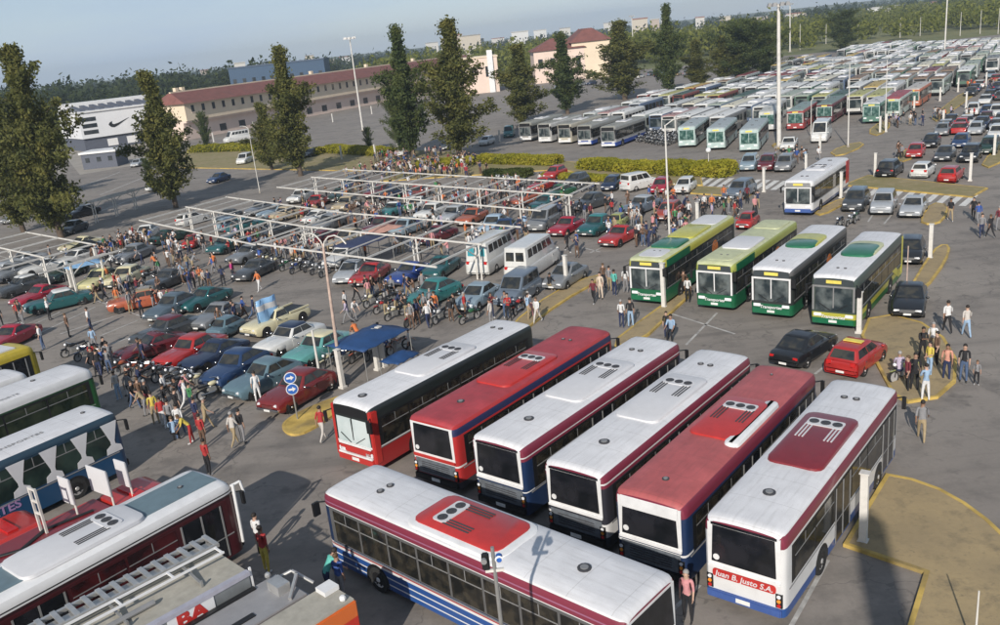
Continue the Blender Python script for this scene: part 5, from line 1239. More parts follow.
def far_crowd(p0, p1, wid, n):
    a = G(*p0); b = G(*p1); d = (b - a).normalized(); e = Vector((-d.y, d.x, 0)); k = 0; t = 0
    while k < n and t < n * 12:
        t += 1; p = a + d * rng.uniform(0, (b - a).length) + e * rng.uniform(-wid, wid)
        if blocked(p.x, p.y, .3): continue
        k += 1; FC.setdefault(p0, []).append((p.x, p.y, rng.uniform(0, 6.28), rng.uniform(.93, 1.05), rng.choice(TOPS), rng.choice(LEGS), rng.choice(PK)))
def far_crowd_build(name, label, keys):
    cols = sorted(set(TOPS + LEGS)); ms = [clothm(c) for c in cols] + [mat('skin_0', SKIN[0], .6, scale=8), mat('hair_0', (.02, .015, .012), .7)]
    ix = {c: i for i, c in enumerate(cols)}; bm_ = MB()
    for k in keys:
        for x, y, h, s, t, l, ps in FC.get(k, []):
            me, hme, mz = PM[ps]; c_, s_ = math.cos(h), math.sin(h)
            base = len(bm_.v); bm_.v += [(x + s * (v.co.x * c_ - v.co.y * s_), y + s * (v.co.x * s_ + v.co.y * c_), s * (v.co.z - mz)) for v in me.vertices]
            for p in me.polygons: bm_.f.append(tuple(base + i for i in p.vertices)); bm_.m.append([len(cols), ix[t], ix[l], ix['black']][p.material_index])
            base = len(bm_.v); bm_.v += [(x + s * (v.co.x * c_ - v.co.y * s_), y + s * (v.co.x * s_ + v.co.y * c_), s * (v.co.z - mz)) for v in hme.vertices]
            for p in hme.polygons: bm_.f.append(tuple(base + i for i in p.vertices)); bm_.m.append(len(cols) + 1)
    tag(bm_.build(name, ms, fix=False, smooth=80), label, 'crowd', kind='stuff')
far_crowd((352, 176), (475, 162), 3.2, 62)
far_crowd((380, 168), (470, 174), 4, 30)
crowd((486, 190), (556, 192), 3, 14, 'beneath the far canopy end')
crowd((372, 218), (376, 238), 2.0, 12, 'beside the teal and white car')
crowd((318, 214), (330, 220), 1.6, 6, 'by the beige sedan')
crowd((225, 250), (300, 268), 2.6, 26, 'between the left canopies')
crowd((160, 272), (232, 292), 2.4, 20, 'on the striped pavement')
crowd((108, 246), (150, 246), 2.2, 12, 'left of the first canopy')
crowd((84, 262), (120, 258), 1.5, 9, 'beneath the left tree')
crowd((345, 312), (440, 300), 3.0, 22, 'around the motorcycles')
crowd((400, 325), (470, 318), 1.2, 12, 'left of the silver blue sedan')
crowd((340, 352), (408, 358), 1.2, 8, 'under the blue canopy')
crowd((92, 372), (150, 362), 1.4, 15, 'beside motorcycles by the red sedan')
crowd((150, 392), (215, 402), 2.6, 8, 'in front of the dark blue rounded car')
crowd((616, 250), (668, 225), 4, 24, 'left of the thin white mast')
crowd((690, 215), (752, 205), 4.5, 20, 'behind the left green buses')
crowd((640, 205), (690, 210), 2.0, 10, 'between crimson hatchback and mast')
far_crowd((885, 128), (960, 118), 3.0, 26)
far_crowd((970, 90), (1000, 86), 4.0, 12)
crowd((895, 158), (906, 158), 1.0, 5, 'in the road behind the black jeep')
crowd((768, 166), (812, 160), 2.4, 10, 'below the thick floodlight mast')
crowd((470, 250), (545, 238), 1.6, 10, 'behind the two minibuses')
crowd((480, 325), (528, 318), 1.0, 7, 'in front of the people carrier')
crowd((545, 252), (580, 258), 1.4, 6, 'right of the two minibuses')
crowd((10, 322), (60, 316), 1.6, 7, 'above the yellow bus')
crowd((610, 128), (660, 125), 2, 5, 'by the tight motorcycle rows')
print('PEOPLE', NP[0])

far_crowd((346, 178), (480, 176), 2.5, 50); far_crowd((300, 205), (560, 225), 8, 95); far_crowd((360, 190), (560, 205), 3, 40); far_crowd((90, 250), (190, 262), 5, 40); far_crowd((590, 215), (700, 225), 7, 24); far_crowd((230, 240), (330, 262), 3, 35); far_crowd((400, 250), (470, 262), 2, 10); far_crowd((100, 290), (240, 330), 2.2, 25); far_crowd((380, 160), (440, 158), 3, 30)
far_crowd_build('crowd', 'dense crowd milling between and behind the canopy frames', [k for k in FC if k[0] < 600])
far_crowd_build('crowd', 'distant crowd at the end of the bus yard and its road', [k for k in FC if k[0] > 600])
# ------------------------------------------------------------------ foliage
def leaf_mat(name, a, b_, c):
    m, nt, b = nodes_of(name); N = nt.nodes.new; Lk = nt.links.new
    tc = N('ShaderNodeTexCoord'); no = N('ShaderNodeTexNoise'); no.inputs['Scale'].default_value = .45; no.inputs['Detail'].default_value = 4; Lk(tc.outputs['Object'], no.inputs['Vector'])
    cr = N('ShaderNodeValToRGB'); cr.color_ramp.elements[0].position = .33; cr.color_ramp.elements[1].position = .7; cr.color_ramp.elements[0].color = (*a, 1); cr.color_ramp.elements[1].color = (*c, 1)
    e = cr.color_ramp.elements.new(.5); e.color = (*b_, 1)
    n2 = N('ShaderNodeTexNoise'); n2.inputs['Scale'].default_value = 4; Lk(tc.outputs['Object'], n2.inputs['Vector'])
    ad = N('ShaderNodeMath'); ad.operation = 'MULTIPLY_ADD'; ad.inputs[1].default_value = .5; ad.inputs[2].default_value = -.25; Lk(n2.outputs['Fac'], ad.inputs[0])
    a2 = N('ShaderNodeMath'); a2.operation = 'ADD'; Lk(ad.outputs[0], a2.inputs[0]); Lk(no.outputs['Fac'], a2.inputs[1]); Lk(a2.outputs[0], cr.inputs[0])
    tr = N('ShaderNodeBsdfTranslucent'); Lk(cr.outputs[0], b.inputs['Base Color']); Lk(cr.outputs[0], tr.inputs['Color']); b.inputs['Roughness'].default_value = .75; b.inputs['Specular IOR Level'].default_value = .2
    ms = N('ShaderNodeMixShader'); ms.inputs[0].default_value = .42; Lk(b.outputs[0], ms.inputs[1]); Lk(tr.outputs[0], ms.inputs[2]); Lk(ms.outputs[0], nt.nodes['Material Output'].inputs['Surface'])
    MATS[name] = m; return m
m_cas = leaf_mat('casuarina_needles', (.078, .09, .03), (.14, .148, .044), (.225, .21, .06))
m_cas2 = leaf_mat('dark_needles', (.05, .075, .03), (.088, .118, .04), (.15, .17, .055))
m_hedge = leaf_mat('hedge_leaves', (.20, .20, .022), (.31, .30, .03), (.42, .37, .045))
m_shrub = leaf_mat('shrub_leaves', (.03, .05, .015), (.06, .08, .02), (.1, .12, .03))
m_wood = leaf_mat('far_wood_leaves', (.10, .12, .025), (.17, .19, .035), (.27, .27, .06))
m_woodd = leaf_mat('far_dark_wood', (.03, .045, .018), (.045, .065, .022), (.075, .095, .03))
m_bark = mat('bark', (.10, .075, .055), .9, var=.3, scale=2)
def quads_mesh(name, C_, S, m, nr, flat=.5, droop=None):
    "leaf tufts: one small quad per centre, random facing"
    n = len(C_); a = nr.normal(size=(n, 3)); a[:, 2] *= flat; a /= np.linalg.norm(a, axis=1)[:, None]
    if droop is not None: a[:, 2] -= droop; a /= np.linalg.norm(a, axis=1)[:, None]
    b = np.cross(a, nr.normal(size=(n, 3))); b /= np.linalg.norm(b, axis=1)[:, None]
    s = S[:, None] if hasattr(S, '__len__') else S
    A = a * s; B = b * s * .5
    V = np.empty((n, 4, 3)); V[:, 0] = C_ - A - B * .6; V[:, 1] = C_ + A * .2 - B; V[:, 2] = C_ + A; V[:, 3] = C_ + A * .1 + B
    me = bpy.data.meshes.new(name); me.vertices.add(4 * n); me.vertices.foreach_set('co', V.reshape(-1)); me.loops.add(4 * n); me.polygons.add(n)
    me.loops.foreach_set('vertex_index', np.arange(4 * n, dtype=np.int32)); me.polygons.foreach_set('loop_start', np.arange(0, 4 * n, 4, dtype=np.int32)); me.polygons.foreach_set('loop_total', np.full(n, 4, dtype=np.int32))
    me.materials.append(m); me.update(calc_edges=True); return me
def conifer(seed, H=20., Rm=4.2, shape='casuarina', m=None, dens=1.0):
    nr = np.random.default_rng(seed); rr = random.Random(seed)
    tr = MB(); br = []; top = rr.uniform(.9, 1.0)
    pts = [(0, 0, -.1)]; x = y = 0
    for k in range(1, 9): x += rr.uniform(-.25, .25); y += rr.uniform(-.25, .25); pts.append((x, y, H * .94 * k / 8))
    for k in range(8): tr.cyl(pts[k], pts[k + 1], .38 * (1 - k / 8.6) + .03, .38 * (1 - (k + 1) / 8.6) + .03, 7)
    C_ = []; S_ = []
    nb_ = 120
    for i in range(nb_):
        f = (i + .5) / nb_; z = H * (.08 + .88 * f)
        prof = {'casuarina': (.75 + .35 * math.sin(f * 5.2 + .4)) * (1.0 if f < .5 else max(.28, 1.0 - (f - .5) * 2.3)) * (.7 + .3 * min(1, f * 6)) + .06 * math.sin(f * 21 + seed) , 'round': math.sin(math.pi * min(1, .12 + f * .9)) ** .7 + .05, 'broad': (1 - f ** 3) * (.8 + .25 * math.sin(f * 9 + seed)) + .1}[shape]
        ln = Rm * prof * rr.choice([.25, .5, .8, 1., 1.2, 1.55]); a = i * 2.4 + rr.uniform(-.5, .5)
        k = min(7, int(z / (H * .94) * 8)); t = z / (H * .94) * 8 - k; bp = Vector(pts[k]).lerp(Vector(pts[k + 1]), min(1, t)); 
        d = Vector((math.cos(a), math.sin(a), rr.uniform(.1, 1.3))).normalized(); e = bp + d * ln
        tr.cyl(bp, e, .07 * (1.1 - f) + .02, .015, 4)
        # tufts along the limb, gathered in clumps
        nc = max(2, int(ln / .8))
        for j in range(nc):
            t = (j + .6) / nc; c = bp.lerp(e, t); rad = (.55 + .35 * rr.random()) * (1.15 - .4 * t) * (.6 + .12 * Rm); n = int(64 * dens * rr.choice([.25, .8, 1.1, 1.2]))
            q = nr.normal(size=(n, 3)) * rad * .52; q[:, 2] = q[:, 2] * .9 - .1 * rad
            C_.append(q + np.array(c)); S_.append(nr.uniform(.12, .33, n))
    C_ = np.concatenate(C_); S_ = np.concatenate(S_)
    return tr.mesh('trunk', [m_bark], smooth=60, fix=False), quads_mesh('crown', C_, S_, m or m_cas, nr, 1.0, droop=-.25 if shape == 'casuarina' else None)
TREES = [conifer(1, Rm=4.3), conifer(2, Rm=4.0), conifer(5, H=20, Rm=4.6, shape='broad'), conifer(9, H=20, Rm=4.2, m=m_cas2), conifer(12, H=20, Rm=6.5, shape='round', m=m_cas2, dens=.8)]
def tree(base, topy, k, label, wid=1., group='tall trees around the lot', lean=0., name='tree'):
    b, h = HT(base, topy); t, c = TREES[k]; o = put(t, name); o.name = name
    root = empty(name, (b.x, b.y, 0), rng.uniform(0, 6.28)); bpy.data.objects.remove(o)
    tk = put(t, 'trunk', root); cr_ = put(c, 'crown', root); s = h / 20.; root.scale = (s * wid, s * wid, s)
    return tag(root, label, 'tree', group)
tree((62, 238), 42, 2, 'broad tall feathery tree at the far left', .88)
tree((24, 232), 98, 0, 'lower feathery tree touching the far left one', 1.05)
tree((-25, 215), 100, 0, 'tree cut by the left edge of the picture', 1.5)
tree((176, 208), 66, 1, 'feathery tree standing before the white hall', .98)
tree((152, 186), 158, 4, 'low dark bushy tree beside the white hall', .7)
tree((301, 176), 42, 0, 'feathery tree in front of the long building, left part', 1.0)
tree((272, 170), 100, 1, 'slim tree joined to the one before the long building', 1.2)
tree((414, 158), 22, 3, 'left of the two tall dark trees at the building end', .95)
tree((402, 156), 84, 4, 'short round tree at the foot of the two tall dark trees', .6)
tree((460, 158), 15, 0, 'right and tallest of the two trees at the building end', 1.15)
tree((370, 152), 127, 4, 'small bush like tree at the foot of the left floodlight mast', .6, name='shrub')
tree((522, 126), 42, 0, 'bushy tree left of the coaches', 1.5)
tree((568, 114), 30, 3, 'slim dark tree behind the coaches', 1.3)
tree((625, 100), 18, 0, 'broad tree right of the beige block', 1.8)
tree((668, 96), 2, 3, 'tallest thin topped tree in the middle of the horizon', .95)
tree((697, 90), 38, 0, 'light tree next to the tallest thin topped one', 1.6)
tree((742, 82), 20, 4, 'wide dense tree left of the floodlight mast', 1.5)
tree((722, 84), 34, 0, 'tree between the light one and the wide dense one', 1.5)
tree((843, 52), 10, 4, 'dark round tree behind the bus yard', 1.4)
tree((765, 76), 22, 4, 'dark tree behind the thick floodlight mast', 1.2)
tree((208, 152), 112, 4, 'small dark tree at the left end of the long building', .5)
# hedges
def hedge(p0, p1, w_, h_, label, m=None, n=14000, seed=1, name='hedge'):
    a = G(*p0); b = G(*p1); L = (b - a).length; nr = np.random.default_rng(seed)
    root = empty(name, tuple((a + b) / 2), math.atan2(b.y - a.y, b.x - a.x))
    x = nr.uniform(-L / 2, L / 2, n); y = nr.uniform(-1, 1, n); z = nr.uniform(0, 1, n) ** .6
    h_ *= .85; wob = 1 + .05 * np.sin(x * .9 + seed) + .04 * np.sin(x * 2.3)
    C_ = np.stack([x, y * w_ / 2 * np.sqrt(np.clip(1.15 - z ** 3, 0, 1)) * wob, z * h_ * wob], 1)
    put(quads_mesh('foliage', C_, nr.uniform(.10, .26, n), m or m_hedge, nr, 1.), 'foliage', root)
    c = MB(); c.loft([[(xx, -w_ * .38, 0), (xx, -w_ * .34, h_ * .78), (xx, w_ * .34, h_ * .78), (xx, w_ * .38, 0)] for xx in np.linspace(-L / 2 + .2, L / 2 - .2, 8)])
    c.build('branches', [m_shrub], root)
    foot(root.location.x, root.location.y, root.rotation_euler.z, L, w_)
    return tag(root, label, 'hedge' if name == 'hedge' else 'shrub', 'clipped yellow green hedges' if name == 'hedge' else None)
hedge((483, 163), (558, 165), 3.2, 1.5, 'yellow green hedge before the coaches, left of the gap', seed=2)
hedge((418, 168), (476, 164), 4.0, 1.3, 'yellow green hedge at the foot of the tallest twin tree', seed=3)
hedge((584, 168), (660, 174), 3.4, 1.6, 'long yellow green hedge right of the gap', seed=4, n=12000)
hedge((664, 174), (732, 176), 3.4, 1.9, 'yellow green hedge with a darker end near the zebra crossing', seed=5)
hedge((487, 177), (530, 177), 2.6, 1.2, 'dark low hedge above the canopy', m_shrub, 5000, 6)
hedge((196, 152), (262, 150), 5, 1.8, 'yellow hedge before the left part of the long building', seed=7, n=10000)
hedge((262, 158), (322, 155), 4, 1.6, 'yellow hedge between two feathery trees', seed=8, n=8000)
hedge((330, 152), (392, 156), 4, 1.6, 'yellow hedge by the small bush like tree', seed=9)
hedge((545, 177), (660, 184), 2.2, .7, 'low strip hedge along the verge', seed=10)
# ------------------------------------------------------------------ far woods: one mass each, merged with numpy
def wood(name, label, regions, m, n, hmin, hmax, seed, per=150, ts=.55):
    nr = np.random.default_rng(seed); C_ = []; S_ = []; k = 0
    while k < n:
        (x0, y0, x1, y1), = [regions[nr.integers(len(regions))]]
        x = nr.uniform(x0, x1); y = nr.uniform(y0, y1)
        h = nr.uniform(hmin, hmax); r = h * nr.uniform(.35, .6)
        q = nr.normal(size=(per, 3)); q /= np.linalg.norm(q, axis=1)[:, None]; q *= nr.uniform(.6, 1.05, per)[:, None]
        q[:, 2] = np.abs(q[:, 2]) * .9 + .1 * q[:, 2]
        lump = 1 + .25 * np.sin(q[:, 0] * 5 + k) * np.cos(q[:, 1] * 4 - k)
        C_.append(np.stack([x + q[:, 0] * r * lump, y + q[:, 1] * r * lump, h * .18 + q[:, 2] * h * .8 * lump], 1)); S_.append(nr.uniform(.12, .28, per) * h * ts); k += 1
    o = put(quads_mesh(name, np.concatenate(C_), np.concatenate(S_), m, nr, 1.), name)
    return tag(o, label, None, kind='stuff')
def band(x0, x1, d0, d1, nseg=1): return [(x0, d0, x1, d1)]
wood('far_wood', 'dark woods behind the white hall and long building', [(-420, 400, -90, 640), (-600, 360, -150, 600)], m_woodd, 560, 11, 19, 1, per=320, ts=.34)
wood('far_wood', 'green woods stretching to the horizon on the right', [(120, 360, 620, 760), (200, 345, 700, 800), (220, 260, 420, 420), (60, 400, 500, 900), (300, 400, 900, 1300)], m_wood, 1500, 6, 12, 2, per=200, ts=.42)
wood('far_wood', 'distant woods along the horizon', [(-900, 900, 2600, 2600), (-900, 700, 600, 1600)], m_woodd, 1000, 10, 18, 3, per=90)
wood('far_wood', 'scattered woods behind the beige block', [(-60, 390, 160, 620)], m_wood, 200, 9, 16, 4, per=260, ts=.4)
# ------------------------------------------------------------------ buildings
m_rooft = mat('red_roof_tiles', (.18, .07, .058), .8, var=.2, scale=.6, dirt=.15)
m_beige = mat('beige_wall', (.72, .60, .45), .9, var=.08, scale=.2, dirt=.12)
m_beige2 = mat('pinkish_wall', (.70, .56, .48), .9, var=.08, scale=.2, dirt=.12)
m_win = glass('far_window', (.02, .025, .03), (.05, .055, .06), .5)
m_hall = mat('white_cladding', (.68, .69, .71), .6, var=.05, scale=.3, dirt=.1)
m_slate = mat('slate_cladding', (.09, .10, .13), .6, var=.1)
def bbox(mb, x0, x1, y0, y1, z0, z1, mi=0): mb.box(x0, x1, y0, y1, z0, z1, mi)
# long two storey building
b0, h0 = HT((191, 140), 104); b1 = G(480, 84); d = Vector((b1.x - b0.x, b1.y - b0.y, 0)); Lb_ = d.length; ang = math.atan2(d.y, d.x)
lb = empty('long_building', (b0.x, b0.y, 0), ang); tag(lb, 'long two storey beige building with red tiled roof', 'building')
q = MB(); q.box(0, Lb_, 1.5, 9, 0, 4.3); q.build('wall', m_beige2, lb)
q = MB(); q.box(0, Lb_, 0, 10, 4.8, 9.2); q.build('upper_wall', m_beige, lb)
q = MB(); q.box(.0, Lb_, .4, 10, 4.3, 4.8); q.build('floor_slab', m_beige2, lb)
q = MB(); q.hexa([(-1, -1.4, 9.21), (Lb_ + 1, -1.4, 9.21), (Lb_ + 1, 11, 9.21), (-1, 11, 9.21)], [(1, 5, 12.0), (Lb_ - 1, 5, 12.0), (Lb_ - 1, 6, 12.0), (1, 6, 12.0)]); rfo = q.build('roof', m_rooft, lb)
q = MB(); q.box(1.2, Lb_ - 1.2, 5.2, 5.8, 11.95, 12.3); q.build('ridge', m_beige, rfo)
for k in range(5):
    q = MB(); xx = 4 + k * 2.2 if k < 2 else 30 * k; q.box(xx, xx + 1, 6.2, 7.2, 11.2, 13.2); q.build('chimney', m_beige, rfo)
n = int(Lb_ / 3.7)
for k in range(n):
    x = 2.2 + k * 3.7; q = MB(); q.box(x, x + 1.0, -.05, .3, 6.9, 8.6); wn = q.build('window', m_win, lb); q = MB(); q.box(x - .12, x + 1.12, -.12, .02, 6.7, 6.86); q.build('sill', m_beige2, wn)
for k in range(n // 2):
    x = 3 + k * 7.4; q = MB(); q.box(x + 2, x + 4.4, 1.42, 1.6, .8, 2.6); q.build('window', m_win, lb)
# white hall with sports emblem
a = G(86, 152); b_ = G(152, 142); d = b_ - a; ang = math.atan2(d.y, d.x)
hall = empty('sports_hall', (a.x, a.y, 0), ang); tag(hall, 'white flat roofed hall with a black swoosh mark on its wall', 'building'); Lh = d.length + 8
q = MB(); q.box(0, Lh, 0, 18, 3.2, 9.6); q.build('wall', m_hall, hall)
q = MB(); q.box(.3, Lh - .3, .6, 17.5, 0, 3.2); q.build('ground_floor', m_slate, hall)
q = MB(); q.box(-.4, Lh + .4, -.4, 18.4, 9.6, 9.95); q.build('roof', m_white, hall)
for k in range(9):
    q = MB(); x = 1.8 + k * 2.4; q.hexa([(x, 3, 9.95), (x + 1.2, 3, 9.95), (x + 1.2, 12, 9.95), (x, 12, 9.95)], [(x, 3, 10.1), (x + 1.2, 3, 10.1), (x + 1.2, 12, 11.2), (x, 12, 11.2)]); q.build('skylight', m_slate, hall)
q = MB(); q.box(0, Lh, 13, 17, 9.95, 12); q.build('roof_block', m_white, hall)
for k in range(3):
    q = MB(); q.box(.6, 4.2, -.06, .1, 4.2 + k * 1.6, 5.2 + k * 1.6); q.build('window', m_win, hall)
sw_ = [(0, 0), (.5, -.55), (1.2, -.7), (2.2, -.35), (5.2, 1.15), (2.4, .2), (1.3, .0), (.85, .2), (.95, .75), (.3, .45)]
q = MB(); q.add([(7 + x * 1.05, -.08, 5.9 + z * 1.1) for x, z in sw_] + [(7 + x * 1.05, -.0, 5.9 + z * 1.1) for x, z in sw_], [tuple(range(10)), tuple(range(19, 9, -1))] + [(i, (i + 1) % 10, 10 + (i + 1) % 10, 10 + i) for i in range(10)]); q.build('emblem', m_black, hall)
text(hall, 'HG', 1.8, (Lh - 4.5, -.06, 6.6), (R(90), 0, 0), m_grey)
for x in (6, 11): q = MB(); q.box(x, x + 2.6, .5, .62, .6, 2.4); q.build('entrance_sign', m_white, hall)
# blue shed
a = G(236, 92); 
def simple_building(name, label, base, x_right, h_top, depth, wallm, roofm, roof='flat', wins=0, dist=None, group=None, cat='building'):
    "block standing on the ground at photo position base, as wide as the photo shows"
    b, h = HT(base, h_top); b2 = G(x_right, base[1] - (x_right - base[0]) * .105)
    d = b2 - b; ang = math.atan2(d.y, d.x); L = d.length
    # face the camera roughly: keep width measured across the view
    o = empty(name, (b.x, b.y, 0), ang); tag(o, label, cat, group)
    q = MB(); q.box(0, L, 0, depth, 0, h); q.build('wall', wallm, o)
    if roof == 'flat': q = MB(); q.box(-.3, L + .3, -.3, depth + .3, h, h + .4); q.build('roof', roofm, o)
    elif roof == 'hip':
        e = min(L, depth) * .4; q = MB(); q.hexa([(-.8, -.8, h), (L + .8, -.8, h), (L + .8, depth + .8, h), (-.8, depth + .8, h)], [(e, e, h * 1.35), (L - e, e, h * 1.35), (L - e, depth - e, h * 1.35), (e, depth - e, h * 1.35)]); q.build('roof', roofm, o)
    nw = wins
    for k in range(nw):
        q = MB(); x = L * (k + .5) / nw; q.box(x - L * .18 / nw, x + L * .18 / nw, -.06, .1, h * .45, h * .75); q.build('window', m_win, o)
    return o, L, h
simple_building('storage_shed', 'long blue shed behind the long building', (236, 112), 330, 69, 14, mat('blue_cladding', (.035, .075, .14), .6, var=.2), mat('blue_roof', (.07, .10, .16), .6), wins=10)
simple_building('office_block', 'beige block with red roof right of the feathery trees', (574, 80), 612, 43, 22, m_beige, m_rooft, 'hip', 0)
o, L, h = simple_building('office_block', 'lower block with a red roof left of the beige one', (536, 84), 586, 52, 18, m_beige2, m_rooft, 'hip', 4)
o, L, h = simple_building('chapel', 'hall with a pyramid shaped dark red roof', (572, 66), 598, 42, 26, m_beige2, m_rooft, 'flat')
q = MB(); q.add([(0, 0, h + .4), (L, 0, h + .4), (L, 26, h + .4), (0, 26, h + .4), (L / 2, 15, h + 6)], [(0, 1, 4), (1, 2, 4), (2, 3, 4), (3, 0, 4), (3, 2, 1, 0)]); q.build('pyramid_roof', m_rooft, o)
o, L, h = simple_building('terminal_entrance', 'pinkish entrance building with flat slabs at the end of the long one', (446, 97), 500, 62, 20, m_beige2, m_beige, 'flat', 3)
q = MB(); q.box(-3, L * .5, -3, 0, h * .5, h * .7); q.build('balcony', m_beige, o); q = MB(); q.box(L * .82, L * .92, -1, -.2, 0, h * 1.2); q.build('pylon', m_white, o)
simple_building('kiosk', 'small white shelter with posts left of the feathery tree', (84, 170), 118, 155, 6, m_slate, m_white, 'flat', 3)
rc = random.Random(5)
spots = [(432, 46, 12), (446, 42, 10), (462, 44, 16), (480, 43, 8), (498, 41, 12), (514, 41, 14), (330, 62, 8), (345, 60, 10), (240, 66, 10), (310, 60, 8), (205, 72, 8), (540, 32, 12), (565, 30, 10), (640, 24, 14), (655, 22, 8), (664, 22, 6), (700, 22, 8), (725, 20, 10), (760, 22, 14), (788, 18, 10), (812, 18, 12), (830, 17, 14), (848, 16, 10), (872, 12, 16), (885, 14, 10), (896, 12, 12), (908, 13, 14), (920, 12, 8), (932, 10, 12), (945, 9, 10), (958, 8, 8), (130, 86, 6), (160, 82, 8), (470, 38, 20), (455, 40, 14), (520, 36, 16), (610, 26, 12), (800, 16, 16), (860, 13, 14), (902, 10, 12), (928, 13, 12)]
for k, (px, py, wd) in enumerate(spots):
    D = rc.uniform(900, 1500); dv = fw * FOC + rt * (px - 500) - up * (py - 312.5); t = D / math.hypot(dv.x, dv.y)
    x, y = dv.x * t, dv.y * t; zt_ = CAMH + dv.z * t
    L = wd * D / FOC; h = max(5, zt_ + rc.uniform(2, 5)); o = empty('distant_building', (x, y, 0), math.atan2(y, x) - math.pi / 2)
    q = MB(); q.box(-L / 2, L / 2, 0, L * .6, 0, h); q.build('wall', mat('far_wall_%d' % (k % 4), [(.55, .53, .5), (.5, .45, .38), (.42, .35, .3), (.6, .6, .6)][k % 4], .9), o)
    q = MB(); q.box(-L / 2 - .5, L / 2 + .5, -.5, L * .6 + .5, h, h + .9); q.build('roof', mat('far_roof_%d' % (k % 3), [(.3, .3, .3), (.28, .12, .09), (.45, .44, .42)][k % 3], .9), o)
    q = MB(); nwn = max(2, int(L / 6))
    for f in range(max(1, int(h / 5))):
        for i in range(nwn): xx = -L / 2 + (i + .5) * L / nwn; q.box(xx - .8, xx + .8, -.12, .1, 1.5 + f * 4, 3.2 + f * 4)
    wo = q.build('window_row', m_win, o)
    tag(o, '%s town building on the horizon' % ['pale', 'sand coloured', 'brown', 'white'][k % 4], 'building', 'town buildings along the horizon')
# ------------------------------------------------------------------ white canopy frames
def canopy(c0, c1, n, af, ab, label, H=2.7, hd=58, split=.45):
    a = G(*c0, H); b = G(*c1, H); e = Vector((math.cos(R(hd)), math.sin(R(hd)), 0)); d = (b - a); dn = d.normalized()
    root = empty('carport', (a.x, a.y, 0)); tag(root, label, 'canopy', 'white metal canopy frames')
    o = Vector((a.x, a.y, 0)); q_ = lambda p: p - o
    for i in range(n):
        c = a + d * (i / max(1, n - 1))
        for s in (-1, 1):
            p = c + dn * s * split / 2; q = MB(); q.bar(q_(Vector((p.x, p.y, 0))), q_(p), .11); q.build('post', m_post, root)
        q = MB(); q.bar(q_(c - e * af), q_(c + e * ab), .1, .14); q.build('beam', m_post, root)
        for s in (-1, 1):
            q = MB(); q.bar(q_(c - Vector((0, 0, .9))), q_(c + e * s * 1.3 - Vector((0, 0, .05))), .07); q.build('brace', m_post, root)
        if i < n - 1:
            c2 = c + d * (.5 / max(1, n - 1)); q = MB(); q.bar(q_(c2 - e * af), q_(c2 + e * ab), .06, .09); q.build('rafter', m_post, root)
    for f in (-af, 0, ab):
        q = MB(); p0 = a + e * f - dn * .6 + Vector((0, 0, .09 if f == 0 else .0)); p1 = b + e * f + dn * .6 + Vector((0, 0, .09 if f == 0 else .0)); q.bar(q_(p0), q_(p1), .09, .12); q.build('rail', m_post, root)
canopy((188, 208), (302, 227), 5, 6.3, 6.0, 'white frame canopy on the left with five post pairs', hd=59)
canopy((314, 178), (567, 196), 8, 6.2, 6.2, 'long white frame canopy in the middle with eight post pairs')
canopy((310, 228), (476, 245), 4, 6.0, 6.0, 'near white frame canopy above the silver sedan')
canopy((-20, 244), (42, 258), 3, 5.5, 5.0, 'white frame canopy cut by the left edge', hd=56)
canopy((70, 265), (100, 256), 2, 2.2, 2.0, 'small white frame holding a light blue tarp', hd=56, split=.1)
canopy((92, 202), (132, 190), 3, 3, 3, 'far white frame in the shade right of the left trees', hd=56)
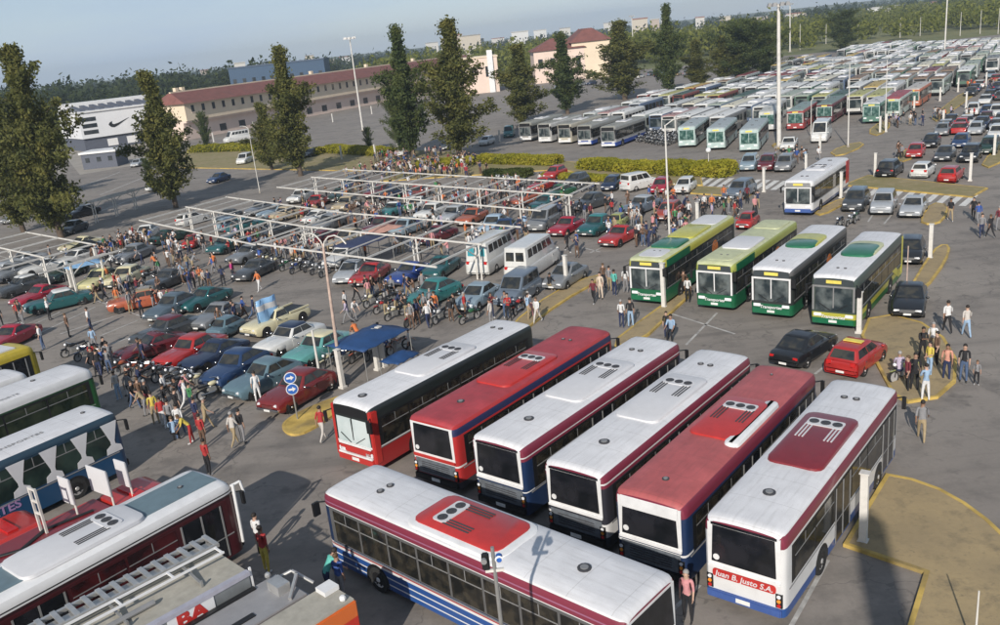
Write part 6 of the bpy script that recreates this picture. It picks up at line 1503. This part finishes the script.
# ------------------------------------------------------------------ posts, masts, signs
def sqpost(px, py, label, h=2.5, w_=.24, tilt=0):
    p = G(px, py); q = MB(); q.box(-w_ / 2, w_ / 2, -w_ / 2, w_ / 2, 0, h); q.box(-w_ / 2 - .04, w_ / 2 + .04, -w_ / 2 - .04, w_ / 2 + .04, h, h + .05); q.box(-w_ / 2 - .06, w_ / 2 + .06, -w_ / 2 - .06, w_ / 2 + .06, 0, .12)
    o = q.build('square_post', m_post, bevel=.012); o.location = (p.x, p.y, .0); o.rotation_euler = (0, tilt, R(54)); tag(o, label, 'post', 'white square posts marking the bays')
for px, py, h, lab in [(567, 288, 2.35, 'beside the grey sedan'), (664, 308, 2.9, 'in front of the leftmost green bus'), (859, 333, 2.3, 'in front of the rightmost green bus'), (863, 543, 2.6, 'beside the rightmost foreground bus'),
                       (930, 259, 2.4, 'on the narrow island right of the green buses'), (764, 192, 2.4, 'by the zebra crossing below the thick mast'), (841, 198, 2.4, 'right of the white moving bus'), (875, 177, 2.4, 'left of the black jeep'), (698, 232, 2.5, 'behind the leftmost green bus'),
                       (970, 181, 2.6, 'right of the red car on the median'), (943, 129, 2.4, 'in the upper crowd'), (914, 112, 2.4, 'by the yard road'), (886, 132, 2.4, 'on the tuft grown island, right'), (880, 133, 2.2, 'on the tuft grown island, left'), (994, 156, 2.4, 'at the right edge island'),
                       (378, 370, 2.4, 'left one of the pair by the blue canopy'), (384, 367, 2.4, 'right one of the pair by the blue canopy'), (958, 92, 2.4, 'far up the yard road'), (966, 108, 2.4, 'before the upper white cars'), (806, 175, 2.2, 'at the tail of the white moving bus'),
                       (986, 86, 2.4, 'far at the right edge'), (500, 142, 2.0, 'left of the coaches'), (448, 150, 2.4, 'between the twin trees'), (392, 112, 2.2, 'before the long building, right'), (372, 114, 2.2, 'before the long building, middle'), (333, 122, 2.2, 'before the long building, left'), (254, 130, 2.2, 'at the parked white van'), (214, 142, 2.2, 'at the yellow hedge'), (398, 148, 2.4, 'in the shade of the twin trees'), (342, 160, 2.4, 'behind the crowd'), (376, 159, 2.4, 'right behind the crowd'), (940, 101, 2.2, 'on the strip island'), (820, 153, 2.2, 'below the white minibus'), (343, 388, 2.2, 'at the foot of the leaning lamp pole'),
                       (100, 273, 2.4, 'holding the light blue tarp'), (72, 287, 2.4, 'left of the pale yellow sedan')]:
    sqpost(px, py, 'white square post ' + lab, h)
def flood(base, topy, label, r0=.22, r1=.12, heads=8, top_x=None, cat='floodlight mast'):
    b, h = HT(base, topy); root = empty('floodlight_mast', (b.x, b.y, 0)); tag(root, label, cat, 'tall floodlight masts')
    q = MB(); q.cyl((0, 0, 0), (0, 0, h), r0, r1, 10); q.build('pole', m_post, root, smooth=60)
    q = MB(); q.cyl((0, 0, 0), (0, 0, .3), r0 * 2.2, r0 * 2, 8); q.build('base', m_conc, root)
    q = MB()
    n = 12; q.tube([(1.0 * math.cos(2 * math.pi * i / n), 1.0 * math.sin(2 * math.pi * i / n), h) for i in range(n + 1)], .05, 6)
    q.bar((-1, 0, h), (1, 0, h), .06); q.bar((0, -1, h), (0, 1, h), .06); q.build('ring', m_galv, root)
    for i in range(heads):
        a = 2 * math.pi * i / heads; q = MB(); c = Vector((1.15 * math.cos(a), 1.15 * math.sin(a), h + .05)); q.hexa([c + Vector((x, y, -.3)) for x, y in ((-.28, -.28), (.28, -.28), (.28, .28), (-.28, .28))], [c + Vector((x, y, .15)) for x, y in ((-.15, -.15), (.15, -.15), (.15, .15), (-.15, .15))]); q.build('lamp', m_grey, root)
    return root
flood((363, 131), 38, 'tall floodlight mast in front of the long building')
flood((779, 148), 4, 'thick white floodlight mast in front of the bus yard', .3, .2)
flood((790, 52), 4, 'far floodlight mast just right of the thick one', .3, .2)
flood((944, 62), -14, 'floodlight mast at the upper right', .2, .15)
flood((634, 62), 16, 'far floodlight mast behind the broad tree', .3, .2)
def thinmast(base, topy, label, arm=(-1.2, 0), r=.09, m=None, ball=False):
    b, h = HT(base, topy); root = empty('lamp_post', (b.x, b.y, 0)); tag(root, label, 'lamp post')
    q = MB(); q.cyl((0, 0, 0), (0, 0, h), r, r * .6, 8); q.build('pole', m or m_post, root, smooth=60)
    q = MB(); q.cyl((0, 0, 0), (0, 0, .35), r * 2, r * 1.8, 8); q.build('base', m_conc, root)
    if arm:
        q = MB(); q.tube([(0, 0, h - .05), (arm[0] * .5, arm[1] * .5, h + .25), (arm[0], arm[1], h + .3)], .04, 6); q.build('arm', m or m_post, root)
        q = MB(); c = Vector((arm[0] * 1.2, arm[1] * 1.2, h + .28)); q.ball(c, (.3, .14, .09), 7); q.build('lamp', m_grey, root, smooth=60)
    if ball: q = MB(); q.ball((0, 0, h + .2), .3, 8); q.build('lamp', m_head, root, smooth=60)
    return root
thinmast((671, 271), 125, 'thin white lamp post behind the leftmost green bus', (1.2, .6))
thinmast((848, 148), 64, 'thin lamp post with red band by the white minibus', None)
thinmast((709, 176), 152, 'short lamp post in the hedge', None, .06, ball=True)
thinmast((260, 193), 128, 'thin lamp post left of the feathery tree by the canopy', (-.8, .3), .06)
thinmast((885, 128), 60, 'thin lamp post on the tuft grown island', None, .07)
thinmast((811, 138), 100, 'thin pole between red nosed and maroon buses', None, .07)
for px, py, ty, nm in [(826, 44, 24, 'one'), (858, 40, 22, 'two'), (900, 38, 18, 'three'), (920, 36, 17, 'four'), (960, 36, 12, 'five'), (980, 34, 10, 'six'), (800, 50, 24, 'seven'), (998, 34, 8, 'eight')]:
    thinmast((px, py), ty, 'thin far lamp post at the edge of the green field', None, .14)['group'] = 'thin far lamp posts'
m_rust = mat('rusty_white_pole', (.48, .36, .30), .6, var=.25, dirt=.3)
lp = thinmast((342, 384), 244, 'leaning pinkish lamp post with curved double arms beside the yellow island', None, .11, m_rust)
b, h = HT((342, 384), 244)
for s in (-1, 1):
    q = MB(); pts = [Vector((s * math.cos(R(54)) * 0 + s * .9 * (1 - math.cos(t)) * math.cos(R(-36)), s * .9 * (1 - math.cos(t)) * math.sin(R(-36)), h - .3 + .8 * math.sin(t))) for t in [R(v_) for v_ in (0, 30, 60, 90, 120, 150)]]; q.tube(pts, .04, 6); q.build('arm', m_post, lp)
lp.rotation_euler = (0, R(1.6), 0)
thinmast((322, 388), 330, 'short white pole left of the leaning lamp post', None, .09)
# arrow signs
p = G(298, 421); root = empty('road_sign', (p.x, p.y, .1)); tag(root, 'post with two round blue signs with white arrows', 'road sign')
q = MB(); q.cyl((0, 0, 0), (0, 0, 2.5), .04, n=8); q.build('post', m_galv, root)
m_sblue = mat('sign_blue', (.03, .12, .42), .4)
for k, z in enumerate((1.65, 2.25)):
    aa = math.atan2(-p.y, -p.x); ca, sa = math.cos(aa), math.sin(aa); f = lambda u_, v_, w_: (ca * u_ - sa * v_, sa * u_ + ca * v_, w_)
    c = (0.06, 0, z); q = MB(); q.cyl(f(.05, 0, z), f(.075, 0, z), .3, n=24, mi=1); q.cyl(f(.075, 0, z), f(.085, 0, z), .26, n=24, mi=0); sg = q.build('sign_disc', [m_sblue, m_white], root)
    q = MB(); sh = [(-.18, 0), (-.02, .13), (-.02, .05), (.18, .05), (.18, -.05), (-.02, -.05), (-.02, -.13)]
    q.add([f(.09, -x, z + y) for x, y in sh] + [f(.086, -x, z + y) for x, y in sh], [tuple(range(7)), tuple(range(13, 6, -1))]); q.build('arrow', m_white, sg)
# foreground traffic signal pole
b = G(486, 690); hh = HT((486, 690), 548)[1]
root = empty('signal_pole', (b.x, b.y, 0)); tag(root, 'grey pole with black signal head and round blue lamp in the foreground', 'signal pole')
bx = G(486, 566, 6); 
# stand it between camera and the crossing bus
p = Vector((-.75, 17.6, 0)); root.location = p
zz = 2.
while P((p.x, p.y, zz))[1] > 548 and zz < 14: zz += .05
q = MB(); q.cyl((0, 0, 0), (0, 0, zz), .06, .045, 8); q.build('pole', m_galv, root)
q = MB(); q.bar((-.22, 0, zz - .62), (.22, 0, zz - .62), .07); q.build('bracket', m_post, root)
q = MB(); q.box(-.28, -.1, -.1, .1, zz - .56, zz - .16); sg = q.build('signal_head', m_black, root, bevel=.03)
q = MB(); q.cyl((-.22, -.12, zz - .25), (-.22, -.2, zz - .25), .07, n=12); q.build('lamp', m_grey, sg)
q = MB(); q.cyl((.13, -.08, zz - .3), (.13, .08, zz - .3), .08, n=16); sg = q.build('round_lamp', m_sblue, root)
q = MB(); q.cyl((.13, -.1, zz - .3), (.13, -.081, zz - .3), .065, .1, n=16, cap=False); q.build('hood', m_white, sg)
thinmast((974, 655), 591, 'short white pole on the large sandy island', None, .035)
# white flag pole by narrow island
thinmast((906, 300), 246, 'thin tan pole beside the narrow island', None, .05, m_rust)
# ------------------------------------------------------------------ tents and tarps
def tent(c, w_, d_, h, hd, m, label, name='canopy_tent', sag=.35):
    p = G(c[0], c[1], h); p.z = 0; root = empty(name, (p.x, p.y, 0), R(hd)); tag(root, label, 'tent')
    n = 8; vs = []; 
    for i in range(n + 1):
        for j in range(n + 1):
            u_, v_ = i / n * 2 - 1, j / n * 2 - 1; vs.append((u_ * w_ / 2, v_ * d_ / 2, h + sag * (1 - max(abs(u_), abs(v_))) + .04 * math.sin(i * 2.1 + j)))
    q = MB(); q.add(vs, [(i * (n + 1) + j, (i + 1) * (n + 1) + j, (i + 1) * (n + 1) + j + 1, i * (n + 1) + j + 1) for i in range(n) for j in range(n)])
    t = q.build('tarp', m, root, smooth=30); so = t.modifiers.new('s', 'SOLIDIFY'); so.thickness = .02
    for a in (-1, 1):
        for b_ in (-1, 1): q = MB(); q.cyl((a * w_ * .47, b_ * d_ * .47, 0), (a * w_ * .47, b_ * d_ * .47, h + .0), .03, n=6); q.build('pole', m_galv, root)
tent((369, 337), 4.0, 2.8, 2.2, 54, mat('blue_tarp', (.015, .055, .16), .6, var=.2, scale=1.5), 'blue canopy tent in the middle left')
tent((362, 241), 4.4, 3.0, 2.3, 54, mat('navy_tarp', (.03, .04, .09), .6), 'navy awning under the near canopy')
tent((84, 264), 3.2, 2.2, 1.9, 40, mat('sky_tarp', (.20, .36, .55), .7, var=.25), 'light blue tarp awning at the left')
tent((400, 357), 2.0, 1.4, 1.2, 54, mat('blue_tarp', (.015, .055, .16)), 'low blue cover behind the bus with pale windscreen')
tent((382, 229), 3.6, 2.4, 2.2, 50, mat('salmon_tarp', (.5, .28, .22), .7), 'salmon coloured stall roof behind the navy awning')
# flag on the cream pickup
p = G(268, 312, 1.5); root = empty('flag', (p.x, p.y, 1.4), R(54)); tag(root, 'light blue and white flag draped over the cream pickup', 'flag')
q = MB(); vs = []
for i in range(9):
    for j in range(5): vs.append((-.9 + i * .22, .1 * math.sin(i * 1.3 + j), -.9 + j * .5))
q.add(vs, [(i * 5 + j, (i + 1) * 5 + j, (i + 1) * 5 + j + 1, i * 5 + j + 1) for i in range(8) for j in range(4)])
fo = q.build('cloth', stripes('flag_cloth', [(0, (.25, .45, .7)), (.3, (.6, .6, .6)), (.7, (.25, .45, .7))], .8), root, smooth=60); fo.modifiers.new('s', 'SOLIDIFY').thickness = .01
q = MB(); q.cyl((-.95, 0, -1.4), (-.95, 0, 1.4), .025, n=6); q.build('pole', m_galv, root)
# ------------------------------------------------------------------ fire engines, ambulance
def fire_engine(label, x, y, hd, L=8., deck=True):
    root = empty('fire_engine'); tag(root, label, 'fire engine', None)
    h = L / 2
    q = MB(); q.box(-h, h - 2.4, -1.22, 1.22, .5, 2.6); q.build('body', m_red, root, bevel=.06)
    q = MB(); q.loft([[(a, b, z) for a, b in rounded_rect(h - 2.3, h - i, -1.2 + i * .4, 1.2 - i * .4, .2)] for z, i in ((.5, 0), (1.5, 0), (2.5, .25), (2.7, .5))]); q.build('cab', m_red, root, smooth=40)
    q = MB(); q.hexa([(h - .06, -1.02, 1.45), (h + .02, -1.02, 1.45), (h + .02, 1.02, 1.45), (h - .06, 1.02, 1.45)], [(h - .3, -.95, 2.4), (h - .2, -.95, 2.4), (h - .2, .95, 2.4), (h - .3, .95, 2.4)]); q.build('windscreen', m_glass, root)
    q = MB(); q.box(-h + .1, h - 2.5, -1.0, 1.0, 2.6, 2.66); q.build('deck', m_dred, root)
    q = MB(); q.tube([(-h + .6, .3, 2.72), (-h + 1.6, -.3, 2.72), (-h + 2.8, .4, 2.72), (h - 3, 0, 2.72)], .09, 8); q.build('hose', m_black, root)
    for k in range(4):
        for s in (-1, 1): q = MB(); q.box(-h + .3 + k * 1.3, -h + 1.45 + k * 1.3, s * 1.2, s * 1.25, .9, 2.4); q.build('shutter', m_alu, root)
    q = MB(); q.box(h - 1.6, h - 1.2, -.8, .8, 2.7, 2.85); q.build('light_bar', m_tail, root)
    for xx in (h - 1.4, -h + 1.8):
        for s in (-1, 1): wheel_at(root, xx, s * 1.24, r=.5, w=.3, body_y=1.22)
    root.scale = (1, .9, .55)
    root.location = (x, y, .004); root.rotation_euler = (0, 0, R(hd)); foot(x, y, R(hd), L, 2.5)
    return root
# ladder truck at the bottom left
Lt = 9.0; x, y = corner(249, 572, 3.0, 45, Lt, end='far')
lt = empty('ladder_truck', (x, y, .004), R(45)); tag(lt, 'silver sided truck with a big ladder on its roof at the bottom left', 'ladder truck'); foot(x, y, R(45), Lt, 2.5)
h = Lt / 2
q = MB(); q.box(-h, h, -1.25, 1.25, .6, 2.95); q.build('body', mat('silver_side', (.26, .28, .29), .35, .4, dirt=.1), lt, bevel=.03)
q = MB(); q.box(-h, h, -1.1, 1.2, 2.951, 2.99); q.build('deck', mat('beige_deck', (.36, .34, .29), .8, var=.15, dirt=.2), lt)
q = MB(); q.box(-h, h, -1.3, -1.1, 2.9, 3.03); q.box(-h, h, 1.2, 1.3, 2.9, 3.03); q.build('roof_rail', mat('lilac_grey', (.36, .36, .42), .5), lt)
for xx in (h - 1.6, -h + 2):
    for s in (-1, 1): wheel_at(lt, xx, s * 1.26, r=.5, w=.3, body_y=1.25)
q = MB()
q.bar((-h, .62, 3.2), (h + .1, .62, 3.2), .1, .12); q.bar((-h, 1.32, 3.2), (h + .1, 1.32, 3.2), .1, .12); q.bar((-h, .97, 3.12), (h, .97, 3.12), .3, .04)
for k in range(22): xx = -h + .2 + k * .42; q.bar((xx, .62, 3.25), (xx, 1.4, 3.25), .14, .06)
q.build('ladder', m_alu, lt)
q = MB(); q.bar((-h + 2.6, -.1, 3.3), (h - .1, -.1, 3.3), .05, .06); q.bar((-h + 2.6, .35, 3.3), (h - .1, .35, 3.3), .05, .06)
for k in range(5): xx = -h + 2.65 + k * 1.55; q.bar((xx, -.1, 3.3), (xx, .35, 3.3), .06, .05)
q.build('ladder', m_white, lt)
for k in range(4): q = MB(); xx = -h + 1.2 + 2.2 * k; q.bar((xx, -.75, 3.02), (xx, .5, 3.2), .07); q.bar((xx - .03, -.75, 3.0), (xx - .03, -.75, 3.2), .06); q.build('bracket', m_galv, lt)
q = MB(); q.tube([(-h + .3, -.45, 3.1), (h - 2.5, -.4, 3.1)], .08, 8); q.build('suction_hose', m_grey, lt)
lp_ = MB(); lp_.box(1.9, 3.3, -1.275, -1.252, 2.0, 2.9); pn = lp_.build('letter_panel', m_hall, lt)
text(pn, 'BA', .62, (2.6, -1.28, 2.66), (R(90), 0, 0), m_red, bold=.03, sx=1.2)
q = MB(); q.bar((h + .06, -1.2, .4), (h + .06, -1.2, 3.1), .06); q.build('grab_pole', m_white, lt)
# grey ambulance like truck
La = 7.0; x, y = corner(328, 582, 2.5, 45, La, W=1.75, end='far')
am = empty('utility_truck', (x, y, .004), R(45)); tag(am, 'grey roofed utility truck with machinery at its front end, bottom left', 'truck'); foot(x, y, R(45), La, 2.1)
m_gr = mat('grey_roof_paint', (.27, .27, .28), .5, var=.08, dirt=.12)
q = MB(); q.box(-3.5, 2.9, -.86, .86, .5, 2.42); q.build('body', m_gr, am, bevel=.04)
q = MB(); q.box(-3.4, 2.8, -.83, .83, 2.43, 2.5); q.build('roof', m_gr, am, bevel=.02)
for a_ in (-2.4, -.2): q = MB(); q.box(a_, a_ + 1.5, -.5, -.3, 2.5, 2.53); q.build('roof_slot', m_black, am)
q = MB(); q.box(-.8, 2.0, .62, .78, 2.5, 2.56); q.build('roof_slot', m_black, am)
q = MB(); q.box(2.9, 3.5, -.8, .8, .5, 1.6); q.build('bonnet', m_gr, am, bevel=.08)
q = MB(); q.tube([(2.3, -.7, 2.55), (2.9, -.2, 2.8), (3.2, .4, 2.5)], .06); q.tube([(2.4, .6, 2.5), (3.0, .2, 2.75), (3.3, -.4, 2.4)], .05); q.box(2.2, 2.6, -.3, .3, 2.5, 2.8); q.ball((2.5, .75, 2.65), .1, 6); q.build('machinery', m_alu, am)
for xx in (2.4, -2.2):
    for s in (-1, 1): wheel_at(am, xx, s * .88, r=.38, w=.24, body_y=.86)
# orange and white truck at the bottom
Lo = 6.0; x, y = corner(356, 597, 2.9, 45, Lo, W=1.3, end='far')
ot = empty('box_truck', (x, y, .004), R(45)); tag(ot, 'box truck with beige roof and orange side band at the bottom', 'truck')
q = MB(); q.box(-3, 3, -.65, .65, .5, 2.8); q.build('body', stripes('orange_band', [(0, c_w), (1.0, (.5, .03, .02)), (1.5, c_w), (1.75, (.5, .03, .02)), (2.3, (.6, .14, .03))]), ot, bevel=.04)
q = MB(); q.box(-2.95, 2.95, -.6, .6, 2.8, 2.86); q.build('roof', mat('beige_deck', (.36, .34, .29)), ot)
q = MB(); q.box(2.5, 2.98, .1, .55, 2.86, 3.0); q.build('roof_box', m_white, ot)
q = MB(); q.ball((2.7, -.45, 2.95), .1, 6); q.build('beacon', m_white, ot)
for xx in (2.0, -1.9):
    for s in (-1, 1): wheel_at(ot, xx, s * .67, r=.4, w=.2, body_y=.65)
# two red fire engines between the blue bus and blue grey roof
p = G(118, 492, 1.4); fire_engine('red fire engine between the blue bus and blue grey roofed bus, behind white boards', p.x - .8, p.y - 2.1, 52, 7.5)
p = G(15, 520, 1.4); fire_engine('red fire engine cut by the left edge above the blue grey roof', p.x - 1.5, p.y - 2.5, 52, 7.5)
# white boards
for (c, w_, lab) in [((76, 526), .75, 'white board on a post, left of the three'), ((108, 516), 1.35, 'wide white board on a post in the middle'), ((131, 508), .75, 'white board on a post, right of the three')]:
    p = G(c[0], c[1], .9); root = empty('notice_board', (p.x, p.y, 0), R(-36)); tag(root, lab, 'board')
    q = MB(); q.box(-w_ / 2, w_ / 2, -.03, .03, 1.9, 3.0); q.build('panel', m_roofw, root, bevel=.01)
    q = MB(); q.cyl((w_ / 2 - .1, .06, 0), (w_ / 2 - .1, .06, 2.9), .045, n=8); q.build('post', m_post, root)
p = G(48, 545, .9); root = empty('hatch_post', (p.x, p.y, 0), R(54)); tag(root, 'white double post with cross plates left of the boards', 'post')
q = MB(); q.box(-.04, .04, -.25, -.17, 0, 3.3); q.box(-.04, .04, .17, .25, 0, 3.3)
for z in (2.2, 2.7, 3.2): q.box(-.03, .03, -.17, .17, z, z + .08)
q.build('frame', m_post, root)
# little laptop like white panel over the ladder
# boom lift the picture was taken from: its mast throws the long shadow on the island
bl = empty('boom_lift', (1.35, -8.3, 0)); tag(bl, 'tall boom lift whose mast shades the sandy island', 'lift')
q = MB(); q.box(-1.6, 1.6, -1.2, 1.2, .4, 1.4); q.build('chassis', m_yelp, bl, bevel=.05)
q = MB(); q.box(-.45, .45, -.45, .45, 1.4, 19.6); q.build('mast', m_yelp, bl)
for xx in (-1.1, 1.1):
    for s in (-1, 1): wheel_at(bl, xx, s * 1.3, r=.45, w=.3, arch=False)
# ------------------------------------------------------------------ unique labels
ORD = ['leftmost', 'second', 'third', 'fourth', 'fifth', 'sixth', 'seventh', 'eighth', 'ninth', 'tenth', 'eleventh', 'twelfth']
bpy.context.view_layer.update()
by = {}
for o in THINGS: by.setdefault(o.get('label'), []).append(o)
for lab, os_ in by.items():
    if len(os_) < 2 or lab is None or len(os_) > 12: continue
    os_.sort(key=lambda o: P(o.location)[0])
    for i, o in enumerate(os_):
        if len(os_) == 2: w_ = 'left of two alike' if i == 0 else 'right of two alike'
        else: w_ = 'leftmost alike' if i == 0 else ('rightmost alike' if i == len(os_) - 1 else ORD[i] + ' alike from left')
        o['label'] = lab + ', ' + w_
        if not o.get('group'): o['group'] = lab
for o in THINGS:
    n = len(o['label'].split())
    if n > 16 or n < 4: print('LABELLEN', n, o['label'])

hz = MB(); hz.box(-1500, 1500, -60, 2800, -1, 60)
m_ = bpy.data.materials.new('haze_air'); m_.use_nodes = True; nt = m_.node_tree; nt.nodes.clear()
oo = nt.nodes.new('ShaderNodeOutputMaterial'); pv = nt.nodes.new('ShaderNodeVolumePrincipled'); pv.inputs['Color'].default_value = (.74, .87, 1, 1); pv.inputs['Density'].default_value = .0003; pv.inputs['Anisotropy'].default_value = .2
nt.links.new(pv.outputs[0], oo.inputs['Volume'])
tag(hz.build('haze', m_), 'thin bluish haze over the lot', None, kind='stuff')
